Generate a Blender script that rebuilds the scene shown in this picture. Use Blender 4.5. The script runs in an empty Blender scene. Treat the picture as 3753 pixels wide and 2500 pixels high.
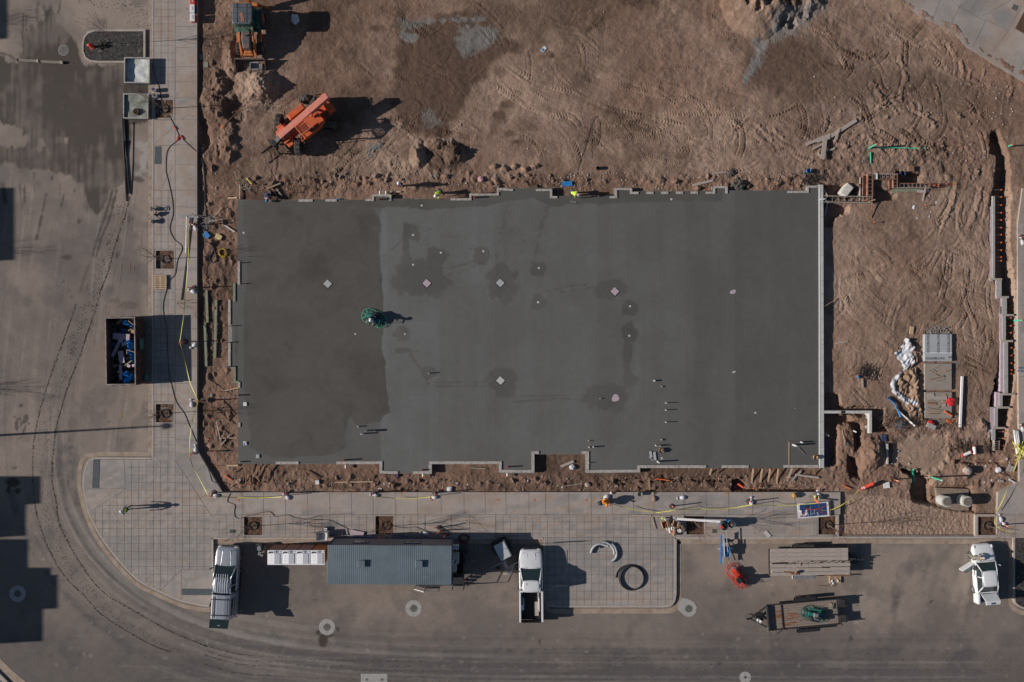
import bpy,bmesh,math,random
import numpy as np
from mathutils import Vector,Matrix
sc=bpy.context.scene
C=sc.collection
# ---- camera, world, sun, exposure
CAMH,FPX,CX,CY=68.0,3026.0,1876.5,1250.0
cam=bpy.data.objects.new('camera',bpy.data.cameras.new('camera'));C.objects.link(cam)
cam.location=(0,0,CAMH);cam.rotation_euler=(0,0,0)
cam.data.sensor_width=36;cam.data.lens=36*FPX/3753
cam.data.clip_start=1;cam.data.clip_end=3000
sc.camera=cam
EL,AZ=math.radians(24.0),math.radians(3.3)
sdir=Vector((math.cos(EL)*math.cos(AZ),math.cos(EL)*math.sin(AZ),-math.sin(EL)))
sun=bpy.data.lights.new('sun','SUN');sun.energy=4.8;sun.angle=math.radians(0.5);sun.color=(1,.925,.855)
so=bpy.data.objects.new('sun',sun);C.objects.link(so);so.rotation_euler=sdir.to_track_quat('-Z','Y').to_euler();so.location=(-60,-4,40)
w=bpy.data.worlds.new("World");sc.world=w;w.use_nodes=True
wn=w.node_tree;bg=wn.nodes['Background']
sky=wn.nodes.new('ShaderNodeTexSky');sky.sky_type='NISHITA';sky.sun_disc=False
sky.sun_elevation=EL;sky.sun_rotation=math.atan2(-sdir.x,-sdir.y);sky.altitude=1500
wn.links.new(sky.outputs[0],bg.inputs[0]);bg.inputs[1].default_value=0.055
sc.view_settings.view_transform='Standard';sc.view_settings.look='None'
sc.view_settings.exposure=0.0;sc.view_settings.gamma=1;sc.view_settings.use_curve_mapping=False
# ---- picture -> world helpers
def W(p,z=0.0):
 s=(CAMH-z)/FPX
 return Vector(((p[0]-CX)*s,(CY-p[1])*s,z))
def R(i,j):
 sx=2.5093 if i < 4 else 2.5086
 return lambda u,v:(750*i+u/sx,625*j+v/2.5088)
def Zm(x0,y0,s):return lambda u,v:(x0+u/s,y0+v/s)
PX=CAMH/FPX
rnd=random.Random(7)
# ---- materials
def srgb(r,g,b):
 f=lambda c:(c/12.92 if c <= .04045 else ((c+.055)/1.055)**2.4)
 return tuple(f(x/255.) for x in (r,g,b))
MATS={}
def M(name,col,rough=.7,metal=0.,var=.18,scale=4.,bump=0.,bscale=30.,coat=0.,dirt=0.,dcol=(.16,.10,.07),trans=0.,stretch=None,spec=.5):
 if name in MATS:return MATS[name]
 m=bpy.data.materials.new(name);m.use_nodes=True;nt=m.node_tree;N,L=nt.nodes,nt.links
 b=N['Principled BSDF'];b.inputs['Roughness'].default_value=rough;b.inputs['Metallic'].default_value=metal
 b.inputs['Coat Weight'].default_value=coat;b.inputs['Specular IOR Level'].default_value=spec
 if trans:b.inputs['Transmission Weight'].default_value=trans
 tc=N.new('ShaderNodeTexCoord');src=tc.outputs['Object']
 if stretch:
  mp=N.new('ShaderNodeMapping');mp.inputs['Scale'].default_value=stretch;L.new(src,mp.inputs[0]);src=mp.outputs[0]
 n1=N.new('ShaderNodeTexNoise');n1.inputs['Scale'].default_value=scale;n1.inputs['Detail'].default_value=6;L.new(src,n1.inputs[0])
 r1=N.new('ShaderNodeMapRange');r1.inputs[1].default_value=.3;r1.inputs[2].default_value=.7
 r1.inputs[3].default_value=1-var;r1.inputs[4].default_value=1+var;L.new(n1.outputs[0],r1.inputs[0])
 mx=N.new('ShaderNodeVectorMath');mx.operation='SCALE';mx.inputs[0].default_value=col;L.new(r1.outputs[0],mx.inputs['Scale'])
 out=mx.outputs[0]
 if dirt:
  n2=N.new('ShaderNodeTexNoise');n2.inputs['Scale'].default_value=scale*.6+.7;n2.inputs['Detail'].default_value=8;n2.inputs['Roughness'].default_value=.65;L.new(src,n2.inputs[0])
  r2=N.new('ShaderNodeMapRange');r2.inputs[1].default_value=.62-dirt*.3;r2.inputs[2].default_value=.75;L.new(n2.outputs[0],r2.inputs[0])
  mm=N.new('ShaderNodeMix');mm.data_type='RGBA';L.new(r2.outputs[0],mm.inputs[0]);L.new(out,mm.inputs[6]);mm.inputs[7].default_value=(*dcol,1)
  out=mm.outputs[2]
 L.new(out,b.inputs['Base Color'])
 if bump:
  n3=N.new('ShaderNodeTexNoise');n3.inputs['Scale'].default_value=bscale;n3.inputs['Detail'].default_value=5;L.new(src,n3.inputs[0])
  bp=N.new('ShaderNodeBump');bp.inputs['Strength'].default_value=bump;bp.inputs['Distance'].default_value=.05;L.new(n3.outputs[0],bp.inputs['Height']);L.new(bp.outputs[0],b.inputs['Normal'])
 MATS[name]=m;return m
# ---- objects
def props(o,label=None,cat=None,group=None,kind=None):
 if label:o['label']=label
 if cat:o['category']=cat
 if group:o['group']=group
 if kind:o['kind']=kind
 return o
def thing(name,label,cat,loc=(0,0,0),rz=0.,group=None):
 o=bpy.data.objects.new(name,None);o.empty_display_size=.3;C.objects.link(o)
 o.location=loc;o.rotation_euler=(0,0,rz)
 return props(o,label,cat,group)
def dup(root,loc,rz=None,label=None,group=None):
 r=root.copy();C.objects.link(r);r.location=loc
 if rz is not None:r.rotation_euler=(0,0,rz)
 if label:r['label']=label
 if group:r['group']=group
 for ch in list(root.children):
  c=ch.copy();C.objects.link(c);c.parent=r
  for g in list(ch.children):
   d=g.copy();C.objects.link(d);d.parent=c
 return r
V=lambda *a:Vector(a)
class MB:
 def __init__(s):s.v=[];s.f=[];s.m=[];s.cm=0
 def mat(s,i):s.cm=i;return s
 def add(s,vs,fs):
  n=len(s.v);s.v += [tuple(v) for v in vs];s.f += [tuple(i+n for i in f) for f in fs];s.m += [s.cm]*len(fs);return s
 def box(s,c,size,rz=0.,tx=1.,ty=1.,rx=0.,ry=0.):
  hx,hy,hz=size[0]/2,size[1]/2,size[2]/2
  vs=[V(-hx,-hy,-hz),V(hx,-hy,-hz),V(hx,hy,-hz),V(-hx,hy,-hz),V(-hx*tx,-hy*ty,hz),V(hx*tx,-hy*ty,hz),V(hx*tx,hy*ty,hz),V(-hx*tx,hy*ty,hz)]
  m=Matrix.Translation(Vector(c)) @ Matrix.Rotation(rz,4,'Z') @ Matrix.Rotation(ry,4,'Y') @ Matrix.Rotation(rx,4,'X')
  return s.add([m @ v for v in vs],[(0,3,2,1),(4,5,6,7),(0,1,5,4),(1,2,6,5),(2,3,7,6),(3,0,4,7)])
 def bar(s,p0,p1,w,h=None):
  p0,p1=Vector(p0),Vector(p1);h=h or w;d=p1-p0;l=d.length
  if l < 1e-6:return s
  q=d.to_track_quat('X','Z');hx,hy,hz=l/2,w/2,h/2;c=(p0+p1)/2
  vs=[c+q @ V(a*hx,b*hy,e*hz) for e in (-1,1) for a,b in ((-1,-1),(1,-1),(1,1),(-1,1))]
  return s.add(vs,[(0,3,2,1),(4,5,6,7),(0,1,5,4),(1,2,6,5),(2,3,7,6),(3,0,4,7)])
 def cyl(s,p0,p1,r0,r1=None,n=12,caps=True,cap1=True):
  p0,p1=Vector(p0),Vector(p1);r1=r0 if r1 is None else r1;q=(p1-p0).to_track_quat('Z','X');vs=[]
  for p,r in ((p0,r0),(p1,r1)):vs += [p+q @ V(math.cos(2*math.pi*k/n)*r,math.sin(2*math.pi*k/n)*r,0) for k in range(n)]
  fs=[(k,(k+1) % n,n+(k+1) % n,n+k) for k in range(n)]
  if caps:fs.append(tuple(range(n))[::-1])
  if caps and cap1:fs.append(tuple(range(n,2*n)))
  return s.add(vs,fs)
 def tube(s,pts,r,n=6,closed=False,taper=None):
  pts=[Vector(p) for p in pts];N=len(pts);vs=[];fs=[]
  for i,p in enumerate(pts):
   a=pts[(i-1) % N] if (closed or i > 0) else p;b=pts[(i+1) % N] if (closed or i < N-1) else p
   q=((b-a) if (b-a).length > 1e-7 else V(0,0,1)).to_track_quat('Y','Z');rr=r if taper is None else r*(1+(taper-1)*i/max(1,N-1))
   vs += [p+q @ V(math.cos(2*math.pi*k/n)*rr,0,math.sin(2*math.pi*k/n)*rr) for k in range(n)]
  for i in range(N if closed else N-1):
   j=(i+1) % N
   fs += [(i*n+k,i*n+(k+1) % n,j*n+(k+1) % n,j*n+k) for k in range(n)]
  if not closed:fs += [tuple(range(n)),tuple(range((N-1)*n,N*n))[::-1]]
  return s.add(vs,fs)
 def prism(s,poly,z0,z1):
  n=len(poly);a=sum(poly[i][0]*poly[(i+1) % n][1]-poly[(i+1) % n][0]*poly[i][1] for i in range(n))
  if a < 0:poly=poly[::-1]
  vs=[V(p[0],p[1],z0) for p in poly]+[V(p[0],p[1],z1) for p in poly]
  return s.add(vs,[tuple(range(n))[::-1],tuple(range(n,2*n))]+[(k,(k+1) % n,n+(k+1) % n,n+k) for k in range(n)])
 def loft(s,rings,closed=True,caps=True):
  n=len(rings[0]);vs=[Vector(p) for r in rings for p in r];fs=[]
  for i in range(len(rings)-1):
   for k in range(n if closed else n-1):
    k2=(k+1) % n;fs.append((i*n+k,i*n+k2,(i+1)*n+k2,(i+1)*n+k))
  if caps:fs += [tuple(range(n))[::-1],tuple(range((len(rings)-1)*n,len(rings)*n))]
  return s.add(vs,fs)
 def ball(s,c,r,n=10,m=6,jit=0.,sq=1.,rng=None):
  c=Vector(c);r=r if isinstance(r,(tuple,list)) else (r,r,r*sq);vs=[];rng=rng or rnd
  for i in range(1,m):
   t=math.pi*i/m
   for k in range(n):
    p=2*math.pi*k/n;j=1+(rng.random()-.5)*jit
    vs.append(c+V(math.sin(t)*math.cos(p)*r[0]*j,math.sin(t)*math.sin(p)*r[1]*j,math.cos(t)*r[2]*j))
  vs += [c+V(0,0,r[2]),c-V(0,0,r[2])];fs=[]
  for i in range(m-2):fs += [(i*n+k,(i+1)*n+k,(i+1)*n+(k+1) % n,i*n+(k+1) % n) for k in range(n)]
  fs += [((m-1)*n,k,(k+1) % n) for k in range(n)]+[((m-1)*n+1,(m-2)*n+(k+1) % n,(m-2)*n+k) for k in range(n)]
  return s.add(vs,fs)
 def build(s,name,mats,parent=None,loc=None,rz=None,smooth=False,bevel=0.,sub=0,label=None,cat=None,group=None,kind=None):
  me=bpy.data.meshes.new(name);me.from_pydata(s.v,[],s.f)
  if not isinstance(mats,(list,tuple)):mats=[mats]
  for m in mats:me.materials.append(m)
  if len(mats) > 1:me.polygons.foreach_set('material_index',s.m)
  if smooth:
   me.polygons.foreach_set('use_smooth',[True]*len(me.polygons))
  me.update();o=bpy.data.objects.new(name,me);C.objects.link(o)
  if parent:o.parent=parent
  if loc is not None:o.location=loc
  if rz is not None:o.rotation_euler=(0,0,rz)
  if bevel:
   b=o.modifiers.new('bevel','BEVEL');b.width=bevel;b.segments=2;b.limit_method='ANGLE'
  if sub:
   b=o.modifiers.new('sub','SUBSURF');b.levels=sub;b.render_levels=sub
  return props(o,label,cat,group,kind)
def rect_c(pts,z=0.):
 return W(((pts[0]+pts[2])/2,(pts[1]+pts[3])/2),z)
# ---- numpy painting on picture-space grids
_lat=np.random.RandomState(3).rand(8,256,256).astype(np.float32)
def vn(x,y,s,k=0):
 x=x/s;y=y/s;xi=np.floor(x).astype(int);yi=np.floor(y).astype(int);fx=x-xi;fy=y-yi
 fx=fx*fx*(3-2*fx);fy=fy*fy*(3-2*fy);L=_lat[k % 8];a,b,c,d=xi & 255,(xi+1) & 255,yi & 255,(yi+1) & 255
 return (L[c,a]*(1-fx)+L[c,b]*fx)*(1-fy)+(L[d,a]*(1-fx)+L[d,b]*fx)*fy-.5
def fbm(x,y,s,k=0,o=4,g=.5):
 r=0;a=1.
 for i in range(o):r=r+a*vn(x+37*i,y+91*i,s,k+i);a *= g;s /= 2.03
 return r
def sdpoly(X,Y,poly):
 d=np.full(X.shape,1e18);ins=np.zeros(X.shape,bool);n=len(poly)
 for i in range(n):
  x0,y0=poly[i];x1,y1=poly[(i+1) % n];ex,ey=x1-x0,y1-y0
  wx,wy=X-x0,Y-y0;t=np.clip((wx*ex+wy*ey)/(ex*ex+ey*ey+1e-9),0,1)
  d=np.minimum(d,(wx-ex*t)**2+(wy-ey*t)**2)
  c=((y0 <= Y) & (y1 > Y)) | ((y1 <= Y) & (y0 > Y))
  with np.errstate(divide='ignore',invalid='ignore'):ins ^= c & (X < x0+(Y-y0)/(ey if ey else 1e-9)*ex)
 d=np.sqrt(d);return np.where(ins,-d,d)
def sdline(X,Y,pl):
 d=np.full(X.shape,1e18);S=np.zeros(X.shape);side=np.zeros(X.shape);acc=0.
 for i in range(len(pl)-1):
  x0,y0=pl[i];x1,y1=pl[i+1];ex,ey=x1-x0,y1-y0;L=math.hypot(ex,ey)+1e-9
  wx,wy=X-x0,Y-y0;t=np.clip((wx*ex+wy*ey)/(L*L),0,1);dd=(wx-ex*t)**2+(wy-ey*t)**2
  m=dd < d;d=np.where(m,dd,d);S=np.where(m,acc+t*L,S);side=np.where(m,np.sign(wx*ey-wy*ex),side);acc += L
 return np.sqrt(d),S,side,acc
def sst(a,b,x):
 t=np.clip((x-a)/(b-a),0,1);return t*t*(3-2*t)
class Field:
 def __init__(s,xs,ys):
  s.xs,s.ys=np.asarray(xs,float),np.asarray(ys,float);s.X,s.Y=np.meshgrid(s.xs,s.ys);s.l={}
 def layer(s,n,v=0.):s.l[n]=np.full(s.X.shape,v,float);return s.l[n]
 def win(s,pts,m):
  a=[p[0] for p in pts];b=[p[1] for p in pts]
  i0,i1=np.searchsorted(s.xs,[min(a)-m,max(a)+m]);j0,j1=np.searchsorted(s.ys,[min(b)-m,max(b)+m])
  return (slice(j0,j1),slice(i0,i1))
 def poly(s,n,poly,val,soft=6.,warp=0.,ws=30.,mode='mix',k=0,wy=1.):
  w_=s.win(poly,soft+warp+4);X,Y=s.X[w_],s.Y[w_]
  if X.size == 0:return
  d=sdpoly(X,Y,poly)
  if warp:d=d+warp*2*fbm(X,Y/wy,ws,k,4,.6)
  a=1-sst(-soft/2,soft/2,d);L=s.l[n]
  if mode == 'mix':L[w_]=L[w_]*(1-a)+val*a
  elif mode == 'add':L[w_] += val*a
  elif mode == 'max':L[w_]=np.maximum(L[w_],val*a)
 def ell(s,n,cx,cy,rx,ry,val,soft=.3,warp=0.,ws=20.,mode='add',rot=0.,k=0,dome=False):
  r=max(rx,ry);w_=s.win([(cx,cy)],r*1.5+warp);X,Y=s.X[w_],s.Y[w_]
  if X.size == 0:return
  c,q=math.cos(rot),math.sin(rot);dx,dy=X-cx,Y-cy
  d=np.sqrt(((dx*c+dy*q)/rx)**2+((-dx*q+dy*c)/ry)**2)
  if warp:d=d+warp/r*2*fbm(X,Y,ws,k,4,.6)
  a=np.clip(1-d,0,1)**.9 if dome else 1-sst(1-soft,1+soft,d)
  L=s.l[n]
  if mode == 'add':L[w_] += val*a
  else:L[w_]=L[w_]*(1-a)+val*a
 def stroke(s,n,pl,wd,val,soft=3.,mode='add',warp=0.,ends=10.):
  w_=s.win(pl,wd+soft+warp+4);X,Y=s.X[w_],s.Y[w_]
  if X.size == 0:return
  d,S,side,T=sdline(X,Y,pl)
  if warp:d=d+warp*2*fbm(X,Y,14,2)
  a=(1-sst(wd/2-soft/2,wd/2+soft/2,d))*np.clip((S+1)/ends,0,1)*np.clip((T-S+1)/ends,0,1);L=s.l[n]
  if mode == 'add':L[w_] += val*a
  elif mode == 'max':L[w_]=np.maximum(L[w_],val*a)
  else:L[w_]=L[w_]*(1-a)+val*a
 def tread(s,n,pl,wd,depth,period=11.,rim=.5,chev=1.,ends=25.):
  w_=s.win(pl,wd+8);X,Y=s.X[w_],s.Y[w_]
  if X.size == 0:return
  d,S,side,T=sdline(X,Y,pl);g=fbm(X,Y,60,4,2)
  a=(1-sst(wd/2-2,wd/2+1,d))*np.clip(S/ends,0,1)*np.clip((T-S)/ends,0,1)
  lug=np.sin(2*math.pi*(S+chev*d)/period+side*.8)
  s.l[n][w_] += a*depth*(-.25+lug*.75*np.clip(.62+g*2.8,0,1.3))
  rr=np.exp(-((d-wd/2-1.5)/2.2)**2)*np.clip(S/ends,0,1)*np.clip((T-S)/ends,0,1)
  s.l[n][w_] += rr*depth*rim
 def mesh(s,name,zf,mask=None,mats=(),attrs=(),warp=None,parent=None,zs=0.):
  ny,nx=s.X.shape;Z=zf if isinstance(zf,np.ndarray) else np.full(s.X.shape,float(zf))
  X,Y=(s.X,s.Y) if warp is None else warp(s.X,s.Y)
  sca=(CAMH-zs)/FPX;co=np.stack([(X-CX)*sca,(CY-Y)*sca,Z],-1).reshape(-1,3).astype(np.float32)
  idx=np.arange(nx*ny).reshape(ny,nx);q=np.stack([idx[1:,:-1],idx[1:,1:],idx[:-1,1:],idx[:-1,:-1]],-1)
  if mask is not None:q=q[mask]
  q=q.reshape(-1,4);used=np.zeros(nx*ny,bool);used[q.ravel()]=True
  remap=np.cumsum(used)-1;q=remap[q];co=co[used];nf=len(q)
  me=bpy.data.meshes.new(name);me.vertices.add(len(co));me.vertices.foreach_set('co',co.ravel())
  me.loops.add(nf*4);me.loops.foreach_set('vertex_index',q.ravel().astype(np.int32))
  me.polygons.add(nf);me.polygons.foreach_set('loop_start',np.arange(0,nf*4,4,dtype=np.int32))
  me.polygons.foreach_set('use_smooth',np.ones(nf,bool));me.update(calc_edges=True)
  for a in attrs:
   at=me.attributes.new(a,'FLOAT','POINT');at.data.foreach_set('value',s.l[a].reshape(-1)[used].astype(np.float32))
  for m in mats:me.materials.append(m)
  o=bpy.data.objects.new(name,me);C.objects.link(o);o.parent=parent;return o
def attrmat(name,base,layers,rough=.85,big=(.12,.35),fine=(.18,18.),bump=.4,bscale=14.,wetrough=None,mid=(.10,3.)):
 """base colour, then mixes towards layer colours by mesh attribute; broken up by noise at three scales"""
 m=bpy.data.materials.new(name);m.use_nodes=True;nt=m.node_tree;N,L=nt.nodes,nt.links;b=N['Principled BSDF']
 b.inputs['Roughness'].default_value=rough;b.inputs['Specular IOR Level'].default_value=.3
 tc=N.new('ShaderNodeTexCoord')
 def noise(s,d=5,r=.55):
  n=N.new('ShaderNodeTexNoise');n.inputs['Scale'].default_value=s;n.inputs['Detail'].default_value=d;n.inputs['Roughness'].default_value=r;L.new(tc.outputs['Object'],n.inputs[0]);return n.outputs[0]
 cur=N.new('ShaderNodeRGB');cur.outputs[0].default_value=(*base,1);cur=cur.outputs[0]
 for an,col,*opt in layers:
  a=N.new('ShaderNodeAttribute');a.attribute_name=an;f=a.outputs['Fac']
  mm=N.new('ShaderNodeMix');mm.data_type='RGBA';L.new(f,mm.inputs[0]);L.new(cur,mm.inputs[6]);mm.inputs[7].default_value=(*col,1);cur=mm.outputs[2]
 fac=None
 for amp,s in (big and (big[0],big[1]),mid,fine):
  r=N.new('ShaderNodeMapRange');r.inputs[1].default_value=.25;r.inputs[2].default_value=.75;r.inputs[3].default_value=1-amp;r.inputs[4].default_value=1+amp;L.new(noise(s),r.inputs[0])
  if fac is None:fac=r.outputs[0]
  else:
   mu=N.new('ShaderNodeMath');mu.operation='MULTIPLY';L.new(fac,mu.inputs[0]);L.new(r.outputs[0],mu.inputs[1]);fac=mu.outputs[0]
 sc_=N.new('ShaderNodeVectorMath');sc_.operation='SCALE';L.new(cur,sc_.inputs[0]);L.new(fac,sc_.inputs['Scale']);L.new(sc_.outputs[0],b.inputs['Base Color'])
 if wetrough:
  a=N.new('ShaderNodeAttribute');a.attribute_name='wet';r=N.new('ShaderNodeMapRange');r.inputs[3].default_value=rough;r.inputs[4].default_value=wetrough;L.new(a.outputs['Fac'],r.inputs[0]);L.new(r.outputs[0],b.inputs['Roughness'])
 if bump:
  bp=N.new('ShaderNodeBump');bp.inputs['Strength'].default_value=bump;bp.inputs['Distance'].default_value=.04;L.new(noise(bscale,6,.6),bp.inputs['Height']);L.new(bp.outputs[0],b.inputs['Normal'])
 return m
def curve(*p,n=4):
 out=[]
 for i in range(len(p)-1):
  a,b=p[max(i-1,0)],p[i];c,d=p[i+1],p[min(i+2,len(p)-1)]
  for k in range(n):
   t=k/n;out.append(tuple(.5*((2*b[q])+(-a[q]+c[q])*t+(2*a[q]-5*b[q]+4*c[q]-d[q])*t*t+(-a[q]+3*b[q]-3*c[q]+d[q])*t**3) for q in (0,1)))
 return out+[tuple(p[-1])]
# ==== GROUND: bare dirt, one height field
A0,A1,A2,A3,A4=[R(i,0) for i in range(5)]
B0,B1,B2,B3,B4=[R(i,1) for i in range(5)]
C0,C1,C2,C3,C4=[R(i,2) for i in range(5)]
D0,D1,D2,D3,D4=[R(i,3) for i in range(5)]
def TT(f,*uv):return [f(*p) for p in uv]
DIRT=[(722,-60),(722,1650),(750,1697),(815,1804),(3082,1804),(3082,1887),(3074,1890),(3074,1967),(3575,1967),(3575,1884),(3657,1884),(3657,1806),(3737,1764),(3733,820),(3748,690),(3810,690),(3810,285+24),(3638,205),(3546,150),(3502,100),(3379,46),(3300,-5),(3200,-60)]
far=[4200,5500,9000,20000]
G=Field([-20000,-9000,-4000,-1500,-300,300,690]+list(np.arange(700,3800,2.6))+far,[-20000,-9000,-4000,-1500,-300,-60]+list(np.arange(-30,1990,2.6))+[2300,3000,5000,9000,20000])
H=G.layer('h',0.)
for n_ in ('moist_shade','grey','tan','red'):G.layer(n_)
X,Y=G.X,G.Y
H += -.07+.10*fbm(X,Y,260,0,3)+.05*fbm(X,Y,60,2,4)+.022*fbm(X,Y,14,4,3,.7)
G.l['moist_shade'] += np.clip(.15+1.1*fbm(X,Y,420,1,5,.6),0,.6)*np.where(X > 3060,.5,1)+np.clip(.7*fbm(X,Y,50,5,5,.7),-.05,.3)+np.clip(.8*fbm(X,Y,190,2,5,.65),0,.4)
G.l['red'] += np.clip(.1+1.5*fbm(X,Y,300,5,5,.6),0,1)
G.l['tan'] += np.clip(.05+1.5*fbm(X,Y,330,6,5,.6),0,.8)
G.poly('h',[(722,-60),(722,1650),(750,1697),(815,1804),(836,1804),(770,1690),(740,1640),(740,-60)],-.07,8,2,20,'add')
G.poly('h',TT(B1,(0,150),(300,150),(300,1568),(0,1568))+[(870,1250)],-.06,30,10,30,'add')
rough=G.layer('rough',.0)
for p in ([(725,-40),(900,-40),(930,300),(860,520),(880,730),(870,1240),(835,1300),(870,1700),(1400,1740),(2400,1740),(2990,1730),(3060,1800),(815,1804),(725,1660)],
          [(860,640),(1500,600),(2000,640),(2900,640),(3080,470),(3640,560),(3640,640),(3100,740),(3000,700),(1800,690),(880,730)],
          [(3000,1500),(3300,1560),(3500,1560),(3700,1500),(3740,1760),(3600,1870),(3400,1850),(3080,1800),(3000,1720)]):
 G.poly('rough',p,1.,60,20,50,'max')
west=np.where(X < 900,.45,np.where(X > 3040,.75,.8))
H += west*rough*(.13*fbm(X,Y,34,1,4,.6)+.05*fbm(X,Y,9,3,2))
H += west*rough*.12*np.clip(fbm(X,Y,22,6,2)-.12,0,1)*2
H += .02*fbm(X,Y,6,5,2)*np.clip(.5+2*fbm(X,Y,150,6,2),0,1)
G.poly('moist_shade',TT(A2,(-120,0),(0,180),(330,130),(600,100),(760,180),(900,300),(1040,400),(1000,480),(760,560),(690,700),(560,860),(500,960),(360,1240),(0,1260),(-200,1000),(-120,500),(-100,200)),.95,30,14,50)
G.poly('moist_shade',TT(A2,(500,0),(1600,0),(1400,300),(1100,420),(820,240)),.75,90,20,60)
G.poly('moist_shade',TT(A3,(1200,360),(1480,330),(1882,330),(2100,700),(1850,880),(1600,800),(1200,800),(1180,600)),.85,80,20,60)
G.poly('moist_shade',TT(A4,(0,600),(560,660),(800,620),(1300,700),(1700,900),(1600,1150),(1100,1000),(560,980),(0,900)),.6,80,20,60)
for f,u,v,rx,ry,val in ((A1,1580,260,30,14,.8),(A1,940,820,60,40,.6),(A1,1500,900,110,25,.7),(A0,1850,900,8,60,1),(A2,840,650,20,18,.7),(A2,830,1060,25,24,.9),(A2,900,960,30,16,.8),(A2,780,1180,20,25,.5),(A2,980,1300,26,9,.8),(A2,930,1230,24,10,.7),(A2,1130,1180,18,12,.6),(A2,230,1230,45,12,.9),(A3,200,500,60,70,.4),(A3,1870,620,20,14,.9),(B4,660,700,60,40,.5),(B4,860,480,50,12,.6),(B4,1170,1290,46,20,.7),(B4,1500,850,12,18,.6),(B4,1500,1110,12,12,.7),(B1,260,1500,20,60,.8),(B1,170,1250,20,30,.8),(C1,1200,1290,26,14,1.),(C1,1230,1340,40,10,.9),(C2,600,1200,14,40,.8)):
 G.ell('moist_shade',*f(u,v),rx,ry,val,.6,8,20,'mix')
G.poly('grey',TT(A2,(-110,160),(60,170),(150,200),(40,270),(-60,300)),.6,16,8,16)
G.poly('grey',TT(A2,(-80,280),(60,310),(100,350),(40,390),(-40,380),(-90,330)),.9,10,5,16)
G.poly('grey',TT(A2,(40,180),(330,160),(700,150),(690,190),(300,200),(110,210)),.7,12,8,14)
G.poly('grey',TT(A2,(440,260),(740,220),(830,320),(780,390),(620,470),(500,520),(440,450)),.85,30,14,18)
G.poly('grey',TT(A2,(110,1080),(190,990),(300,1120),(180,1180)),.6,30,10,18)
G.poly('grey',TT(A3,(1290,370),(1420,380),(1400,450),(1340,620),(1200,760),(1190,700),(1260,560),(1300,480)),1.,20,8,18)
G.poly('grey',Zm(940,320,4.359)(1780,950) and TT(Zm(940,320,4.359),(1760,1000),(1790,950),(1870,910),(1960,880),(2020,900),(1980,960),(1890,1000),(1830,1030),(1830,1110),(1790,1100),(1760,1120)),1.3,4,4,10)
G.poly('h',TT(Zm(940,320,4.359),(1770,1000),(1880,910),(1960,890),(2010,910),(1890,1000),(1830,1100),(1770,1110)),.06,6,4,8,'add')
G.poly('moist_shade',TT(A1,(-290,850),(-60,700),(60,1000),(-50,1568),(-290,1568)),.35,60)
G.poly('tan',TT(A1,(200,640),(470,700),(640,830),(700,960),(600,1050),(460,990),(340,900),(330,760)),.9,20,6,20)
G.poly('tan',TT(A2,(540,840),(760,740),(900,560),(1200,700),(1500,1000),(1300,1100),(900,1100),(640,1000)),.75,80,20,50)
G.poly('tan',TT(A4,(1690,1300),(1840,1250),(1830,1568),(1740,1568)),1.1,10,3)
G.poly('tan',TT(B4,(1030,240),(940,70),(1180,10),(1280,90),(1230,280),(1170,400),(1060,360)),1.2,14,6)
G.poly('tan',TT(B4,(1740,0),(1830,0),(1840,400),(1820,800),(1840,1568),(1790,1568),(1760,900)),1.2,8,3)
G.poly('tan',[(3084,1808),(3340,1830),(3574,1884),(3574,1967),(3082,1967)],.55,10)
G.poly('tan',TT(C4,(1100,1120),(1260,1160),(1260,1350),(1060,1340),(1020,1250)),1.3,14,6)
G.poly('tan',TT(C4,(1400,1350),(1640,1330),(1650,1568),(1400,1568)),1.,20,6)
G.poly('tan',TT(C4,(1770,0),(1840,0),(1840,700),(1760,1000),(1700,1150),(1680,900)),1.0,14,6)
G.poly('grey',TT(C4,(980,720),(1250,730),(1240,810),(1060,800)),.6,14,6,14)
G.poly('grey',TT(C4,(1240,170),(1330,200),(1290,230),(1240,240)),.6,10,6,14)
G.poly('grey',TT(B4,(980,1500),(1020,1440),(1200,1440),(1240,1510)),.6,10,6,14)
def mound(f,u,v,rx,ry,h,wob=.35,rot=0.,k=0,tx=.3):
 cx,cy=f(u,v);w_=G.win([(cx,cy)],max(rx,ry)*1.6);X_,Y_=G.X[w_],G.Y[w_]
 c,q=math.cos(rot),math.sin(rot);dx,dy=X_-cx,Y_-cy
 d=np.sqrt(((dx*c+dy*q)/rx)**2+((-dx*q+dy*c)/ry)**2)+wob*fbm(X_,Y_,max(rx,ry)*.7,k,4,.6)
 G.l['h'][w_] += h*np.clip(1-d,0,1)**.85*(1+tx*fbm(X_,Y_,12,k+1,3))
def pit(poly,z,soft=10,warp=4,ws=16):G.poly('h',poly,z,soft,warp,ws,'mix')
mound(A1,430,780,70,60,.35,.5,0,1);mound(A1,540,800,62,72,.8,.4,.2,2);mound(A1,510,900,52,62,.35,.4,0,3)
mound(A1,250,500,30,80,.55,.5,0,4);mound(A1,60,900,55,60,.4,.6,0,5);mound(A1,130,760,40,45,.5,.6,0,6)
G.poly('h',TT(A1,(200,900),(340,900),(360,1100),(280,1140),(190,1080)),-.4,16,6,20,'add')
G.poly('h',TT(A1,(-60,1100),(10,1080),(60,1300),(0,1400)),-.3,16,6,20,'add')
mound(A1,220,1300,40,80,.4,.6,.1,7)
mound(A3,1300,20,125,138,1.25,.10,0,8,.05);mound(A3,1560,80,75,85,.6,.3,0,9,.2);mound(A3,1790,20,60,60,.55,.6,0,1)
for u,v,a in ((1230,20,12),(1300,85,10),(1410,25,14),(1560,190,16),(1640,210,14)):G.ell('h',*A3(u,v),a,a*1.3,-.35,.6,6,10)
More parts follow.
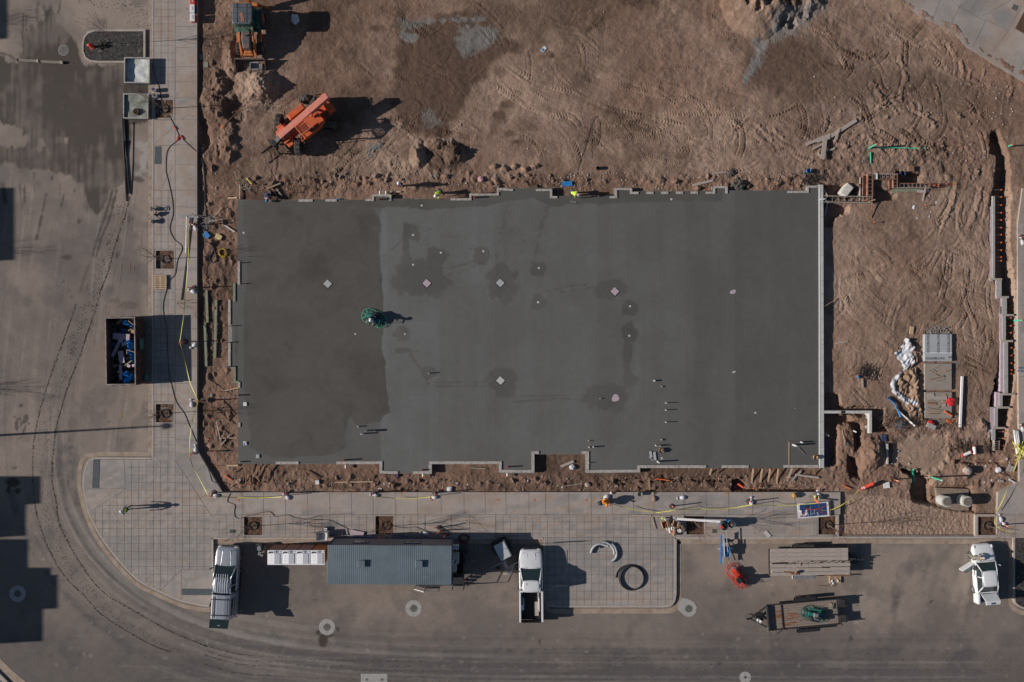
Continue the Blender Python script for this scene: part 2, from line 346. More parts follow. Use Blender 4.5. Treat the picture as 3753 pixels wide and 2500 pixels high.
G.poly('tan',TT(A3,(1080,0),(1640,0),(1700,200),(1640,330),(1480,400),(1300,330),(1200,300),(1090,170)),.95,14,6,20)
G.poly('grey',TT(A3,(1480,100),(1882,0),(1960,60),(1800,200),(1640,330),(1480,400),(1420,300)),.7,30,10,20)  # shade on the sand pile's right side put into the colour
mound(A2,80,1440,34,48,.75,.2,0,2);mound(A2,300,1420,80,60,.3,.8,0,3);mound(A2,420,1400,34,50,.5,.5,0,4);mound(A2,240,1330,40,20,.35,.6,0,5)
G.poly('moist_shade',TT(A2,(160,1300),(500,1310),(520,1568),(180,1568)),.8,20,10,20)  # shadow among the dirt clumps painted into the ground colour
for u in range(780,1250,95):mound(A2,u,1530+20*((u//95) % 2),16,12,.28,.5,0,u % 7)
for k_ in range(70):
 u_,v_=rnd.uniform(880,2950),rnd.uniform(640,690);mound(lambda a,b:(a,b),u_,v_,rnd.uniform(7,20),rnd.uniform(6,12),rnd.uniform(.08,.25),.6,0,k_ % 7)
for k_ in range(60):
 u_,v_=rnd.uniform(880,3000),rnd.uniform(1745,1795);mound(lambda a,b:(a,b),u_,v_,rnd.uniform(7,22),rnd.uniform(6,12),rnd.uniform(.06,.2),.6,0,k_ % 7)
for k_ in range(60):
 u_,v_=rnd.uniform(745,850),rnd.uniform(200,1700);mound(lambda a,b:(a,b),u_,v_,rnd.uniform(6,16),rnd.uniform(8,20),rnd.uniform(.06,.22),.6,0,k_ % 7)
for pts,wd,hh in ((TT(A3,(1290,1120),(1400,1230),(1470,1300)),9,.25),(TT(A3,(1460,1180),(1580,1290)),9,.25),(TT(A3,(1250,1190),(1390,1300)),10,.2),(TT(A4,(480,740),(560,860),(590,950),(540,990)),12,.3),(TT(A4,(740,500),(790,640),(800,740),(760,860),(730,920)),9,.28),(TT(A4,(670,880),(720,940),(860,980),(960,1050),(1050,1140),(1090,1180)),16,.4),(TT(A4,(1060,760),(1110,880),(1090,960)),7,.2),(TT(A4,(980,780),(1015,870)),6,.15),(TT(A4,(1150,360),(1230,450),(1310,580),(1340,690)),9,.3),(TT(A4,(1160,610),(1280,680),(1370,730)),9,.2),(TT(A4,(1410,620),(1380,740)),8,.2),(TT(A4,(1530,620),(1500,760)),8,.22),(TT(A4,(1560,580),(1640,680)),10,.3),(TT(A4,(1730,680),(1780,800),(1740,950)),8,.25),(TT(A4,(1240,980),(1300,1090)),7,.2),(TT(A4,(90,160),(140,230)),7,.15),(TT(A4,(620,130),(710,210)),8,.2),
  (TT(A4,(400,1260),(700,1290),(1100,1300),(1240,1350)),14,.25),(TT(A4,(540,1420),(760,1410),(1000,1400),(1200,1420)),22,.3),(TT(B4,(1280,90),(1230,280),(1120,600)),10,.35),(TT(B4,(1500,130),(1450,330),(1370,560)),12,.35),(TT(B4,(1400,0),(1300,300),(1280,560)),9,.2),(TT(B4,(1610,60),(1540,350),(1480,640)),12,.2),(TT(B4,(1380,1260),(1440,1400),(1450,1568)),9,.22),(TT(B4,(760,1220),(700,1400),(690,1568)),7,.18),(TT(B4,(640,1240),(600,1400)),6,.15),(TT(B4,(220,900),(200,1080),(230,1330)),6,.12),(TT(B4,(350,700),(370,1100)),6,.1),(TT(B4,(480,900),(620,1040)),8,.12),(TT(B4,(700,920),(820,860),(900,840)),12,.18),(TT(B4,(400,1080),(600,1200)),10,.15)):
 q_=.24 if pts[0][1] > 640 else .34;G.stroke('h',pts,wd*.7,hh*q_,wd*1.2,'add',wd*1.1);G.stroke('h',[(p[0]-wd*.9,p[1]) for p in pts],wd,-hh*q_*.6,wd*1.2,'add',wd*.8)
for k_ in range(70):
 x_,y_=rnd.uniform(3080,3620),rnd.uniform(400,560);mound(lambda a,b:(a,b),x_,y_,rnd.uniform(4,14),rnd.uniform(4,12),rnd.uniform(.03,.13),.8,0,k_ % 7)
pit(TT(A4,(1600,1210),(1640,1200),(1690,1280),(1750,1450),(1750,1600),(1660,1600),(1640,1420),(1590,1400)),-.95)
TR=[B4(1650,-20),B4(1760,-20),B4(1758,300),B4(1752,640),B4(1775,900),B4(1795,1080),B4(1812,1300),B4(1815,1568),C4(1815,250),C4(1785,500),C4(1765,700),C4(1735,860),C4(1700,1000),C4(1600,1020),C4(1600,820),C4(1600,500),C4(1660,300),B4(1700,1500),B4(1690,1200),B4(1630,1000),B4(1590,700),B4(1590,300)]
pit(TR,-1.15,10,4)
pit(TT(B4,(40,130),(200,130),(360,160),(370,250),(40,250)),-.6,10)
pit(TT(B4,(40,300),(280,320),(280,380),(160,430),(130,520),(40,520)),-.6,10)
pit(TT(B4,(500,110),(650,190),(720,210),(710,260),(500,290)),-.55,10)
pit(TT(B4,(720,0),(950,30),(950,120),(720,120)),-.6,8)
pit(TT(C4,(50,490),(190,490),(210,600),(480,610),(600,620),(590,780),(640,820),(500,830),(480,700),(50,660)),-.55,12)
pit(TT(C4,(50,680),(280,680),(320,740),(400,760),(400,960),(350,1000),(330,820),(290,760),(180,760),(160,1150),(50,1150)),-.7,12)
pit(TT(C4,(280,1060),(350,1080),(390,1180),(380,1260),(300,1250),(270,1150)),-.9,12)
pit(TT(C4,(640,940),(700,950),(705,1140),(640,1130)),-.45,6,2)
G.poly('h',TT(C4,(690,900),(1200,850),(1190,1000),(1210,1120),(1000,1220),(820,1180),(700,1130)),-.3,26,6,20)
G.poly('tan',TT(C4,(690,890),(1200,850),(1190,1000),(1210,1120),(1000,1220),(820,1180),(700,1130)),.9,10,4,20)
G.poly('moist_shade',TT(C4,(900,1100),(1000,1030),(1180,980),(1150,1080),(1000,1180),(900,1180)),.6,14,12,20)
for n_ in ('rough',):pass
pit(TT(C4,(780,1180),(1000,1230),(1050,1300),(1060,1568),(900,1568),(860,1400),(870,1260)),-1.0,12,6)
pit(TT(C4,(1040,1330),(1400,1340),(1440,1568),(1050,1568)),-.55,16,4)
pit(TT(C4,(1260,1090),(1700,1100),(1700,1125),(1260,1130)),-.35,8,3)
mound(C4,500,1040,52,58,.75,.3,0,2);mound(C4,250,900,50,90,.15,.2,0,3);mound(C4,1500,760,26,30,.3,.8,0,3);mound(C4,1360,1190,30,30,.35,.5,0,6)
pit(TT(C3,(1090,1280),(1150,1270),(1210,1310),(1240,1370),(1882,1345),(1882,1382),(1090,1378)),-.6,6,2)
G.stroke('h',TT(C3,(0,1300),(300,1280),(700,1270),(1080,1275)),14,-.25,8,'add',4)
TRK=[(A2,[(900,570),(1150,740),(1400,820),(1560,850)]),(A2,[(870,600),(1100,760),(1340,850)]),(A2,[(780,780),(1000,930),(1300,1050),(1700,1090),(2300,1110)]),(A2,[(1350,730),(1600,890),(1880,1000),(2300,1080),(2600,1170)]),(A3,[(0,740),(300,850),(750,930)]),(A3,[(0,1000),(300,1070),(700,1160)]),(A3,[(380,990),(520,930)]),(A3,[(300,1240),(520,1150)]),(A3,[(-300,1280),(0,1260),(400,1250),(900,1290),(1390,1300)]),(A3,[(400,1040),(900,1050),(1400,1060)]),(A3,[(1020,1090),(1180,1160),(1300,1270)]),(A3,[(1230,930),(1420,1060)]),
       (A3,[(500,1370),(850,1390)]),(A3,[(200,1390),(500,1480),(900,1560),(1300,1560)]),(A3,[(800,100),(960,180)]),(A3,[(150,1290),(260,1420),(330,1540)]),(A4,[(30,120),(260,240),(420,330)]),(A4,[(560,170),(700,260),(1000,480)]),(A4,[(900,230),(1040,330),(1180,480)]),(A4,[(1050,290),(1260,280)]),(A4,[(980,380),(1150,500)]),(A4,[(1100,380),(1240,470)]),(A4,[(1040,590),(1350,740),(1600,860)]),(A4,[(1120,870),(1380,960),(1600,1090)]),(A4,[(830,760),(870,950),(980,990)]),(A4,[(60,420),(110,500)]),(A4,[(1250,1360),(1330,1380)]),(A4,[(0,1150),(90,1230)]),
       (B4,[(1100,600),(1250,300),(1300,0)]),(B4,[(1240,740),(1380,500),(1480,300),(1540,0)]),(B4,[(1440,600),(1440,900),(1400,1200)]),(B4,[(1300,760),(1380,700),(1400,640)]),(B4,[(500,900),(600,1020),(800,1060),(1100,990)]),(B4,[(420,1060),(560,1200),(700,1220)]),(B4,[(620,1000),(900,990),(1100,870)]),(B4,[(980,920),(1060,990)]),(B4,[(1180,620),(1160,780),(1250,880)]),(B4,[(240,1180),(330,1330),(470,1400)]),(B4,[(1480,1160),(1560,1260),(1620,1330)]),(B4,[(640,1440),(720,1200),(900,1000)]),(B4,[(800,900),(1000,760),(1200,680)]),
       (C4,[(1440,640),(1450,480),(1500,380)]),(C4,[(1500,20),(1480,200),(1530,400)]),(C4,[(680,30),(660,260)]),(C4,[(530,340),(560,150)]),
       (A1,[(560,1450),(900,1300),(1150,1260)]),(A1,[(1000,1568),(990,1400)]),(A1,[(1160,1540),(1160,1300),(1230,1200)]),(A1,[(1240,1560),(1330,1430),(1480,1330)]),(A1,[(1280,1568),(1420,1440),(1560,1350)]),(A1,[(1550,1120),(1882,1020)]),(A1,[(1520,1200),(1700,1150),(1882,1110)]),(A1,[(1600,1290),(1750,1230)]),(A1,[(430,1240),(640,1140)]),(A1,[(380,1320),(600,1260)]),(A1,[(640,1350),(660,1560)]),(A1,[(850,1400),(870,1568)]),(A1,[(1640,1540),(1882,1520)]),(A1,[(1600,1480),(1882,1440)]),(A2,[(-200,1000),(0,900),(140,1000)]),(A2,[(0,1100),(150,1000),(100,900)]),(A2,[(700,620),(560,760),(640,840)]),(A2,[(750,860),(700,960)]),(A2,[(380,1180),(520,1100)]),(A2,[(1560,1280),(1882,1300)]),(A2,[(1690,1330),(1882,1360)]),(A2,[(900,1310),(1040,1290)]),(A2,[(580,0),(760,160),(960,400)]),(A2,[(1600,600),(1882,760)]),(B1,[(970,80),(985,240)]),(B1,[(1260,0),(1255,200)]),(B1,[(1300,0),(1290,220)])]
def sm_(p):
 if len(p) < 3:return p
 o=[]
 for i in range(len(p)-1):
  a,b,c,d=p[max(i-1,0)],p[i],p[i+1],p[min(i+2,len(p)-1)]
  for k in range(4):
   t=k/4;o.append(tuple(.5*(2*b[q]+(-a[q]+c[q])*t+(2*a[q]-5*b[q]+4*c[q]-d[q])*t*t+(-a[q]+3*b[q]-3*c[q]+d[q])*t**3) for q in (0,1)))
 return o+[p[-1]]
for f,pl in TRK:
 G.tread('h',sm_(TT(f,*pl)),rnd.choice([14,17,20]),-.032,rnd.choice([8.5,10,11.5]),.6,rnd.uniform(.5,1.3))
r7=random.Random(17)
for (bx,n,dp) in (((2960,3680,60,560),75,-.042),((2500,3050,380,640),34,-.04),((3070,3600,760,1500),60,-.034),((3380,3640,640,1300),30,-.04),((960,1650,380,650),46,-.04),((1500,2300,60,560),30,-.025)):
 for k_ in range(n):
  x_,y_=r7.uniform(bx[0],bx[1]),r7.uniform(bx[2],bx[3]);a_=r7.gauss(.35,.5) if bx[0] != 3380 else r7.gauss(1.75,.2);l_=r7.uniform(40,150);c_=r7.uniform(-.8,.8)
  P_=[(x_+math.cos(a_+c_*t)*l_*t,y_+math.sin(a_+c_*t)*l_*t) for t in (0,.25,.5,.75,1)]
  if max(p[0] for p in P_) > 3640 or max(p[1] for p in P_) > bx[3]+60 or (P_[-1][1] > 640 and P_[-1][0] < 3040):continue
  G.tread('h',P_,r7.choice([14,17,22]),dp*r7.uniform(.5,1.3),r7.choice([8.5,10,12]),.9,r7.uniform(.3,1.4),12)
  G.stroke('moist_shade' if r7.random() < .5 else 'tan',P_,20,r7.uniform(.1,.35),10,'add',4)
H += .045*fbm(X,Y,30,3,3,.6)*((X > 2400) & (Y < 1700))+.03*fbm(X,Y,30,3,3,.6)*(X < 2400)
for f,pl in TRK:G.stroke('tan',sm_(TT(f,*pl)),20,.3,10,'add',3,40)
for k_ in range(90):
 x_,y_=rnd.uniform(1150,3500),rnd.uniform(20,560);a_=rnd.uniform(-.35,.5)+(0 if x_ < 2900 else .5);l_=rnd.uniform(80,260)
 G.tread('h',[(x_,y_),(x_+math.cos(a_)*l_*.5,y_+math.sin(a_)*l_*.5),(x_+math.cos(a_+.25)*l_,y_+math.sin(a_+.25)*l_)],15,-.026,9.5,.6,.8)
for k_ in range(26):
 x_,y_=rnd.uniform(3070,3560),rnd.uniform(820,1500);a_=rnd.uniform(0,6.28);l_=rnd.uniform(60,160)
 G.tread('h',[(x_,y_),(x_+math.cos(a_)*l_*.5,y_+math.sin(a_)*l_*.5),(x_+math.cos(a_+.4)*l_,y_+math.sin(a_+.4)*l_)],15,-.03,9.5,.6,.8)
lot=[(3086,1812),(3330,1830),(3574,1884),(3574,1967),(3082,1967)]
w_=G.win(lot,20);d_=sdpoly(G.X[w_],G.Y[w_],lot);a_=1-sst(-10,4,d_);G.l['h'][w_]=G.l['h'][w_]*(1-a_)+a_*(-.08+.06*fbm(G.X[w_],G.Y[w_],7,2,3,.7))
w_=G.win([(3290,-60),(3800,330)],120);dn=sdpoly(G.X[w_],G.Y[w_],DIRT)
up=(1-sst(0,90,-dn))*(G.Y[w_] < 420);G.l['h'][w_]=G.l['h'][w_]*(1-up)+(.17+.08*fbm(G.X[w_],G.Y[w_],20,3))*up
dd=sdpoly(G.X,G.Y,DIRT)+np.where((G.X > 3250) & (G.Y < 330),14*fbm(G.X,G.Y,24,2,3),0)
H[...]=np.where(dd > 0,H*(1-sst(0,8,dd))-.4*sst(0,8,dd),H)
SLABP=[(878,742),(1725,738),(1840,730),(1840,700),(2020,700),(2020,728),(2992,708),(2992,1706),(2340,1706),(2340,1726),(2154,1726),(2154,1658),(1950,1658),(1950,1726),(1832,1726),(1832,1692),(1575,1692),(1575,1724),(1404,1724),(1404,1692),(880,1692)]
G.poly('h',SLABP,-.35,6)
MG=attrmat('dirt',(.272,.182,.136),[('tan',(.365,.255,.188)),('red',(.225,.128,.086)),('moist_shade',(.108,.067,.046)),('grey',(.20,.19,.178))],.95,(.12,.3),(.24,9.),.9,9.,mid=(.16,2.6))
G.l['red'] *= .6
for p in ([(722,-40),(860,-40),(870,700),(868,1700),(2992,1710),(3060,1800),(815,1804),(722,1650)],[(870,650),(3000,640),(3000,730),(870,740)],[(3050,1520),(3300,1540),(3300,1790),(3050,1790)]):G.poly('red',p,.6,30,10,30,'max')
for p,a_ in ((lot,0.),(TT(C4,(690,890),(1200,850),(1190,1000),(1210,1120),(1000,1220),(820,1180),(700,1130)),.15)):G.poly('moist_shade',p,a_,14);G.poly('red',p,0.,14);G.poly('tan',p,.45,14,mode='max')
G.poly('tan',[(3070,780),(3640,700),(3640,1480),(3070,1480)],.38,60,20,60,'add');G.l['moist_shade'] *= np.where((G.X > 3060) & (G.Y > 700) & (G.Y < 1500),.6,1);G.l['tan']=np.clip(G.l['tan'],0,1);G.l['grey']=np.clip(G.l['grey'],0,1);G.l['moist_shade']=np.clip(G.l['moist_shade'],0,1)
g_=G.mesh('ground',H,None,[MG],('moist_shade','grey','tan','red'));props(g_,kind='structure')
def gz(px,py):
 i=min(len(G.xs)-1,int(np.searchsorted(G.xs,px)));j=min(len(G.ys)-1,int(np.searchsorted(G.ys,py)));return float(H[j,i])
st=MB()
for k_ in range(3000):
 z_=rnd.random()
 if z_ < .3:x_,y_=rnd.uniform(860,2980),rnd.uniform(630,696)
 elif z_ < .5:x_,y_=rnd.uniform(860,3000),rnd.uniform(1742,1798)
 elif z_ < .62:x_,y_=rnd.uniform(745,860),rnd.uniform(20,1700)
 elif z_ < .8:x_,y_=rnd.uniform(3060,3720),rnd.uniform(300,660)
 elif z_ < .9:x_,y_=rnd.uniform(3060,3640),rnd.uniform(1480,1860)
 elif z_ < .95:x_,y_=rnd.gauss(980,30),rnd.gauss(345,35)
 else:x_,y_=rnd.uniform(760,3600),rnd.uniform(0,640)
 if not (sdpoly(np.array([x_]),np.array([y_]),DIRT)[0] < -6):continue
 if sdpoly(np.array([x_]),np.array([y_]),SLABP)[0] < 14:continue
 p_=W((x_,y_));p_.z=gz(x_,y_)+.01;r_=rnd.choice([.025,.03,.035,.04,.05,.06,.085])
 st.mat(rnd.randrange(3)).ball(p_,(r_,r_*rnd.uniform(.7,1.1),r_*.6),5,3,.5)
st.build('loose_stones',[M('stone_a',(.42,.32,.25),.9),M('stone_b',(.28,.2,.15),.9),M('stone_c',(.38,.35,.32),.9)],kind='stuff')
# ==== ROAD
RD=Field([-20000,-9000,-4000,-1500,-300]+list(np.arange(-40,760,4.))+list(np.arange(760,3810,5.))+[4200,5500,9000,20000],[-20000,-9000,-4000,-1500,-300]+list(np.arange(-30,1900,4.))+list(np.arange(1900,2540,4.))+[2800,4000,9000,20000])
for n_ in ('wet','dust','dark','pale'):RD.layer(n_)
RX,RY=RD.X,RD.Y
RD.l['dust'] += np.clip(.55+1.2*fbm(RX,RY,330,2,5,.6),0,1)*np.clip(1.35-RY/2300,.1,1)
RD.poly('dust',[(270,-40),(556,-40),(556,130),(440,100),(300,120),(280,60)],1.2,50,14,40)
RD.poly('dust',[(480,560),(556,560),(556,1670),(480,1660),(520,1200),(505,900)],.95,50,16,60)
RD.poly('dust',[(2480,1980),(3700,1980),(3560,2150),(3200,2330),(3000,2180),(2560,2130)],.85,160,30,90)
RD.poly('dust',[(1300,2150),(1900,2150),(1900,2230),(1500,2300),(1100,2240)],.6,120,30,60)
RD.poly('dark',[(-40,2300),(500,2360),(1200,2420),(2000,2400),(3810,2390),(3810,2560),(-40,2560)],.55,160,40,90,'max')
for (r_,o_) in ((1,0),(.97,20),(.94,60)):
 RD.stroke('dark',[(215+o_,1250),(200+o_,1600),(225+o_,1850),(330+o_,2060),(520+o_,2230),(820+o_,2360),(1300,2420),(2000,2440)],18,.22,20,'add',6)
wetp=TT(A0,(-60,545),(150,560),(200,300),(280,250),(340,300),(420,170),(470,20),(500,180),(500,330),(560,250),(640,320),(700,420),(740,560),(860,580),(1380,590),(1390,1120),(1200,1150),(1160,1400))+[(468,640),(446,678),(422,694),(383,770),(350,776),(320,765),(300,720),(296,668),(263,640),(210,622),(104,612),(0,585),(-40,570)]
RD.poly('wet',wetp,1.,12,17,40,'mix',1,2.6)
RD.l['wet'] *= np.clip(.93+.6*vn(RX,RY/14.,9,2)+.9*fbm(RX,RY,110,3,4,.6),.45,1)
RD.poly('wet',TT(A0,(-40,1120),(100,1150),(200,1190),(220,1240),(270,1240),(250,1340),(130,1370),(60,1340),(-40,1350)),0.,4,7,14,'mix',2,2)
RD.poly('wet',TT(A0,(340,1260),(400,1270),(410,1340),(370,1410),(345,1380)),.1,3,4,10);RD.poly('wet',TT(A0,(590,1260),(630,1270),(625,1320),(600,1330)),.1,3,3,10);RD.poly('wet',TT(A0,(435,1370),(460,1430),(440,1420)),.2,3,2,10)
RD.ell('pale',*A0(580,460),20,20,.35,.15,3,10)
for f,pl,wd,v_ in ((B0,[(1075,160),(1010,440),(930,620),(880,810)],9,.9),(B0,[(1040,170),(960,440),(890,640),(850,800)],9,.9),(B0,[(830,840),(770,1000),(735,1130)],7,.55),(B0,[(820,1000),(790,1110)],6,.5),(B0,[(430,200),(370,480),(330,650)],8,.95),(B0,[(310,0),(318,200)],5,.9),(B0,[(180,110),(190,290)],7,.9),(B0,[(225,130),(225,310)],8,.9),(B0,[(500,10),(470,100)],7,.9),(B0,[(590,210),(560,350)],7,.9),(B0,[(1190,400),(1180,490)],12,.7),(B0,[(1215,420),(1210,470)],7,.7),(B0,[(1085,740),(1075,820)],11,.8),(B0,[(550,110),(550,240)],4,.7),(B0,[(20,100),(60,310)],16,.9),(B0,[(1210,70),(1300,90),(1300,120)],18,.8),(A0,(lambda:[(215,110),(210,320),(220,520)])(),8,.8),(A0,[(245,130),(240,300)],6,.8),(A0,[(465,40),(470,300)],9,.8),(A0,[(350,0),(340,120),(360,300)],9,.6),(A0,[(160,330),(130,340)],5,.6),(A0,[(290,220),(310,420)],12,.7),(A0,[(400,180),(380,300)],8,.7),(A0,[(560,0),(530,140)],6,.7),(A0,[(430,150),(420,520)],10,.7),(A0,[(-20,480),(90,510),(150,560)],6,.8)):
 RD.stroke('wet',TT(f,*pl),wd,v_,4,'max',2.5)
for f,u,v,rx,ry,v_ in ((B0,613,798,20,10,1),(B0,728,468,6,7,.9),(B0,1000,662,8,8,.7),(B0,580,1018,5,5,.7),(B0,640,1100,6,5,.4),(B0,663,1172,4,6,.6),(B0,685,182,3,3,.8),(B0,1060,1200,20,9,.35),(B0,1180,1240,36,14,.4),(C0,192,597,8,9,1),(C0,240,700,10,9,1),(C0,220,740,12,7,1),(C0,152,770,7,22,1),(C0,175,715,10,4,1),(C0,230,795,5,7,1),(C0,218,830,5,10,.9),(C0,190,770,4,4,.9),(C0,262,762,4,4,.9),(C0,188,890,5,4,.8),(C0,135,695,4,4,.7),(C0,127,1167,10,6,.7),(C0,120,1300,26,16,1),(C0,165,1380,12,10,1),(C0,80,1370,8,14,1),(D1,1090,1180,18,26,1),(D1,1045,1110,7,9,1),(D1,1150,1140,16,7,.8),(D1,1225,1082,5,9,1),(D1,990,665,7,5,.6),(D4,1378,285,4,14,.7),(D4,1040,822,5,4,.7),(D4,300,1165,5,8,.7),(D3,1465,765,10,10,.3),(C0,1000,740,7,6,.4),(D2,1198,1195,6,7,.7)):
 RD.ell('wet',*f(u,v),rx,ry,v_,.25,4,8,'mix')
RD.poly('pale',TT(A0,(1240,1300),(1330,1290),(1380,1310),(1370,1420),(1340,1568),(1290,1568),(1310,1400),(1240,1350)),.9,14,8,16)
RD.poly('pale',TT(B0,(1230,0),(1350,0),(1330,50),(1260,60)),.7,14,8,16)
for (a_,b_,c_) in ((C0,820,1100),(C0,420,1000)):pass
RD.l['dark'] += np.clip(1.2*fbm(RX,RY,90,6,4,.6)-.06,0,.4)
for k_ in range(50):
 x_,y_=rnd.uniform(60,3700),rnd.uniform(1700,2480);RD.ell('wet',x_,y_,rnd.uniform(3,8),rnd.uniform(3,7),rnd.uniform(.15,.5),.4,4,8)
for k_ in range(220):
 x_,y_=rnd.uniform(60,3700),rnd.uniform(1900,2480) ;RD.ell('pale',x_,y_,rnd.uniform(3,9),rnd.uniform(3,7),rnd.uniform(.1,.35),.5,3,8)
for k_ in range(150):
 x_=rnd.uniform(20,540);y_=rnd.uniform(500,1600);l_=rnd.uniform(60,400);RD.stroke(rnd.choice(['dark','pale','dark']),[(x_,y_),(x_-l_*.12,y_+l_)],rnd.uniform(2,7),rnd.uniform(.08,.34),5,'add',2,40)
cv=curve((235,1100),(205,1350),(195,1550),(205,1740),(245,1900),(345,2060),(520,2210),(760,2320),(1050,2385),(1500,2420),(2300,2430),(3800,2430),n=6)
for k_ in range(150):
 o=rnd.uniform(-190,110) if k_ > 40 else rnd.uniform(-60,60);i0=rnd.randrange(0,len(cv)-10);n_=rnd.randrange(8,34);P_=[]
 for i in range(i0,min(len(cv)-1,i0+n_)):
  dx,dy=cv[i+1][0]-cv[i][0],cv[i+1][1]-cv[i][1];l_=math.hypot(dx,dy)+1e-6;P_.append((cv[i][0]+dy/l_*o,cv[i][1]-dx/l_*o))
 RD.stroke(rnd.choice(['dark','dark','pale','dust','dark']),P_,rnd.choice([4,6,9,16,24]),rnd.uniform(.08,.3),8,'add',3,60)
for k_ in range(70):
 x_,y_=rnd.uniform(2900,3650),rnd.uniform(2000,2350);l_=rnd.uniform(40,220);RD.stroke(rnd.choice(['dust','dark','dust']),[(x_,y_),(x_+l_*.25,y_-l_)],rnd.uniform(8,26),rnd.uniform(.1,.4),16,'add',8,40)
for k_ in range(60):
 y_=rnd.uniform(2250,2490);x_=rnd.uniform(200,3500);l_=rnd.uniform(100,500);RD.stroke(rnd.choice(['dark','pale']),[(x_,y_),(x_+l_,y_+rnd.uniform(-6,10))],rnd.uniform(3,8),rnd.uniform(.05,.16),6,'add',2,40)
for n_ in ('wet','dust','dark','pale'):RD.l[n_]=np.clip(RD.l[n_],0,1)
MR=attrmat('asphalt',(.170,.141,.124),[('dust',(.300,.243,.202)),('dark',(.112,.101,.096)),('pale',(.37,.335,.30)),('wet',(.060,.046,.037))],.9,(.09,.12),(.18,10.),.3,30.,wetrough=.6,mid=(.10,1.3))
cxs,cys=(RX[1:,:-1]+RX[1:,1:])/2,(RY[1:,:-1]+RY[:-1,:-1])/2
msk=((cxs < 700) | (cys > 2000-40)) & ~((cxs > 3720) & (cys < 1990))
r_=RD.mesh('road',0.,msk,[MR],('wet','dust','dark','pale'));props(r_,kind='structure')
# ==== PAVEMENTS
M_con=attrmat('concrete_walk',(.385,.332,.296),[('st',(.33,.23,.165)),('gr',(.225,.222,.218))],.85,(.07,.3),(.10,10.),.2,40.,mid=(.07,2.))
M_jnt=M('joint',(.15,.142,.136),.9,var=.35,scale=1.2)
M_jnt2=M('joint_pale',(.15,.135,.12),.9)
def nin(p,poly):
 x,y=p;c=False
 for i in range(len(poly)):
  x0,y0=poly[i];x1,y1=poly[i-1]
  if (y0 > y) != (y1 > y) and x < (x1-x0)*(y-y0)/(y1-y0)+x0:c=not c
 return c
def pave(name,polyp,z,holes=(),joints=(),gridlines=((),()),stains=(),step=14.,mat=None,base=-.45,gr=0.):
 """a slab of pavement outlined in picture pixels; holes are tree pits; joints are (x0,y0,x1,y1,width,material)"""
 bm=bmesh.new();vs=[bm.verts.new((p[0],p[1],0)) for p in polyp];bm.faces.new(vs)
 bmesh.ops.triangulate(bm,faces=bm.faces[:])
 xs=[p[0] for p in polyp];ys=[p[1] for p in polyp]
 cuts=[('x',v) for v in np.arange(min(xs)+step,max(xs),step)]+[('y',v) for v in np.arange(min(ys)+step,max(ys),step)]
 for h in holes:cuts += [('x',h[0]),('x',h[2]),('y',h[1]),('y',h[3])]
 for a,v in cuts:
  bmesh.ops.bisect_plane(bm,geom=bm.verts[:]+bm.edges[:]+bm.faces[:],plane_co=(v,0,0) if a == 'x' else (0,v,0),plane_no=(1,0,0) if a == 'x' else (0,1,0))
 dead=[f for f in bm.faces if any(h[0] < f.calc_center_median().x < h[2] and h[1] < f.calc_center_median().y < h[3] for h in holes)]
 if dead:bmesh.ops.delete(bm,geom=dead,context='FACES')
 s=(CAMH-z)/FPX
 P=np.array([v.co[:2] for v in bm.verts]);px,py=P[:,0],P[:,1]
 st_=np.clip(.12+1.5*fbm(px,py,90,3,5,.6),0,.55);gr_=np.clip(gr+.9*fbm(px,py,120,5,4,.6),0,.8)
 for t in stains:
  kind,cx,cy,rx,ry,val=t;d=np.sqrt(((px-cx)/rx)**2+((py-cy)/ry)**2)+.4*fbm(px,py,20,1);a=(1-sst(.5,1.1,d))*val
  if kind == 's':st_=np.maximum(st_,a)
  elif kind == 'c':st_ *= 1-a;gr_ *= 1-a
  else:gr_=np.maximum(gr_,a)
 for v in bm.verts:v.co=((v.co.x-CX)*s,(CY-v.co.y)*s,z)
 bmesh.ops.recalc_face_normals(bm,faces=bm.faces[:])
 if bm.faces and sum(f.normal.z for f in bm.faces) < 0:bmesh.ops.reverse_faces(bm,faces=bm.faces[:])
 bed=[e for e in bm.edges if e.is_boundary];nv=len(bm.verts)
 ret=bmesh.ops.extrude_edge_only(bm,edges=bed);nvs=[g for g in ret['geom'] if isinstance(g,bmesh.types.BMVert)]
 for v in nvs:v.co.z=base
 bm.verts.ensure_lookup_table();st_=list(st_)+[.2]*(len(bm.verts)-nv);gr_=list(gr_)+[gr]*(len(bm.verts)-nv)
 for j in joints:
  x0,y0,x1,y1,wd=j[:5];mi=j[5] if len(j) > 5 else 1
  a,b=W((x0,y0),z),W((x1,y1),z);d=(b-a).normalized();n=V(-d.y,d.x,0)*wd/2;up=V(0,0,.004)
  q=[bm.verts.new(v) for v in (a+n+up,a-n+up,b-n+up,b+n+up)];f=bm.faces.new(q)
  if f.normal.z < 0 or (q[1].co-q[0].co).cross(q[2].co-q[1].co).z < 0:f.normal_flip()
  f.material_index=mi;st_ += [0]*4;gr_ += [0]*4
 me=bpy.data.meshes.new(name);bm.to_mesh(me);bm.free()
 for nm,arr in (('st',st_),('gr',gr_)):
  at=me.attributes.new(nm,'FLOAT','POINT');at.data.foreach_set('value',np.array(arr,np.float32))
 for m in (mat or M_con,M_jnt,M_jnt2):me.materials.append(m)
 o=bpy.data.objects.new(name,me);C.objects.link(o);return props(o,kind='structure')
PITS={'a':(567,366,634,432),'b':(571,919,637,985),'c':(571,1481,636,1548),'d':(894,1895,961,1961),'e':(1376,1892,1442,1958),'f':(2516,1892,2582,1959),'g':(3000,1892,3065,1959),'h':(3585,1893,3653,1961)}
J=[]
def line(x0,y0,x1,y1,w_=.035,m=1):J.append((x0,y0,x1,y1,w_,m))
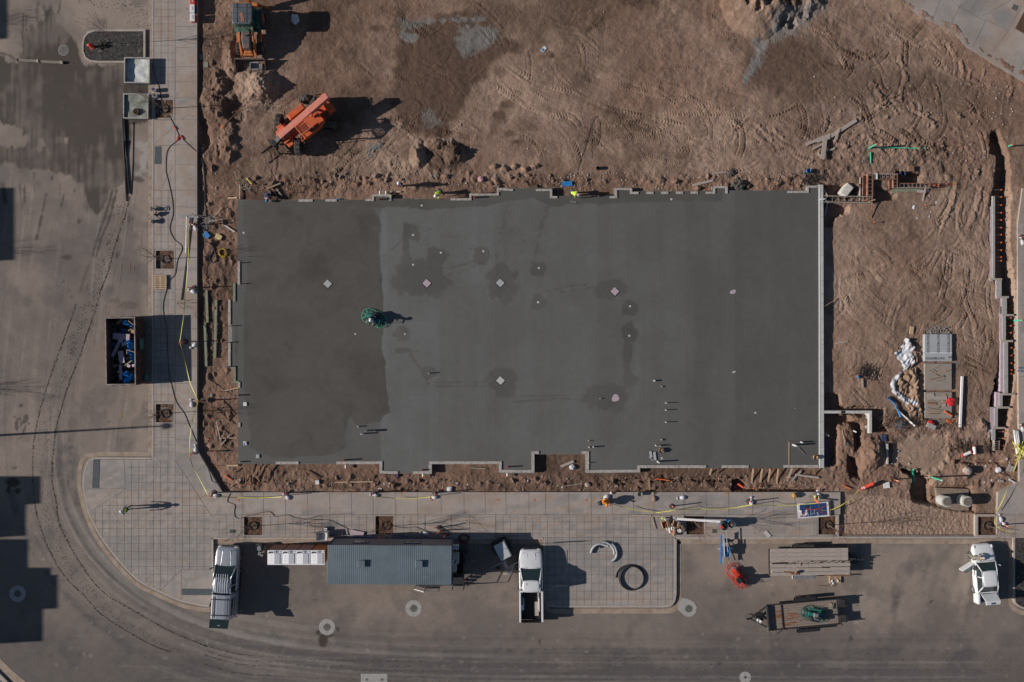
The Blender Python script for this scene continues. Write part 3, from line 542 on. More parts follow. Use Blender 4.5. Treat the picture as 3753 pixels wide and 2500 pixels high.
for x_ in (564,642):line(x_,-40,x_,1676,.03)
for y_ in (97,174,243,298,358,436,530,603,696,758,828,910,990,1060,1130,1203,1270,1340,1405,1480,1552,1612):line(643,y_,723,y_+2,.03,1)
blk=[(358,440),(910,1000),(440,697),(1474,1556)]
yy=8.
while yy < 1676:
 if not any(a < yy < b for a,b in blk):line(565,yy,641,yy,.026)
 yy += 26.6
for a,b in ((-20,358),(697,912),(1000,1474),(1556,1676)):
 for x_ in (590,616):line(x_,a,x_,b,.026)
for y_ in (440,533,697):line(565,y_,641,y_,.035)
line(565,530,640,460,.02,2);line(590,690,640,600,.02,2)
line(557,1684,345,1684,.05,2);line(345,1684,345,1700,.03,2);line(455,1685,459,1795,.03);line(459,1793,336,1872,.03);line(297,1793,459,1790,.025,2)
line(643,1686,775,1892,.04,2);line(643,1676,720,1650,.02,2);line(643,1686,723,1650,.02,1)
for (x0,y0,x1,y1) in ((684,1750,756,1706),(733,1826,806,1795)):line(x0,y0,x1,y1,.03)
plz=[(459,1687),(642,1687),(772,1892),(772,2088),(665,2088),(582,2168),(505,2122),(434,2048),(376,1972),(344,1915),(334,1873),(459,1795)]
for k_ in range(0,18):
 x_=349+k_*26.6;ys_=[y for y in range(1688,2200,3) if nin((x_,y),plz)]
 if ys_:line(x_,min(ys_),x_,max(ys_),.028)
for k_ in range(0,20):
 y_=1713+k_*(29. if k_ > 16 else 28.);xs_=[x for x in range(320,775,3) if nin((x,y_),plz)]
 if xs_:line(min(xs_),y_,max(xs_),y_,.028)
line(665,2088,772,2088,.03,2);line(665,2088,582,2170,.03,2);line(665,2088,663,2205,.03)
line(775,1886,3080,1886,.03)
for x_ in (887,965,1046,1127,1208,1288,1367,1450,1530,1616,1700,1778,1854,1938,1999,2084,2167,2243,2321,2396,2506,2588,2670,2758,2834,2913,2990):line(x_,1805,x_+1,1886,.035)
line(775,1969,3075,1970,.03,2)
for x_ in list(np.arange(803,1560,27.))+list(np.arange(1817,2500,27.)):
 if not (885 < x_ < 968 or 1366 < x_ < 1450):line(x_,1887,x_,1968,.026)
for y_ in (1913,1940):
 for a,b in ((776,888),(968,1370),(1449,1557),(1817,2500)):line(a,y_,b,y_,.026)
for x_ in (1557,1654,1721,1817):line(x_,1886,x_,1969,.035)
line(1654,1886,1600,1940,.02,2);line(1721,1886,1800,1960,.02,1)
for x_ in np.arange(2660,3000,54.):line(x_,1888,x_,1968,.012,2)
for y_ in (1913,1940):line(2600,y_,2995,y_,.012,2)
for k_,p in PITS.items():
 for (x0,y0,x1,y1) in ((p[0]-6,p[1]-6,p[2]+6,p[1]-6),(p[0]-6,p[3]+6,p[2]+6,p[3]+6),(p[0]-6,p[1]-6,p[0]-6,p[3]+6),(p[2]+6,p[1]-6,p[2]+6,p[3]+6)):
  if k_ != 'h':line(x0,y0,x1,y1,.02,2)
isl=[(1992,1965),(1992,2190),(1999,2210),(2014,2224),(2440,2226),(2462,2215),(2471,2190),(2471,1965)]
for x_ in np.arange(2006,2470,27.):line(x_,1970,x_,2222,.028)
for y_ in (1995,2022,2049,2078,2107,2137,2167,2196):line(1998,y_,2468,y_,.028)
sta=[('g',1120,1720,10,10,0),('g',560,1900,330,330,.62),('g',2230,2090,300,170,.6),('c',400,1745,70,60,.9),('c',350,1820,40,60,.9),('c',690,2140,90,56,.9),('g',500,1720,50,22,.8),('g',608,1430,40,60,.8),('g',600,1130,40,90,.7),('g',2200,1930,60,40,.8),('s',2300,1955,170,14,.6),('g',760,2060,20,60,.5),('s',690,30,30,60,.5),('s',700,110,26,40,.4),('s',665,380,40,50,.7),('g',690,370,30,30,.8),('s',690,640,30,30,.5),('s',1620,1825,30,20,.5),('s',1800,1830,25,20,.5),('s',2440,1820,40,14,.5),('s',2610,1930,50,40,.8),('s',2580,1970,60,16,.7),('g',2300,2160,60,30,.6),('g',2450,2140,20,30,.6),('s',875,1832,10,8,.8),('s',2700,1900,40,20,.4),('s',830,1860,30,16,.3),('s',590,520,30,30,.3),('s',640,790,30,50,.3),('s',2340,1985,60,14,.5)]
west=[(556,-60),(556,1676),(349,1676),(330,1682),(316,1698),(307,1725),(300,1760),(302,1800),(319,1875),(339,1923),(371,1979),(430,2056),(502,2130),(582,2172),(661,2206),(733,2222),(765,2225),(774,2200),(774,1969),(1992,1969),(1992,2190),(1999,2210),(2014,2224),(2440,2226),(2462,2215),(2474,2190),(2474,1972),(3074,1972),(3074,1888),(3080,1886),(3080,1804),(815,1804),(750,1697),(722,1650),(722,-60)]
pave('pavement',west,.15,[PITS[k] for k in 'abcdefg'],J,stains=sta)
J=[]
for (x0,y0,x1,y1) in (((3414),85,3450,-10),(3478,100,3524,12),(3564,175,3612,78),(3638,190,3695,112),(3740,250,3760,212),(3600,60,3720,-8),(3612,78,3500,15),(3500,15,3480,-10),(3612,72,3695,112),(3695,112,3745,20)):line(x0,y0,x1,y1,.03)
for t_ in (.25,.5,.75):line(3500+t_*110,10+t_*60,3540+t_*110,-30+t_*30,.02)
pave('pavement',[(3270,-60),(3300,-5),(3370,60),(3495,118),(3540,170),(3630,228),(3760,305),(3900,390),(3900,-60)],.16,[],J,stains=[('g',3560,20,60,50,.8),('g',3680,60,50,46,.8)])
J=[]
line(3654,1886,3760,1886,.03);line(3720,1886,3720,1972,.03);line(3735,1120,3760,1120,.03);line(3735,968,3760,968,.03);line(3735,1380,3760,1380,.03);line(3576,1892,3652,1892,.02,2);line(3690,1820,3700,1860,.02,2)
pave('pavement',[(3748,690),(3731,824),(3731,1250),(3735,1600),(3737,1764),(3658,1804),(3655,1885),(3574,1885),(3574,1972),(3722,1972),(4200,1972),(4200,690)],.155,[PITS['h']],J,stains=[('s',3600,1975,60,14,.4),('g',3700,1850,40,40,.3)],gr=.2)
M_kerb=M('kerb_concrete',(.40,.35,.305),.85,var=.1,scale=3,bump=.15,dirt=.15,dcol=(.27,.19,.13))
M_gut=M('gutter_concrete',(.36,.285,.225),.88,var=.14,scale=1.5,bump=.15,dirt=.6,dcol=(.24,.155,.1))
def band(pl,wd,z,off=0.):
 """ribbon along a picture polyline"""
 P=[Vector((p[0],p[1])) for p in pl];L_,R_=[],[]
 for i,p in enumerate(P):
  d=(P[min(i+1,len(P)-1)]-P[max(i-1,0)]).normalized();n=Vector((-d.y,d.x));L_.append(p+n*(off-wd/2));R_.append(p+n*(off+wd/2))
 return L_,R_
def ribbon(mb,pl,wd,z,z0=-.2,off=0.):
 L_,R_=band(pl,wd,z,off)
 for i in range(len(pl)-1):
  q=[W(L_[i],z),W(L_[i+1],z),W(R_[i+1],z),W(R_[i],z)];b=[V(v.x,v.y,z0) for v in q]
  if (q[1]-q[0]).cross(q[2]-q[1]).z < 0:q=q[::-1];b=b[::-1]
  mb.add(q+b,[(0,1,2,3),(0,4,5,1),(1,5,6,2),(2,6,7,3),(3,7,4,0)])
kb,gt=MB(),MB()
ribbon(kb,[(559,-60),(559,1679)],7,.156);ribbon(kb,[(556,1680),(349,1679)],7,.156)
pc=curve((349,1680),(330,1686),(318,1702),(310,1730),(306,1765),(308,1800),(324,1875),(344,1920),(376,1975),(434,2052),(506,2126),(585,2168),(662,2201),(733,2217),(764,2220))
gc=curve((345,1668),(318,1672),(300,1690),(292,1725),(290,1770),(296,1810),(312,1878),(332,1928),(364,1986),(424,2064),(497,2138),(577,2181),(657,2216),(731,2233),(776,2236))
ribbon(kb,pc,6,.156);ribbon(gt,gc,15,.012)
ribbon(gt,[(549,-60),(549,1668)],12,.012);ribbon(gt,[(549,1665),(345,1665)],16,.016)
ribbon(kb,[(778,2215),(778,1973)],7,.156);ribbon(kb,[(775,1973),(1994,1973)],6,.156);ribbon(gt,[(784,1984),(1990,1984)],17,.012)
ik=[(1995,1970)]+curve((1995,1976),(1995,2190),(2001,2208),(2016,2221),(2440,2223),(2461,2213),(2473,2190),(2475,1976))+[(2475,1973)]
ribbon(kb,[(1995,1970),(1995,2188)],7,.156);ribbon(kb,curve((1995,2188),(2001,2208),(2016,2221),(2040,2223)),7,.158);ribbon(kb,[(2036,2223),(2430,2223)],7,.156)
ribbon(kb,curve((2426,2223),(2455,2219),(2470,2203),(2475,2178)),8,.158);ribbon(kb,[(2475,2180),(2475,1972)],9,.156)
ribbon(gt,curve((1988,2190),(1993,2212),(2012,2236),(2036,2240)),16,.014);ribbon(gt,[(2034,2240),(2440,2240)],18,.012);ribbon(gt,curve((2436,2240),(2466,2236),(2484,2220),(2491,2190)),18,.014);ribbon(gt,[(2491,2194),(2489,1984)],14,.012)
ribbon(kb,[(2474,1973),(3074,1972)],8,.156);ribbon(kb,[(3073,1970),(3722,1970)],7,.158);ribbon(gt,[(2484,1985),(3706,1985)],17,.012)
ribbon(kb,[(3070,1806),(3070,1966)],9,.158) if 0 else ribbon(kb,[(3071,1888),(3071,1966)],8,.158)
ribbon(kb,[(3578,1966),(3578,1888)],8,.162);ribbon(kb,[(3575,1890),(3655,1890)],7,.163)
ribbon(kb,[(3717,1973),(3717,2190)],7,.156);ribbon(kb,curve((3717,2186),(3722,2210),(3740,2224),(3770,2230),(3900,2232)),7,.158)
ribbon(gt,curve((3704,2186),(3708,2218),(3730,2240),(3770,2248),(3900,2250)),16,.014);ribbon(gt,[(3704,1994),(3704,2190)],14,.012)
ribbon(gt,[D0(-120,1260),D0(-20,1390),D0(80,1490),D0(260,1640)],34,.014);ribbon(kb,[D0(-160,1340),D0(-40,1480),D0(80,1600)],14,.15)
kb.build('kerb',M_kerb,kind='structure');gt.build('gutter',M_gut,kind='structure')
def patch(name,polyp,z,mat,kind='structure',z0=None):
 mb=MB();s=[W(p,z) for p in polyp];mb.prism([(v.x,v.y) for v in s],(z-.1) if z0 is None else z0,z);return mb.build(name,mat,kind=kind)
M_grav=M('dark_gravel',(.042,.037,.036),.9,var=.85,scale=5.5,bump=1.,bscale=9,dirt=.05,dcol=(.3,.27,.24))
patch('gravel_bed',[(3720,1973),(3720,2188),(3727,2206),(3744,2219),(3900,2226),(3900,1973)],.13,M_grav)
pl_o=TT(A0,(1385,268),(860,270),(800,290),(765,340),(755,420),(755,480),(780,535),(830,570),(900,577),(1385,577))
pl_i=TT(A0,(1318,288),(870,288),(810,310),(778,350),(768,420),(768,470),(790,525),(830,552),(900,560),(1318,560))
patch('gravel_bed',pl_i,.12,M_grav);kk=MB()
o_,i_=[W(p,.15) for p in TT(A0,(1336,268),(860,270),(800,290),(765,340),(752,420),(755,480),(780,535),(830,572),(900,577),(1336,577))],[W(p,.15) for p in pl_i]
for k_ in range(len(o_)):
 n_=(k_+1) % len(o_);q=[o_[k_],o_[n_],i_[n_],i_[k_]];b=[V(v.x,v.y,-.1) for v in q]
 if (q[1]-q[0]).cross(q[2]-q[1]).z < 0:q,b=q[::-1],b[::-1]
 kk.add(q+b,[(0,1,2,3),(0,4,5,1),(1,5,6,2),(2,6,7,3),(3,7,4,0)])
kk.build('kerb',M_kerb,kind='structure')
MS=M('pit_soil',(.105,.055,.032),.95,var=.45,scale=9,bump=1.,bscale=16,dirt=.2,dcol=(.2,.13,.085))
for k_,p in PITS.items():
 s=Field(np.linspace(p[0]-2,p[2]+2,30),np.linspace(p[1]-2,p[3]+2,30));h_=.02+.08*fbm(s.X,s.Y,14,3,3)
 o=s.mesh('tree_pit',h_,None,[MS]);props(o,kind='structure')
for f,x0,y0,x1,y1 in ((A4,1805,255,1900,330),):
 patch('tree_pit',[A4(1808,262),A4(1882,120),(3800,20),(3800,150)],.175,MS)
# ==== SLAB (fresh concrete)
us=np.arange(0,1.00001,1/960.);vs_=np.arange(0,1.00001,1/450.)
S=Field(us*2150+850,vs_*1060+680)
def swarp(x,y):return x,y+(-.0154*(x-870))*(1-(y-700)/1000)+(.0066*(x-870))*((y-700)/1000)
def sinv(p):
 x,y=p
 for _ in range(4):
  yy_=y-((-.0154*(x-870))*(1-(y-700)/1000)+(.0066*(x-870))*((y-700)/1000));
  d=yy_
  y2=p[1]-((-.0154*(x-870))*(1-(d-700)/1000)+(.0066*(x-870))*((d-700)/1000));y=p[1];d=y2
 return (x,d)
NE=[(870,733),(1372,732),(1372,716),(1433,715),(1433,728),(1725,729),(1725,720),(1829,718),(1829,704),(1838,704),(1838,689),(2026,689),(2026,719),(2252,717),(2252,688),(2315,688),(2315,701),(2611,700),(2611,683),(2667,683),(2667,698),(2957,698),(2957,681),(3001,680),(3003,1714),(2346,1716),(2346,1733),(2146,1734),(2146,1665),(1958,1665),(1958,1735),(1824,1735),(1824,1700),(1582,1700),(1582,1731),(1396,1737),(1396,1700),(873,1700),(873,1403),(854,1403),(854,1342),(836,1342),(836,1101),(854,1101),(854,1037),(871,1037)]
for n_ in ('wet','pal','dk'):S.layer(n_)
wx,wy=swarp(S.X,S.Y)
class SV:pass
SF=Field([0],[0]);SF.X,SF.Y,SF.xs,SF.ys,SF.l=wx,wy,S.xs,S.ys,S.l
def spoly(n,poly,val,soft=3.,warp=0.,ws=20.,mode='mix'):
 d=sdpoly(wx,wy,poly)
 if warp:d=d+warp*2*fbm(wx,wy,ws,2,4,.6)
 a=1-sst(-soft/2,soft/2,d);L=S.l[n]
 L[...]=L*(1-a)+val*a if mode == 'mix' else (L+val*a if mode == 'add' else np.maximum(L,val*a))
leftwet=TT(B1,(340,400),(500,370),(900,340),(1200,330),(1480,340),(1590,420),(1620,540),(1620,900),(1650,1100),(1650,1300))+TT(C1,(1640,60),(1680,200),(1670,330),(1680,560),(1690,650),(1640,700),(1610,760),(1400,770),(1320,640),(1300,800),(1290,980),(1200,1040),(900,1080),(600,1060),(420,980),(420,700),(380,500),(330,250),(290,100))+TT(B1,(300,1400),(330,1250),(370,1100),(400,950),(400,800),(370,650),(340,500))
S.l['pal'] += .22
spoly('wet',leftwet,1.,3,9,90)
spoly('pal',[(1392,770),(1412,770),(1420,1000),(1416,1250),(1424,1500),(1412,1560),(1398,1400),(1400,1100)],.2,5,5,40,'add')
spoly('wet',TT(B2,(-800,200),(0,200),(0,350),(200,360),(500,340),(700,330),(850,290),(1000,270),(1150,250),(1260,310),(1300,340),(1500,310),(1800,310),(1900,310),(1900,150),(1300,150),(700,150),(0,200)),.75,4,4,16)
spoly('wet',TT(B3,(-20,150),(1000,160),(1000,280),(500,285),(0,300)),.75,5,3,20)
spoly('wet',TT(B1,(300,260),(1560,230),(1900,240),(1900,330),(1560,345),(900,350),(330,400),(345,300)),.9,6,3,20)
spoly('wet',[(870,733),(893,735),(893,1700),(870,1700)],.12,4,2,12)
for a_,b_,v_ in ((1397,1610,.50),(1610,1809,.30),(1809,2004,.22),(2004,2187,.28),(2187,2342,.14),(2342,2513,.07),(2513,2692,-.02),(2692,3010,-.22)):
 S.l['pal'] += v_*((wx > a_+4*fbm(wx,wy,300,1)) & (wx <= b_+4*fbm(wx,wy,300,1)))
for x_,y_,w2,h2,v_ in ((1610,720,190,330,.06),(1500,1180,100,60,.14),(1500,1450,90,60,.1),(1580,1460,8,300,.1),(1800,1160,12,500,.1),(2000,760,6,900,.06),(2185,800,6,400,.06),(2330,1180,22,280,.12),(2250,1030,100,60,.06),(2440,760,80,500,.04),(1380,780,40,300,.16),(1398,1270,26,80,.16),(1380,1500,30,60,.12),(1900,1260,100,150,.05),(2260,1380,90,70,.05)):
 S.l['pal'] += v_*((np.abs(wx-x_-w2/2) < w2/2) & (np.abs(wy-y_-h2/2) < h2/2))
for k_ in range(70):
 x_=rnd.uniform(1420,2980);y_=rnd.uniform(740,1500);l_=rnd.uniform(40,240);S.l['pal'] += rnd.uniform(-.09,.14)*((np.abs(wx-x_) < 1.6) & (wy > y_) & (wy < y_+l_))
 y_=rnd.uniform(740,1680);x_=rnd.uniform(1420,2800);l_=rnd.uniform(60,190);S.l['pal'] += rnd.uniform(-.08,.10)*((np.abs(wy-y_) < 1.5) & (wx > x_) & (wx < x_+l_))
def sell(n,f,u,v,rx,ry,val,warp=.18,soft=.1):
 cx,cy=f(u,v);d=np.sqrt(((wx-cx)/rx)**2+((wy-cy)/ry)**2)+warp*2*fbm(wx,wy,24,3,4,.6);a=(1-sst(1-soft,1+soft,d))*val;S.l[n][...]=np.maximum(S.l[n],a)
for f,u,v,rx,ry in ((B2,30,570,26,34),(B2,250,790,38,36),(B2,120,950,80,60),(B2,200,1040,66,48),(B2,0,1000,60,60),(B2,660,780,30,34),(B2,850,1040,56,66),(B2,840,940,40,34),(B2,1185,900,28,26),(B2,1185,1210,28,28),(B3,-10,1090,58,42),(B3,-90,1100,40,40),(B3,150,1270,28,30),(B3,140,1500,30,40),(C3,120,100,18,90),(C3,150,360,28,22),(C3,0,520,60,52),(C2,1740,520,60,44),(C2,850,350,52,42),(C2,890,440,38,34),(C2,180,290,28,22),(B1,1820,1500,30,26),(B1,1860,900,30,60),(B1,1850,640,14,60),(C1,1840,90,40,10)):
 sell('wet',f,u,v,rx,ry,.62,.26,.14)
for f,pl in ((B2,[(350,900),(520,860),(600,830)]),(B2,[(360,960),(450,950),(600,870)]),(B2,[(960,260),(870,520),(820,700),(800,860)]),(B2,[(920,260),(840,560),(800,800)]),(B2,[(1290,330),(1220,520),(1160,760)]),(B2,[(1260,340),(1190,560)]),(B2,[(1270,1110),(1500,1060),(1740,1040)]),(B2,[(1270,1140),(1700,1070)]),(C2,[(0,130),(100,250),(180,400)]),(C2,[(0,90),(60,190)]),(C2,[(230,380),(700,380)]),(C2,[(240,415),(700,412)]),(C2,[(960,510),(1350,500),(1640,490)]),(C2,[(960,560),(1300,535),(1620,530)]),(B1,[(1640,790),(1780,680),(1882,560)]),(B1,[(1650,830),(1800,720)]),(B2,[(1180,960),(1185,1160)])):
 P_=TT(f,*pl);d,s_,sd_,T_=sdline(wx,wy,P_);a=(1-sst(2,6,d))*.55*np.clip(.6+2*fbm(wx,wy,16,2),0,1);S.l['wet'][...]=np.maximum(S.l['wet'],a)
S.l['dk'] += np.clip(.12+.9*fbm(wx,wy,200,5,5,.6),0,.5)*(.3+.7*S.l['wet'])
for k_ in range(110):
 x_,y_=rnd.uniform(1500,2010),rnd.uniform(800,900);y_ += (x_-1500)*.1;S.l['dk'][...]=np.maximum(S.l['dk'],.7*(np.hypot(wx-x_,wy-y_) < 2.2)) if k_ < 60 else S.l['dk']
S.l['pal'] += .22*np.clip(fbm(wx,wy/5,60,4,3),-.5,.5)+.14*vn(wx,wy/30.,22,6)
for k_ in range(26):
 x0_,y0_=rnd.choice([1397,1610,1809,2004,2187,2342,2513,2692]),rnd.uniform(760,1600);w2,h2=rnd.uniform(60,190),rnd.uniform(40,260);S.l['pal'] += rnd.uniform(-.09,.12)*((wx > x0_) & (wx < x0_+w2) & (wy > y0_) & (wy < y0_+h2))
for k_ in range(70):
 x_,y_=rnd.uniform(900,1380),rnd.uniform(760,1680);r_,a0=rnd.uniform(25,110),rnd.uniform(0,6.3);d_=np.abs(np.hypot(wx-x_,wy-y_)-r_);an=np.mod(np.arctan2(wy-y_,wx-x_)-a0,6.283);S.l['dk'] += rnd.uniform(.08,.25)*(1-sst(1,5,d_))*(an < 2)*np.clip(an,0,.4)/.4*S.l['wet']
S.l['dk'] += np.clip(1.1*fbm(wx,wy,70,2,4,.6)-.1,0,.4)*S.l['wet']
for n_ in ('wet','pal','dk'):S.l[n_]=np.clip(S.l[n_],0,1)
MSL=attrmat('fresh_concrete',(.104,.102,.095),[('pal',(.158,.161,.157)),('wet',(.096,.090,.079)),('dk',(.066,.061,.053))],.78,(.05,.25),(.10,11.),.12,40.,wetrough=.55,mid=(.06,1.6))
in_=sdpoly(wx,wy,NE);cin=sdpoly((wx[1:,:-1]+wx[1:,1:])/2,(wy[1:,:-1]+wy[:-1,:-1])/2,NE) < 0
SZ=.30
so_=S.mesh('concrete_slab',SZ,cin,[MSL],('wet','pal','dk'),warp=swarp,zs=SZ);props(so_,kind='structure')
body=MB();body.prism([(W(p,SZ).x,W(p,SZ).y) for p in NE],-.6,SZ-.012);body.mat(0)
bo=body.build('slab_edge',M('slab_side',(.26,.25,.235),.9,bump=.2),kind='structure')
# ==== shared materials and small builders
def mats():
 M('orange_worn',(.52,.165,.04),.6,var=.2,scale=3,dirt=.28,dcol=(.14,.08,.05));M('orange_paint',(.62,.115,.035),.5,var=.16,scale=3,dirt=.36,dcol=(.22,.12,.07))
 M('orange_faded',(.62,.22,.155),.5,var=.1,scale=3,dirt=.22,dcol=(.3,.15,.1));M('rubber',(.055,.052,.05),.85,var=.3,scale=12,dirt=.4,dcol=(.15,.12,.10))
 M('black',(.02,.02,.022),.6,var=.3);M('dark_steel',(.06,.058,.055),.5,.3,var=.3,dirt=.2);M('steel',(.42,.42,.42),.4,.6,var=.2);M('silver',(.55,.56,.58),.4,.3,var=.1)
 M('white_paint',(.72,.73,.74),.3,var=.05,coat=.6,dirt=.12,dcol=(.52,.50,.47));M('silver_paint',(.45,.475,.51),.3,.4,var=.06,coat=.5,dirt=.12,dcol=(.36,.35,.33));M('glass',(.025,.04,.038),.06,0,var=.2,spec=.8)
 M('white_pl',(.74,.73,.72),.5,var=.08);M('red_pl',(.62,.06,.03),.5,var=.1);M('oran_pl',(.85,.18,.05),.5,var=.12);M('yel_pl',(.60,.54,.08),.5,var=.15);M('blue_pl',(.03,.2,.48),.5,var=.2)
 M('green_pl',(.06,.55,.33),.5,var=.1);M('wood_grey',(.40,.34,.295),.85,var=.25,scale=3,bump=.3,stretch=(1,8,1),dirt=.25,dcol=(.24,.17,.12));M('wood_new',(.50,.35,.22),.8,var=.2,scale=4,bump=.2)
 M('wood_green',(.22,.25,.17),.85,var=.2,scale=4,dirt=.2);M('wood_brown',(.22,.13,.08),.85,var=.3,scale=4);M('rust',(.28,.12,.07),.85,var=.35,scale=4,dirt=.4,dcol=(.42,.30,.24));M('rebar',(.10,.065,.05),.8,.3,var=.4,scale=10)
 M('teal',(.02,.15,.125),.45,var=.2,scale=4);M('cloth_white',(.62,.62,.64),.85,var=.1,bump=.3,bscale=12);M('cloth_tan',(.33,.22,.15),.9,var=.2,scale=3,bump=.3,bscale=12)
 M('pink',(.46,.36,.41),.85,var=.1,scale=3,dirt=.2,dcol=(.33,.25,.24));M('conc',(.36,.35,.33),.85,var=.12,scale=3,bump=.2,dirt=.2,dcol=(.27,.22,.17));M('conc_pale',(.50,.49,.46),.8,var=.1,scale=3,bump=.15,dirt=.1,dcol=(.3,.25,.2))
 M('hivis',(.55,.85,.05),.7,var=.1);M('navy',(.03,.05,.11),.85,var=.25,scale=6);M('denim',(.06,.08,.13),.85,var=.2);M('drab',(.20,.20,.16),.9,var=.2);M('skin',(.45,.26,.18),.6,var=.05);M('boot',(.09,.06,.04),.8)
 M('red_cloth',(.62,.02,.03),.8,var=.15);M('hat_white',(.8,.8,.8),.4,var=.03);M('hair',(.03,.02,.015),.8);M('board_grey',(.40,.41,.42),.7,var=.06,scale=2);M('card',(.42,.27,.16),.85,var=.1)
 M('twig',(.12,.055,.045),.9,var=.2);M('bark',(.17,.14,.12),.9,var=.2);M('blue_tarp',(.02,.17,.42),.35,var=.3,scale=2)
mats();m_=lambda n:MATS[n]
ORD='first second third fourth fifth sixth seventh eighth ninth tenth eleventh twelfth thirteenth fourteenth fifteenth sixteenth seventeenth eighteenth nineteenth twentieth'.split()
PZ=.157
def rW(f,u0,v0,u1,v1,z):
 a,b=W(f(u0,v0),z),W(f(u1,v1),z);return (a.x+b.x)/2,(a.y+b.y)/2,abs(b.x-a.x),abs(a.y-b.y)
def text(par,s,size,loc,rz,mat,ext=.002,name='lettering',rx=0.):
 cu=bpy.data.curves.new(name,'FONT');cu.body=s;cu.size=size;cu.extrude=ext;cu.align_x='CENTER';cu.align_y='CENTER';cu.resolution_u=2
 t=bpy.data.objects.new('t',cu);C.objects.link(t);dg=bpy.context.evaluated_depsgraph_get();me=bpy.data.meshes.new_from_object(t.evaluated_get(dg));bpy.data.objects.remove(t)
 me.name=name;me.materials.clear();me.materials.append(mat);o=bpy.data.objects.new(name,me);C.objects.link(o);o.parent=par;o.location=loc;o.rotation_euler=(rx,0,rz);return o
# ---- planks, rods, cables
def plank(name,label,cat,p0,p1,wd,th,mat,group=None,tilt=None,z0=None,z1=None):
 """a board between two world points"""
 p0,p1=Vector(p0),Vector(p1);c=(p0+p1)/2;mb=MB();mb.bar(p0-c,p1-c,wd,th)
 return mb.build(name,mat,None,loc=c,label=label,cat=cat,group=group,bevel=.006)
def cable(name,label,cat,pts,r,mat,group=None,n=6,z=None):
 c=Vector(pts[0]);mb=MB();mb.tube([Vector(p)-c for p in pts],r,n);return mb.build(name,mat,None,loc=c,smooth=True,label=label,cat=cat,group=group)
def sm(pts,n=5):
 return curve(*pts,n=n)
def gp(px,h=0.):v=W(px);v.z=gz(*px)+h;return v
# ---- bare street trees
def bare_tree(label,base,h,spread,seed,loc_z=.0,twig='twig',stake=False,group='young leafless street trees'):
 r=random.Random(seed);T=thing('bare_tree',label,'tree',(base.x,base.y,loc_z),r.uniform(0,6),group)
 tr=MB();top=V(r.uniform(-.08,.08),r.uniform(-.08,.08),h*.62);tr.tube([V(0,0,0),V(.02,.01,h*.3),top],.035,7,taper=.45);tr.build('trunk',m_('bark'),T,smooth=True)
 cr=MB()
 def br(p,d,l,rad,dep):
  q=p+d*l*.5+V(r.uniform(-.03,.03),r.uniform(-.03,.03),0);e=q+d*l*.5+V(0,0,l*.08);cr.tube([p,q,e],rad,4,taper=.5)
  if dep:
   for _ in range(r.choice([3,3,4]) if dep > 1 else 3):
    t=r.uniform(.3,1);s=p+(e-p)*t;dd=(d+V(r.uniform(-.8,.8),r.uniform(-.8,.8),r.uniform(-.1,.6))).normalized();br(s,dd,l*r.uniform(.45,.7),rad*.55,dep-1)
 for i in range(11):
  a=i*2.4+r.uniform(-.3,.3);z=h*(.38+.024*i);up=r.uniform(.9,1.7);br(V(0,0,z),V(math.cos(a)*spread,math.sin(a)*spread,up).normalized(),h*r.uniform(.24,.36),.014,2)
 cr.build('crown',m_(twig),T);return T
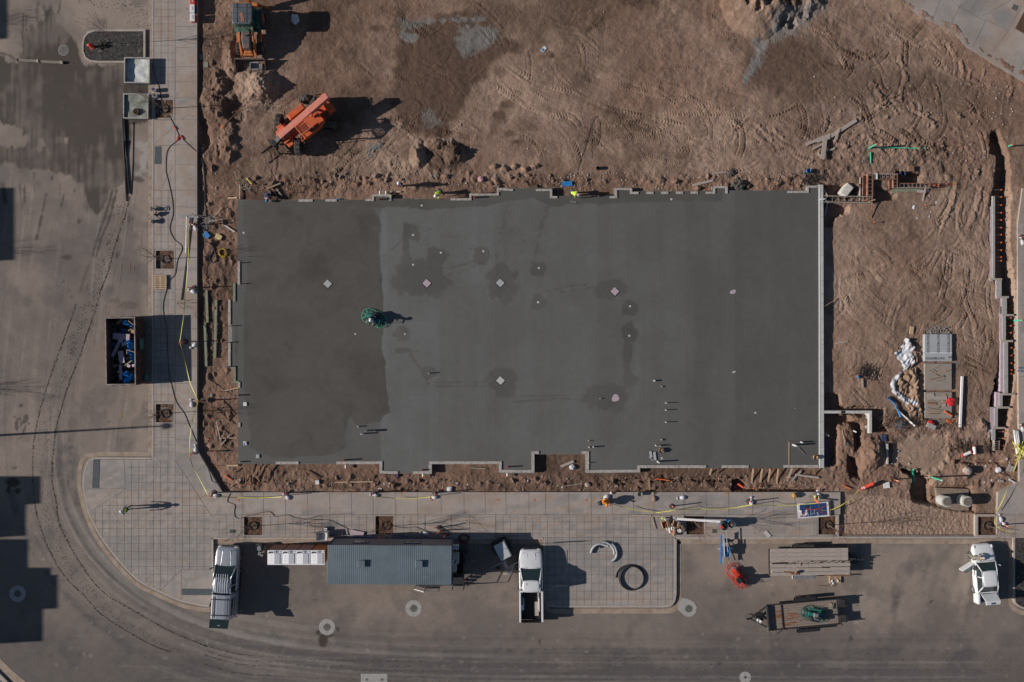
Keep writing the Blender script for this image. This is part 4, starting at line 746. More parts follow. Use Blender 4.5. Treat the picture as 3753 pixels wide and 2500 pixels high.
# ---- people
def person(label,loc,rz,shirt='hivis',trou='denim',hat='hat_white',lean=0.,legs='stand',hands=None,scale=1.,stride=.0,vest=None,twist=0.,head_dip=.0):
 """front is +Y; hands are two points in the person's frame; one continuous body, clothes over it"""
 T=thing('person',label,'person',loc,rz);T.scale=(scale,)*3
 ph={'stand':.93,'kneel':.52,'sit':.50,'crouch':.42}[legs];P=V(0,0,ph)
 Rm=Matrix.Rotation(twist,3,'Z') @ Matrix.Rotation(-lean,3,'X');U=lambda x,y,z:P+Rm @ V(x,y,z)
 J_={'pel':P,'sp':U(0,.01,.2),'ch':U(0,.0,.42),'nk':U(0,.0,.56),'hd':U(0,.03+head_dip*.1,.68),'tp':U(0,.03+head_dip*.12,.79)}
 hp=hands or [V(-.28,.12,ph-.08),V(.28,.12,ph-.08)]
 for s,k in ((-1,0),(1,1)):
  J_['sh%d' % k]=U(s*.18,0,.48);h=Vector(hp[k]);sh=J_['sh%d' % k];d=h-sh
  if d.length > .56:h=sh+d.normalized()*.56;d=h-sh
  J_['el%d' % k]=sh+d*.5+(V(s*.5,-.6,-.3).normalized())*math.sqrt(max(0.,.3**2-(d.length/2)**2))*.8;J_['wr%d' % k]=h
  J_['hp%d' % k]=P+V(s*.09,0,-.05)
  if legs == 'stand':kn,an=V(s*.11,.03+s*stride*.5,.5),V(s*.12,-.01+s*stride,.09)
  elif legs == 'kneel':kn,an=V(s*.13,.18 if k else .32,.07 if k else .42),V(s*.13,-.2 if k else .3,.07)
  elif legs == 'sit':kn,an=V(s*.14,.42,ph+.02),V(s*.15,.5,.12)
  else:kn,an=V(s*.18,.3,.5),V(s*.17,.02,.09)
  J_['kn%d' % k],J_['an%d' % k]=kn,an;J_['to%d' % k]=an+V(s*.02,.17,-.05)
 def skin(name,edges,rad,mat,par=T,extra=None):
  names=[];
  for e in edges:
   for n in e:
    if n not in names:names.append(n)
  pts=dict(J_);pts.update(extra or {});me=bpy.data.meshes.new(name);me.from_pydata([tuple(pts[n]) for n in names],[(names.index(a),names.index(b)) for a,b in edges],[]);me.materials.append(mat)
  o=bpy.data.objects.new(name,me);C.objects.link(o);o.parent=par;md=o.modifiers.new('skin','SKIN');md.use_smooth_shade=True
  sv=me.skin_vertices[0].data if me.skin_vertices else None
  if sv is None:
   bm=bmesh.new();bm.from_mesh(me);bm.verts.layers.skin.verify();bm.to_mesh(me);bm.free();sv=me.skin_vertices[0].data
  for i,n in enumerate(names):
   r=rad.get(n,rad.get(n[:2],.05));sv[i].radius=(r,r) if not isinstance(r,tuple) else r;sv[i].use_root=(i == 0)
  s=o.modifiers.new('sub','SUBSURF');s.levels=1;s.render_levels=1;return o
 ex={};fe=[]
 for k,s in ((0,-1),(1,1)):
  w_,e_=J_['wr%d' % k],J_['el%d' % k];d=(w_-e_).normalized();side=d.cross(V(0,0,1));side=side.normalized() if side.length > .1 else V(1,0,0);dn=side.cross(d)
  ex['pa%d' % k]=w_+d*.07;fe.append(('wr%d' % k,'pa%d' % k))
  for j,(o,l) in enumerate(((-.03,.075),(-.01,.088),(.01,.082),(.03,.065))):
   a,b='f%d%da' % (k,j),'f%d%db' % (k,j);ex[a]=w_+d*(.085+l*.45)+side*o*1.1-dn*.008;ex[b]=w_+d*(.085+l*.85)+side*o*1.2-dn*.03;fe += [('pa%d' % k,a),(a,b)]
  a,b='t%da' % k,'t%db' % k;ex[a]=w_+d*.05-side*s*.045;ex[b]=w_+d*.09-side*s*.055-dn*.01;fe += [('wr%d' % k,a),(a,b)]
 ed=[('pel','sp'),('sp','ch'),('ch','nk'),('nk','hd'),('hd','tp')]
 ra={'pel':.12,'sp':.115,'ch':.13,'nk':.055,'hd':.088,'tp':.07,'sh':.062,'el':.043,'wr':.028,'hp':.085,'kn':.058,'an':.042,'to':.035,'pa':.034,'f0':.009,'f1':.009,'t0':.011,'t1':.011}
 for k in '01':ed += [('ch','sh'+k),('sh'+k,'el'+k),('el'+k,'wr'+k),('pel','hp'+k),('hp'+k,'kn'+k),('kn'+k,'an'+k),('an'+k,'to'+k)]
 skin('body',ed+fe,ra,m_('skin'),extra=ex)
 g=lambda f:{k:v*f for k,v in ra.items()}
 cuff={'cu%s' % k:J_['el'+k]*.12+J_['wr'+k]*.88 for k in '01'};rs=g(1.16);rs['cu']=.04
 skin('jacket' if not vest else 'shirt',[('pel','sp'),('sp','ch'),('ch','sh0'),('ch','sh1'),('sh0','el0'),('sh1','el1'),('el0','cu0'),('el1','cu1')],rs,m_(shirt),extra=cuff)
 if vest:skin('vest',[('pel','sp'),('sp','ch'),('ch','sh0'),('ch','sh1')],{**g(1.3),'sh':.07},m_(vest))
 skin('trousers',[('pel','hp0'),('pel','hp1'),('hp0','kn0'),('hp1','kn1'),('kn0','an0'),('kn1','an1')],g(1.2),m_(trou))
 for k in '01':skin('boot',[('an'+k,'to'+k)],{'an':.055,'to':.048},m_('boot'))
 hd=J_['hd'];hq=(J_['tp']-J_['nk']).normalized();tp=hd+hq*.045;q=hq.to_track_quat('Z','Y')
 fw=Rm @ V(0,1,0)
 for s in (-1,1):f_=MB();f_.ball(hd+fw*.085+(Rm @ V(s*.032,0,.0)),.013,6,4);f_.build('eye',m_('black'),T)
 nb=MB();nb.ball(hd+fw*.1-hq*.03,(.014,.02,.02),6,4);nb.build('nose',m_('skin'),T,smooth=True)
 if hat:
  hm=MB();rings=[]
  for z,r in ((-.02,.13),(.0,.128),(.015,.112),(.06,.1),(.1,.066),(.118,.02)):
   rings.append([tp+q @ V(math.cos(a)*r,math.sin(a)*r*1.12+(.03 if z <= 0 and math.sin(a) > .3 else 0),z+.0) for a in [2*math.pi*i/14 for i in range(14)]])
  hm.loft(rings);hm.build('hard_hat',m_(hat),T,smooth=True)
 else:
  hm=MB();hm.ball(tp+hq*.01-fw*.015,(.1,.11,.085),10,6,.1);hm.build('hair',m_('hair'),T,smooth=True)
 return T
# ---- delineator posts, sandbags, tape
def sandbag(label,p,rz,s=1.,col='cloth_white',sy=1.):
 mb=MB();rings=[];r=random.Random(int(abs(p.x*100+p.y*13)))
 for i in range(9):
  t=i/8.;y=(t-.5)*.66*s;w_=(.155*math.sin(math.pi*min(1,t*1.25+.1))**.6 if t < .82 else .06+.05*(t-.82)/.18)*s;hh=w_*.55
  rings.append([V(math.cos(a)*w_*(1+r.uniform(-.12,.12)),y+r.uniform(-.015,.015),hh*.9+math.sin(a)*hh*(1+r.uniform(-.15,.15))) for a in [2*math.pi*k/10 for k in range(10)]])
 mb.loft(rings);return mb.build('sandbag',m_(col),None,loc=p,rz=rz,smooth=True,label=label,cat='sandbag',group='sandbags weighing down the posts')
def delineator(label,p,rz=0.,tilt=(0.,0.),hexb=True,h=1.05,lying=False):
 T=thing('delineator_post',label,'delineator post',p,rz,'delineator posts');b=MB();n=6 if hexb else 4
 b.cyl((0,0,0),(0,0,.045),.24,.2,n);b.build('base',m_('rubber'),T)
 d=V(tilt[0],tilt[1],1).normalized();a=MB();a.cyl(V(0,0,.045),V(0,0,.045)+d*h,.055,.04,12);a.ball(V(0,0,.045)+d*(h+.02),.05,10,6);a.build('post',m_('red_pl' if rnd.random() < .5 else 'oran_pl'),T,smooth=True)
 for t in (.62,.78):c=MB();c.cyl(V(0,0,.045)+d*h*t,V(0,0,.045)+d*(h*t+.085),.055-.012*t,.054-.012*t,12);c.build('reflective_band',m_('white_pl'),T)
 return T
def tape(label,pts,wd=.055,twist=.9,name='caution_tape',group='yellow caution tapes'):
 pts=[Vector(p) for p in pts];P=[];
 for i in range(len(pts)-1):
  for k in range(5):P.append(pts[i].lerp(pts[i+1],k/5))
 P.append(pts[-1]);c=P[0];mb=MB();vs=[];a=0.;r=random.Random(len(P))
 for i,p in enumerate(P):
  d=(P[min(i+1,len(P)-1)]-P[max(0,i-1)]).normalized();s=d.cross(V(0,0,1));s=s.normalized() if s.length > .01 else V(1,0,0);u=s.cross(d);a=.5*math.sin(i*.5*twist)
  o=(s*math.cos(a)+u*math.sin(a))*wd/2;n=(u*math.cos(a)-s*math.sin(a))*.002;vs += [p-c+o+n,p-c-o+n,p-c-o-n,p-c+o-n]
 fs=[]
 for i in range(len(P)-1):
  for k in range(4):fs.append((i*4+k,i*4+(k+1) % 4,i*4+4+(k+1) % 4,i*4+4+k))
 fs += [(0,1,2,3),tuple(len(vs)-4+k for k in (3,2,1,0))];mb.add(vs,fs)
 return mb.build(name,m_('yel_pl'),None,loc=c,label=label,cat='caution tape',group=group)
# ---- wheels
def wheel(par,c,r,w_,axis='x',hub='steel',lugs=0,name='wheel',rz=0.):
 """axis is the axle direction in the parent frame"""
 t=MB();rings=[]
 prof=[(-w_/2,r*.62),(-w_/2,r*.9),(-w_*.38,r),(w_*.38,r),(w_/2,r*.9),(w_/2,r*.62)];n=28
 for x,q in prof:rings.append([V(x,math.cos(2*math.pi*k/n)*q,math.sin(2*math.pi*k/n)*q) for k in range(n)])
 t.loft(rings,caps=False)
 if lugs:
  for k in range(lugs):
   a=2*math.pi*k/lugs
   for s in (-1,1):
    aa=a+(math.pi/lugs if s > 0 else 0);t.box((s*w_*.26,math.cos(aa)*r*1.0,math.sin(aa)*r*1.0),(w_*.5,.09,.1),0,rx=aa+.0)
 W_=t.build(name,m_('rubber'),par,loc=c,rz=rz+(0 if axis == 'x' else math.pi/2),smooth=not lugs)
 h=MB();h.cyl((-w_*.3,0,0),(w_*.3,0,0),r*.63,n=20);h.cyl((-w_*.42,0,0),(w_*.42,0,0),r*.2,n=10)
 for k in range(5):a=2*math.pi*k/5;h.box((w_*.32,math.cos(a)*r*.4,math.sin(a)*r*.4),(.03,r*.45,.09),rx=a)
 h.build('rim',m_(hub),W_);return W_
# ==== VEHICLES
def shell(st,sections,name,mat,par,sub=2,crease=None):
 """st: list of (y, halfwidth, zlow, zbelt, crown); closed body of rounded section"""
 mb=MB();rings=[]
 for (y,w_,zl,zb,cr) in st:
  h=zb-zl
  half=[(w_*.90,zl),(w_*.985,zl+h*.25),(w_,zl+h*.55),(w_*.985,zb-h*.12),(w_*.90,zb),(w_*.45,zb+cr*.8),(0,zb+cr)]
  rings.append([V(x,y,z) for x,z in half]+[V(-x,y,z) for x,z in half[-2::-1]])
 mb.loft(rings);return mb.build(name,mat,par,smooth=True,sub=sub)
def quad(mb,a,b,c,d,n=.006):
 a,b,c,d=map(Vector,(a,b,c,d));nn=(b-a).cross(c-b).normalized()*n
 mb.add([a+nn,b+nn,c+nn,d+nn,a-nn,b-nn,c-nn,d-nn],[(0,1,2,3),(7,6,5,4),(0,4,5,1),(1,5,6,2),(2,6,7,3),(3,7,4,0)])
def cabin(T,mat,yw,yf,yr,yb,zb,zt,wb,wt,side=(),roofname='roof',pill=.05):
 """yw windscreen base, yf roof front, yr roof rear, yb rear-glass base; side: (y0,y1) windows along the sides"""
 mb=MB()
 for (ya,yb_,s) in ((yw,yf,1),(yb,yr,1)):
  for x in (-1,1):mb.bar((x*wb,ya,zb),(x*wt,yb_,zt-.02),.09,.07)
 n=9;rings=[]
 for i in range(n):
  t=i/(n-1);y=yf+(yr-yf)*t;e=1-.06*(2*t-1)**4;z=zt+.035*(1-(2*t-1)**2)
  rings.append([V(x*wt*e,y+(.07 if i == 0 else -.04 if i == n-1 else 0)*(1-x*x),z-.03*abs(x)**3) for x in (-1,-.8,-.4,0,.4,.8,1)]+[V(x*wt*e*.98,y,zt-.07) for x in (1,0,-1)])
 mb.loft(rings)
 for x in (-1,1):mb.bar((x*(wt+.005),yf,zt-.03),(x*(wt+.005),yr,zt-.03),.06,.06)
 for y0 in side[1:]:
  t=y0[0]
  for x in (-1,1):mb.bar((x*wb,t,zb),(x*wt,t,zt-.03),.07,.06)
 r_=mb.build(roofname,mat,T,smooth=True);[setattr(p,'use_smooth',False) for p in r_.data.polygons if len(p.vertices) > 4]
 g=MB();quad(g,(-wb*.97,yw-.01,zb),(wb*.97,yw-.01,zb),(wt*.94,yf+.04,zt-.02),(-wt*.94,yf+.04,zt-.02));g.build('windscreen',m_('glass'),T)
 g=MB();quad(g,(wb*.95,yb+.01,zb),(-wb*.95,yb+.01,zb),(-wt*.93,yr-.02,zt-.02),(wt*.93,yr-.02,zt-.02));g.build('rear_window',m_('glass'),T)
 for x in (-1,1):
  g=MB();a=(x*(wb+.004),yw-.12,zb);b=(x*(wb+.004),yb+.08,zb);c=(x*(wt+.012),yr+.03,zt-.05);d=(x*(wt+.012),yf-.02,zt-.05)
  quad(g,*((a,b,c,d) if x < 0 else (b,a,d,c)));g.build('side_window',m_('glass'),T)
 i_=MB();
 for x in (-.36,.36):i_.box((x,yf-.25,zb-.02),(.45,.5,.12)).box((x,yf-.5,zb+.2),(.42,.14,.5),rx=-.2)
 i_.box((0,yw-.35,zb-.05),(wb*1.7,.35,.12));i_.build('seats',M('seat_cloth',(.05,.05,.048),.9),T)
def pickup(label,loc,rz,paint,canopy=False,L=5.9,cab_back=-.55):
 T=thing('pickup_truck',label,'pickup truck',loc,rz);hl=L/2
 st=[(hl,.62,.45,.70,.0),(hl-.03,.74,.36,.86,.02),(hl-.14,.87,.32,.99,.04),(hl-.5,.96,.30,1.06,.05),(hl-1.15,.985,.30,1.11,.055),(hl-1.6,.985,.30,1.12,.05),(hl-1.75,.985,.30,1.13,.03),(cab_back+.1,.985,.30,1.13,0),(cab_back,.98,.30,1.13,0)]
 shell(st,None,'body',m_(paint),T)
 for x in (-.32,.32):rd=MB();rd.bar((x,hl-.35,1.085),(x*1.25,hl-1.5,1.155),.035,.03);rd.build('hood_ridge',m_(paint),T,bevel=.01)
 wl=hl-1.5
 for c_,s_ in [((0,wl+.03,1.152),(1.6,.02,.02)),((0,hl-.28,1.035),(1.3,.02,.02))]+[((q*.93,hl-.95,1.08),(.02,1.1,.02)) for q in (-1,1)]+[((q*.99,y_,.85),(.012,.02,.5)) for q in (-1,1) for y_ in (wl-.1,wl-1.2)]:pg=MB();pg.box(c_,s_);pg.build('panel_gap',m_('black'),T)
 cabin(T,m_(paint),wl,wl-.82,cab_back+.12,cab_back-.03,1.13,1.86,.86,.70,side=((0,0),(wl-1.45,)))
 b=MB();y0,y1=-hl+.06,cab_back-.03;ym=(y0+y1)/2;ly=y1-y0
 for x in (-1,1):
  b.box((x*.90,ym,.83),(.15,ly,.62));b.box((x*.72,-hl+1.45,.72),(.26,.95,.40))
 b.box((0,y1-.03,.83),(1.66,.05,.62));b.build('bed_side',m_(paint),T,bevel=.03)
 f=MB();f.box((0,ym,.52),(1.64,ly-.1,.05))
 for k in range(9):f.box((-.64+k*.16,ym,.556),(.07,ly-.15,.02))
 f.build('bed_floor',m_('black'),T)
 t=MB();t.box((0,-hl+.05,.83),(1.66,.07,.6));t.build('tailgate',m_(paint if canopy else 'black'),T,bevel=.02)
 bp=MB();bp.box((0,-hl-.06,.52),(1.86,.2,.16));bp.build('rear_bumper',m_('steel'),T,bevel=.03)
 bp=MB();bp.loft([[V(x*.86,hl-.05+dy-.16*abs(x)**3,z) for x in (-1,-.6,0,.6,1)]+[V(x*.80,hl-.2-.1*abs(x)**3,z) for x in (1,0,-1)] for z,dy in ((.38,.0),(.5,.06),(.62,.04))]);bp.build('front_bumper',m_('black' if not canopy else 'silver_paint'),T)
 g=MB();g.box((0,hl+.0,.76),(1.0,.04,.2));g.build('grille',m_('black'),T)
 for x in (-1,1):
  l=MB();l.box((x*.68,hl-.07,.84),(.26,.1,.14),rz=-x*.35);l.build('headlight',M('lamp_glass',(.7,.7,.72),.1),T,bevel=.02)
  l=MB();l.box((x*.9,-hl+.03,.86),(.12,.05,.34));l.build('tail_light',m_('red_pl'),T)
  mr=MB();mr.bar((x*.95,wl-.2,1.17),(x*1.1,wl-.26,1.2),.05);mr.box((x*1.17,wl-.28,1.22),(.22,.1,.2),rz=-x*.35);mr.build('mirror',m_('black'),T,bevel=.02)
  for y in (hl-1.0,-hl+1.25):wheel(T,(x*.86,y,.38),.38,.25)
  h=MB();h.box((x*.985,wl-1.15,.95),(.03,.14,.03));h.build('door_handle',m_(paint),T)
  s=MB();s.box((x*1.0,(wl-.3+cab_back)/2,.36),(.12,1.7,.05));s.build('running_board',m_('black'),T,bevel=.02)
 a=MB();a.box((-.38,wl-1.05,1.9),(.06,.06,.05));a.build('roof_aerial',m_('black'),T)
 if canopy:
  c=MB();yb0,yb1=-hl+.1,cab_back-.06
  c.loft([[V(-.93,y,1.14),V(-.9,y,1.45),V(-.74,y,1.84),V(-.3,y,1.90),V(.3,y,1.90),V(.74,y,1.84),V(.9,y,1.45),V(.93,y,1.14)] for y in (yb0,yb0+.2,ym,yb1-.1,yb1)]);c.build('canopy',m_(paint),T,smooth=False,bevel=.03)
  for x in (-1,1):
   g=MB();quad(g,*[(x*q,y,z) for q,y,z in (((.925,yb0+.25,1.3),(.925,yb1-.25,1.3),(.805,yb1-.3,1.72),(.805,yb0+.3,1.72)) if x > 0 else ((.925,yb1-.25,1.3),(.925,yb0+.25,1.3),(.805,yb0+.3,1.72),(.805,yb1-.3,1.72)))],n=.01);g.build('canopy_window',m_('glass'),T)
  r=MB()
  for x in (-.58,.58):r.box((x,ym,1.93),(.045,ly-.3,.05))
  for y in (yb0+.35,yb1-.35):r.box((0,y,1.965),(1.5,.05,.035))
  r.build('roof_rack',m_('black'),T)
  h=MB();quad(h,(-.78,yb0+.02,1.93),(.78,yb0+.02,1.93),(.74,yb0-.62,2.12),(-.74,yb0-.62,2.12),n=.02);hh=h.build('lifted_rear_door',m_('glass'),T)
  text(hh,'LEER',.1,(0,yb0-.4,2.085),0,m_('white_pl'),name='maker_lettering')
  r=MB()
  for k in range(6):r.box((-.45+k*.18,cab_back+.9,1.905),(.05,1.5,.018))
  r.build('roof_rib',m_(paint),T,bevel=.008)
 else:
  ml=MB();ml.box((.42,-hl+1.0,.6),(.36,1.15,.05));ml.box((.6,-hl+1.7,.6),(.1,1.9,.04),rz=.05);ml.build('load_of_boards',m_('wood_grey'),T)
  ml=MB();ml.box((.74,ym+.4,1.0),(.16,1.4,.1));ml.build('side_tool_tray',m_('dark_steel'),T);ml=MB();ml.box((-.75,ym+.6,.95),(.14,1.0,.08));ml.build('side_tool_tray',m_('dark_steel'),T)
 return T
pickup('silver pickup truck with ribbed roof and black lifted canopy door, parked beside the toilets',(-23.25,-19.55,0),math.radians(-3.2),'silver_paint',True,5.75,-.75)
pickup('white pickup truck with open black bed holding boards, parked against the middle paver island',(1.55,-19.88,0),math.radians(.6),'white_paint',False,5.95,-.35)
# ---- white saloon car with open door and boot
def sedan():
 T=thing('saloon_car','white saloon car with open driver door and raised boot lid by the gravel island','car',(38.55,-18.95,0),math.radians(4.7));hl=2.42
 st=[(hl,.45,.34,.56,.0),(hl-.04,.6,.26,.66,.02),(hl-.18,.76,.22,.74,.03),(hl-.55,.87,.2,.82,.045),(hl-1.1,.90,.2,.90,.05),(hl-1.35,.905,.2,.93,.03),(0,.91,.2,.94,0),(-1.2,.905,.2,.95,0),(-1.5,.90,.2,.95,.02),(-1.56,.88,.2,.93,-.02)]
 shell(st,None,'body',m_('white_paint'),T)
 mb=MB()
 for x in (-1,1):mb.box((x*.76,-1.98,.62),(.28,.86,.66),rz=x*.05,tx=.8)
 mb.box((0,-2.36,.52),(1.55,.12,.42));mb.box((0,-2.0,.32),(1.5,.8,.16));mb.build('rear_quarter',m_('white_paint'),T,bevel=.08)
 b=MB();b.box((0,-1.96,.46),(1.22,.72,.1));b.box((-.3,-1.95,.6),(.4,.3,.2));b.build('boot_interior',M('boot_lining',(.10,.10,.12),.9),T)
 l=MB();quad(l,(-.62,-1.58,1.0),(.62,-1.58,1.0),(.6,-2.0,1.62),(-.6,-2.0,1.62),n=.03);quad(l,(-.6,-2.0,1.62),(.6,-2.0,1.62),(.58,-2.30,1.50),(-.58,-2.30,1.50),n=.03);lid=l.build('boot_lid',m_('white_paint'),T,bevel=.02)
 pl=MB();pl.box((0,-2.17,1.60),(.34,.16,.02),rx=.38);pl.build('number_plate',m_('navy'),lid)
 cabin(T,m_('white_paint'),hl-1.42,.38,-.85,-1.45,.94,1.44,.80,.60,side=((0,0),(-.12,)))
 for x in (-1,1):
  for y in (1.48,-1.35):wheel(T,(x*.83,y,.32),.32,.2)
  li=MB();li.ball((x*.72,hl-.26,.70),(.13,.2,.08),8,5);li.build('headlight',MATS['lamp_glass'],T,smooth=True)
  li=MB();li.box((x*.84,-2.3,.72),(.1,.12,.16));li.build('tail_light',m_('red_pl'),T)
 mr=MB();mr.bar((.88,.78,.98),(1.02,.72,1.02),.04);mr.box((1.06,.7,1.03),(.16,.09,.13),rz=-.4);mr.build('mirror',m_('white_paint'),T,bevel=.02)
 d=MB();a=math.radians(62);hx,hy=-.9,.92;ux,uy=-math.sin(a),-math.cos(a)
 P=lambda t,z:(hx+ux*t,hy+uy*t,z)
 d.bar(P(0,.6),P(1.12,.6),.11,.62);dd=d.build('driver_door',m_('white_paint'),T,bevel=.03)
 g=MB();g.bar(P(.28,1.0),P(1.1,1.0),.03,.04).bar(P(.28,1.0),P(.62,1.32),.035,.04).bar(P(.62,1.32),P(1.1,1.34),.035,.04).bar(P(1.1,.95),P(1.1,1.34),.035,.04);g.build('window_frame',m_('black'),dd)
 g=MB();quad(g,P(.3,.98),P(1.08,.98),P(1.08,1.33),P(.64,1.31),n=.01);g.build('door_window',M('door_glass',(.12,.2,.2),.1),dd)
 iv=MB();iv.box((-.62,.4,.6),(.55,.9,.5));iv.build('door_opening',m_('black'),T)
 w=MB();w.bar((-.45,1.05,.975),(.1,1.12,.985),.025,.02);w.bar((.2,1.1,.985),(.62,1.12,.97),.025,.02);w.build('wiper',m_('black'),T);return T
sedan()
person('worker in grey with white hard hat leaning over the white saloon car bonnet',(*W(Zm(3480,1960,5.227)(345,385),0).xy,0),math.radians(-78),'drab','drab','hat_white',lean=.75,hands=[V(-.18,.72,1.0),V(.2,.7,1.0)],stride=.12)
person('person in a red shirt bending into the open door of the white saloon car',(*W(Zm(3480,1960,5.227)(425,715),0).xy,0),math.radians(-92),'red_cloth','denim',None,lean=1.0,hands=[V(-.15,.75,.9),V(.2,.72,.85)],stride=.05)
# ---- telehandler
def telehandler():
 T=thing('telehandler','orange telescopic forklift with long boom and knobbly tyres on the dirt yard','telehandler',(*W((1117.8,458.5),.1).xy,-.08),math.radians(218.5))
 ch=MB();ch.box((-.2,0,.95),(5.0,.95,.5));ch.box((-2.45,.1,1.1),(.6,1.55,.7));ch.box((1.9,0,.95),(.7,1.1,.5));ch.box((-1.6,0,.8),(.3,1.9,.3));ch.box((1.35,0,.75),(.3,1.9,.3));ch.build('chassis',m_('orange_paint'),T,bevel=.05)
 b=MB();b.bar((-2.95,.02,2.2),(2.1,.02,1.62),.5,.55);b.bar((-2.78,.02,2.35),(-.9,.02,2.17),.38,.16);bo=b.build('boom',m_('orange_faded'),T,bevel=.03)
 st_=MB();st_.bar((.2,.31,1.86),(1.9,.31,1.68),.012,.2);pl_=st_.build('boom_plate',M('plate_dark',(.10,.04,.05),.6),bo);st_=MB();[st_.box((.3+k*.075,.32,1.85-k*.0079),(.035,.01,.12)) for k in range(20) if k % 6];st_.build('worn_lettering',m_('board_grey'),pl_)
 i=MB();i.bar((2.0,.02,1.6),(2.75,.02,1.2),.36,.36);i.bar((2.7,.02,1.3),(2.95,.02,.45),.34,.3);i.box((2.85,0.02,1.35),(.35,.5,.3));i.build('inner_boom',m_('black'),T,bevel=.02)
 r=MB();r.cyl((-2.2,-.32,1.5),(-1.4,-.32,2.0),.09).cyl((-1.7,.1,1.2),(-.9,.05,1.9),.08).tube([(-2.6,-.6,1.6),(-2.2,-.75,1.85),(-1.7,-.7,1.6),(-1.3,-.6,1.45)],.05).tube([(-2.5,-.5,1.6),(-2.0,-.55,1.9),(-1.2,-.5,1.5)],.04);r.build('hydraulics',m_('black'),T)
 e=MB();e.box((-.15,-.84,1.15),(1.6,.55,.65));e.box((-.15,-.84,1.5),(1.45,.45,.06));e.build('engine_cover',m_('orange_paint'),T,bevel=.05)
 c=MB()
 for x,y in ((-1.0,.48),(-1.0,1.28),(.62,.48),(.5,1.28)):c.bar((x,y,1.2),(x*.95,y,2.5),.09)
 c.box((-.2,.88,1.15),(1.75,.86,.5));c.box((-.62,.88,2.5),(.85,.9,.08));c.bar((.6,.46,2.5),(.6,1.3,2.5),.1);c.bar((-.2,1.3,2.5),(.6,1.3,2.5),.1).bar((-.2,.46,2.5),(.6,.46,2.5),.1)
 c.box((-1.25,.9,1.5),(.5,.85,.7));c.bar((.55,1.28,1.3),(1.0,1.28,1.3),.06);c.bar((1.0,1.28,1.3),(.6,1.28,2.45),.05)
 for k in range(7):c.bar((.52-k*.1,.5,2.5),(.52-k*.1,1.28,2.5),.028)
 for k in range(3):c.bar((-.2,.68+k*.2,2.51),(.6,.68+k*.2,2.51),.03)
 c.build('cab',m_('orange_paint'),T,bevel=.015)
 s=MB();s.box((-.35,.88,1.5),(.5,.5,.12));s.box((-.6,.88,1.8),(.12,.5,.5));s.cyl((.15,.88,1.7),(.2,.88,1.72),.19,n=16);s.build('seat',m_('black'),T,bevel=.03)
 bc=MB();bc.cyl((-.95,.6,2.54),(-.95,.6,2.66),.07,.05);bc.build('beacon',m_('oran_pl'),T,smooth=True)
 rf=MB();rf.box((1.75,-.02,1.35),(.85,1.25,.08),ry=.15);rf.box((1.85,.75,1.1),(.5,.5,.25));rf.box((1.65,-.75,1.15),(.5,.4,.22));rf.build('front_frame',m_('orange_paint'),T,bevel=.03)
 for x,y,a in ((1.5,1.25,math.radians(50)),(1.5,-1.3,math.radians(44)),(-1.5,1.4,math.radians(-40)),(-1.5,-1.3,math.radians(-38))):wheel(T,(x,y,.66),.66,.46,'y','dark_steel',lugs=12,rz=a)
 f=MB()
 for z in (.45,.75):f.bar((3.05,-.72,z),(3.05,.72,z),.09)
 for y in (-.7,-.35,.35,.7):f.bar((3.05,y,.25),(3.05,y,.95),.07)
 f.box((2.95,0,.6),(.2,.55,.5));ca=f.build('fork_carriage',m_('black'),T)
 for y in (-.5,.5):k=MB();k.box((3.12,y,.32),(.07,.1,.6));k.box((3.72,y,.06),(1.3,.075,.04),tx=.9);k.build('fork',m_('rebar'),T)
telehandler()
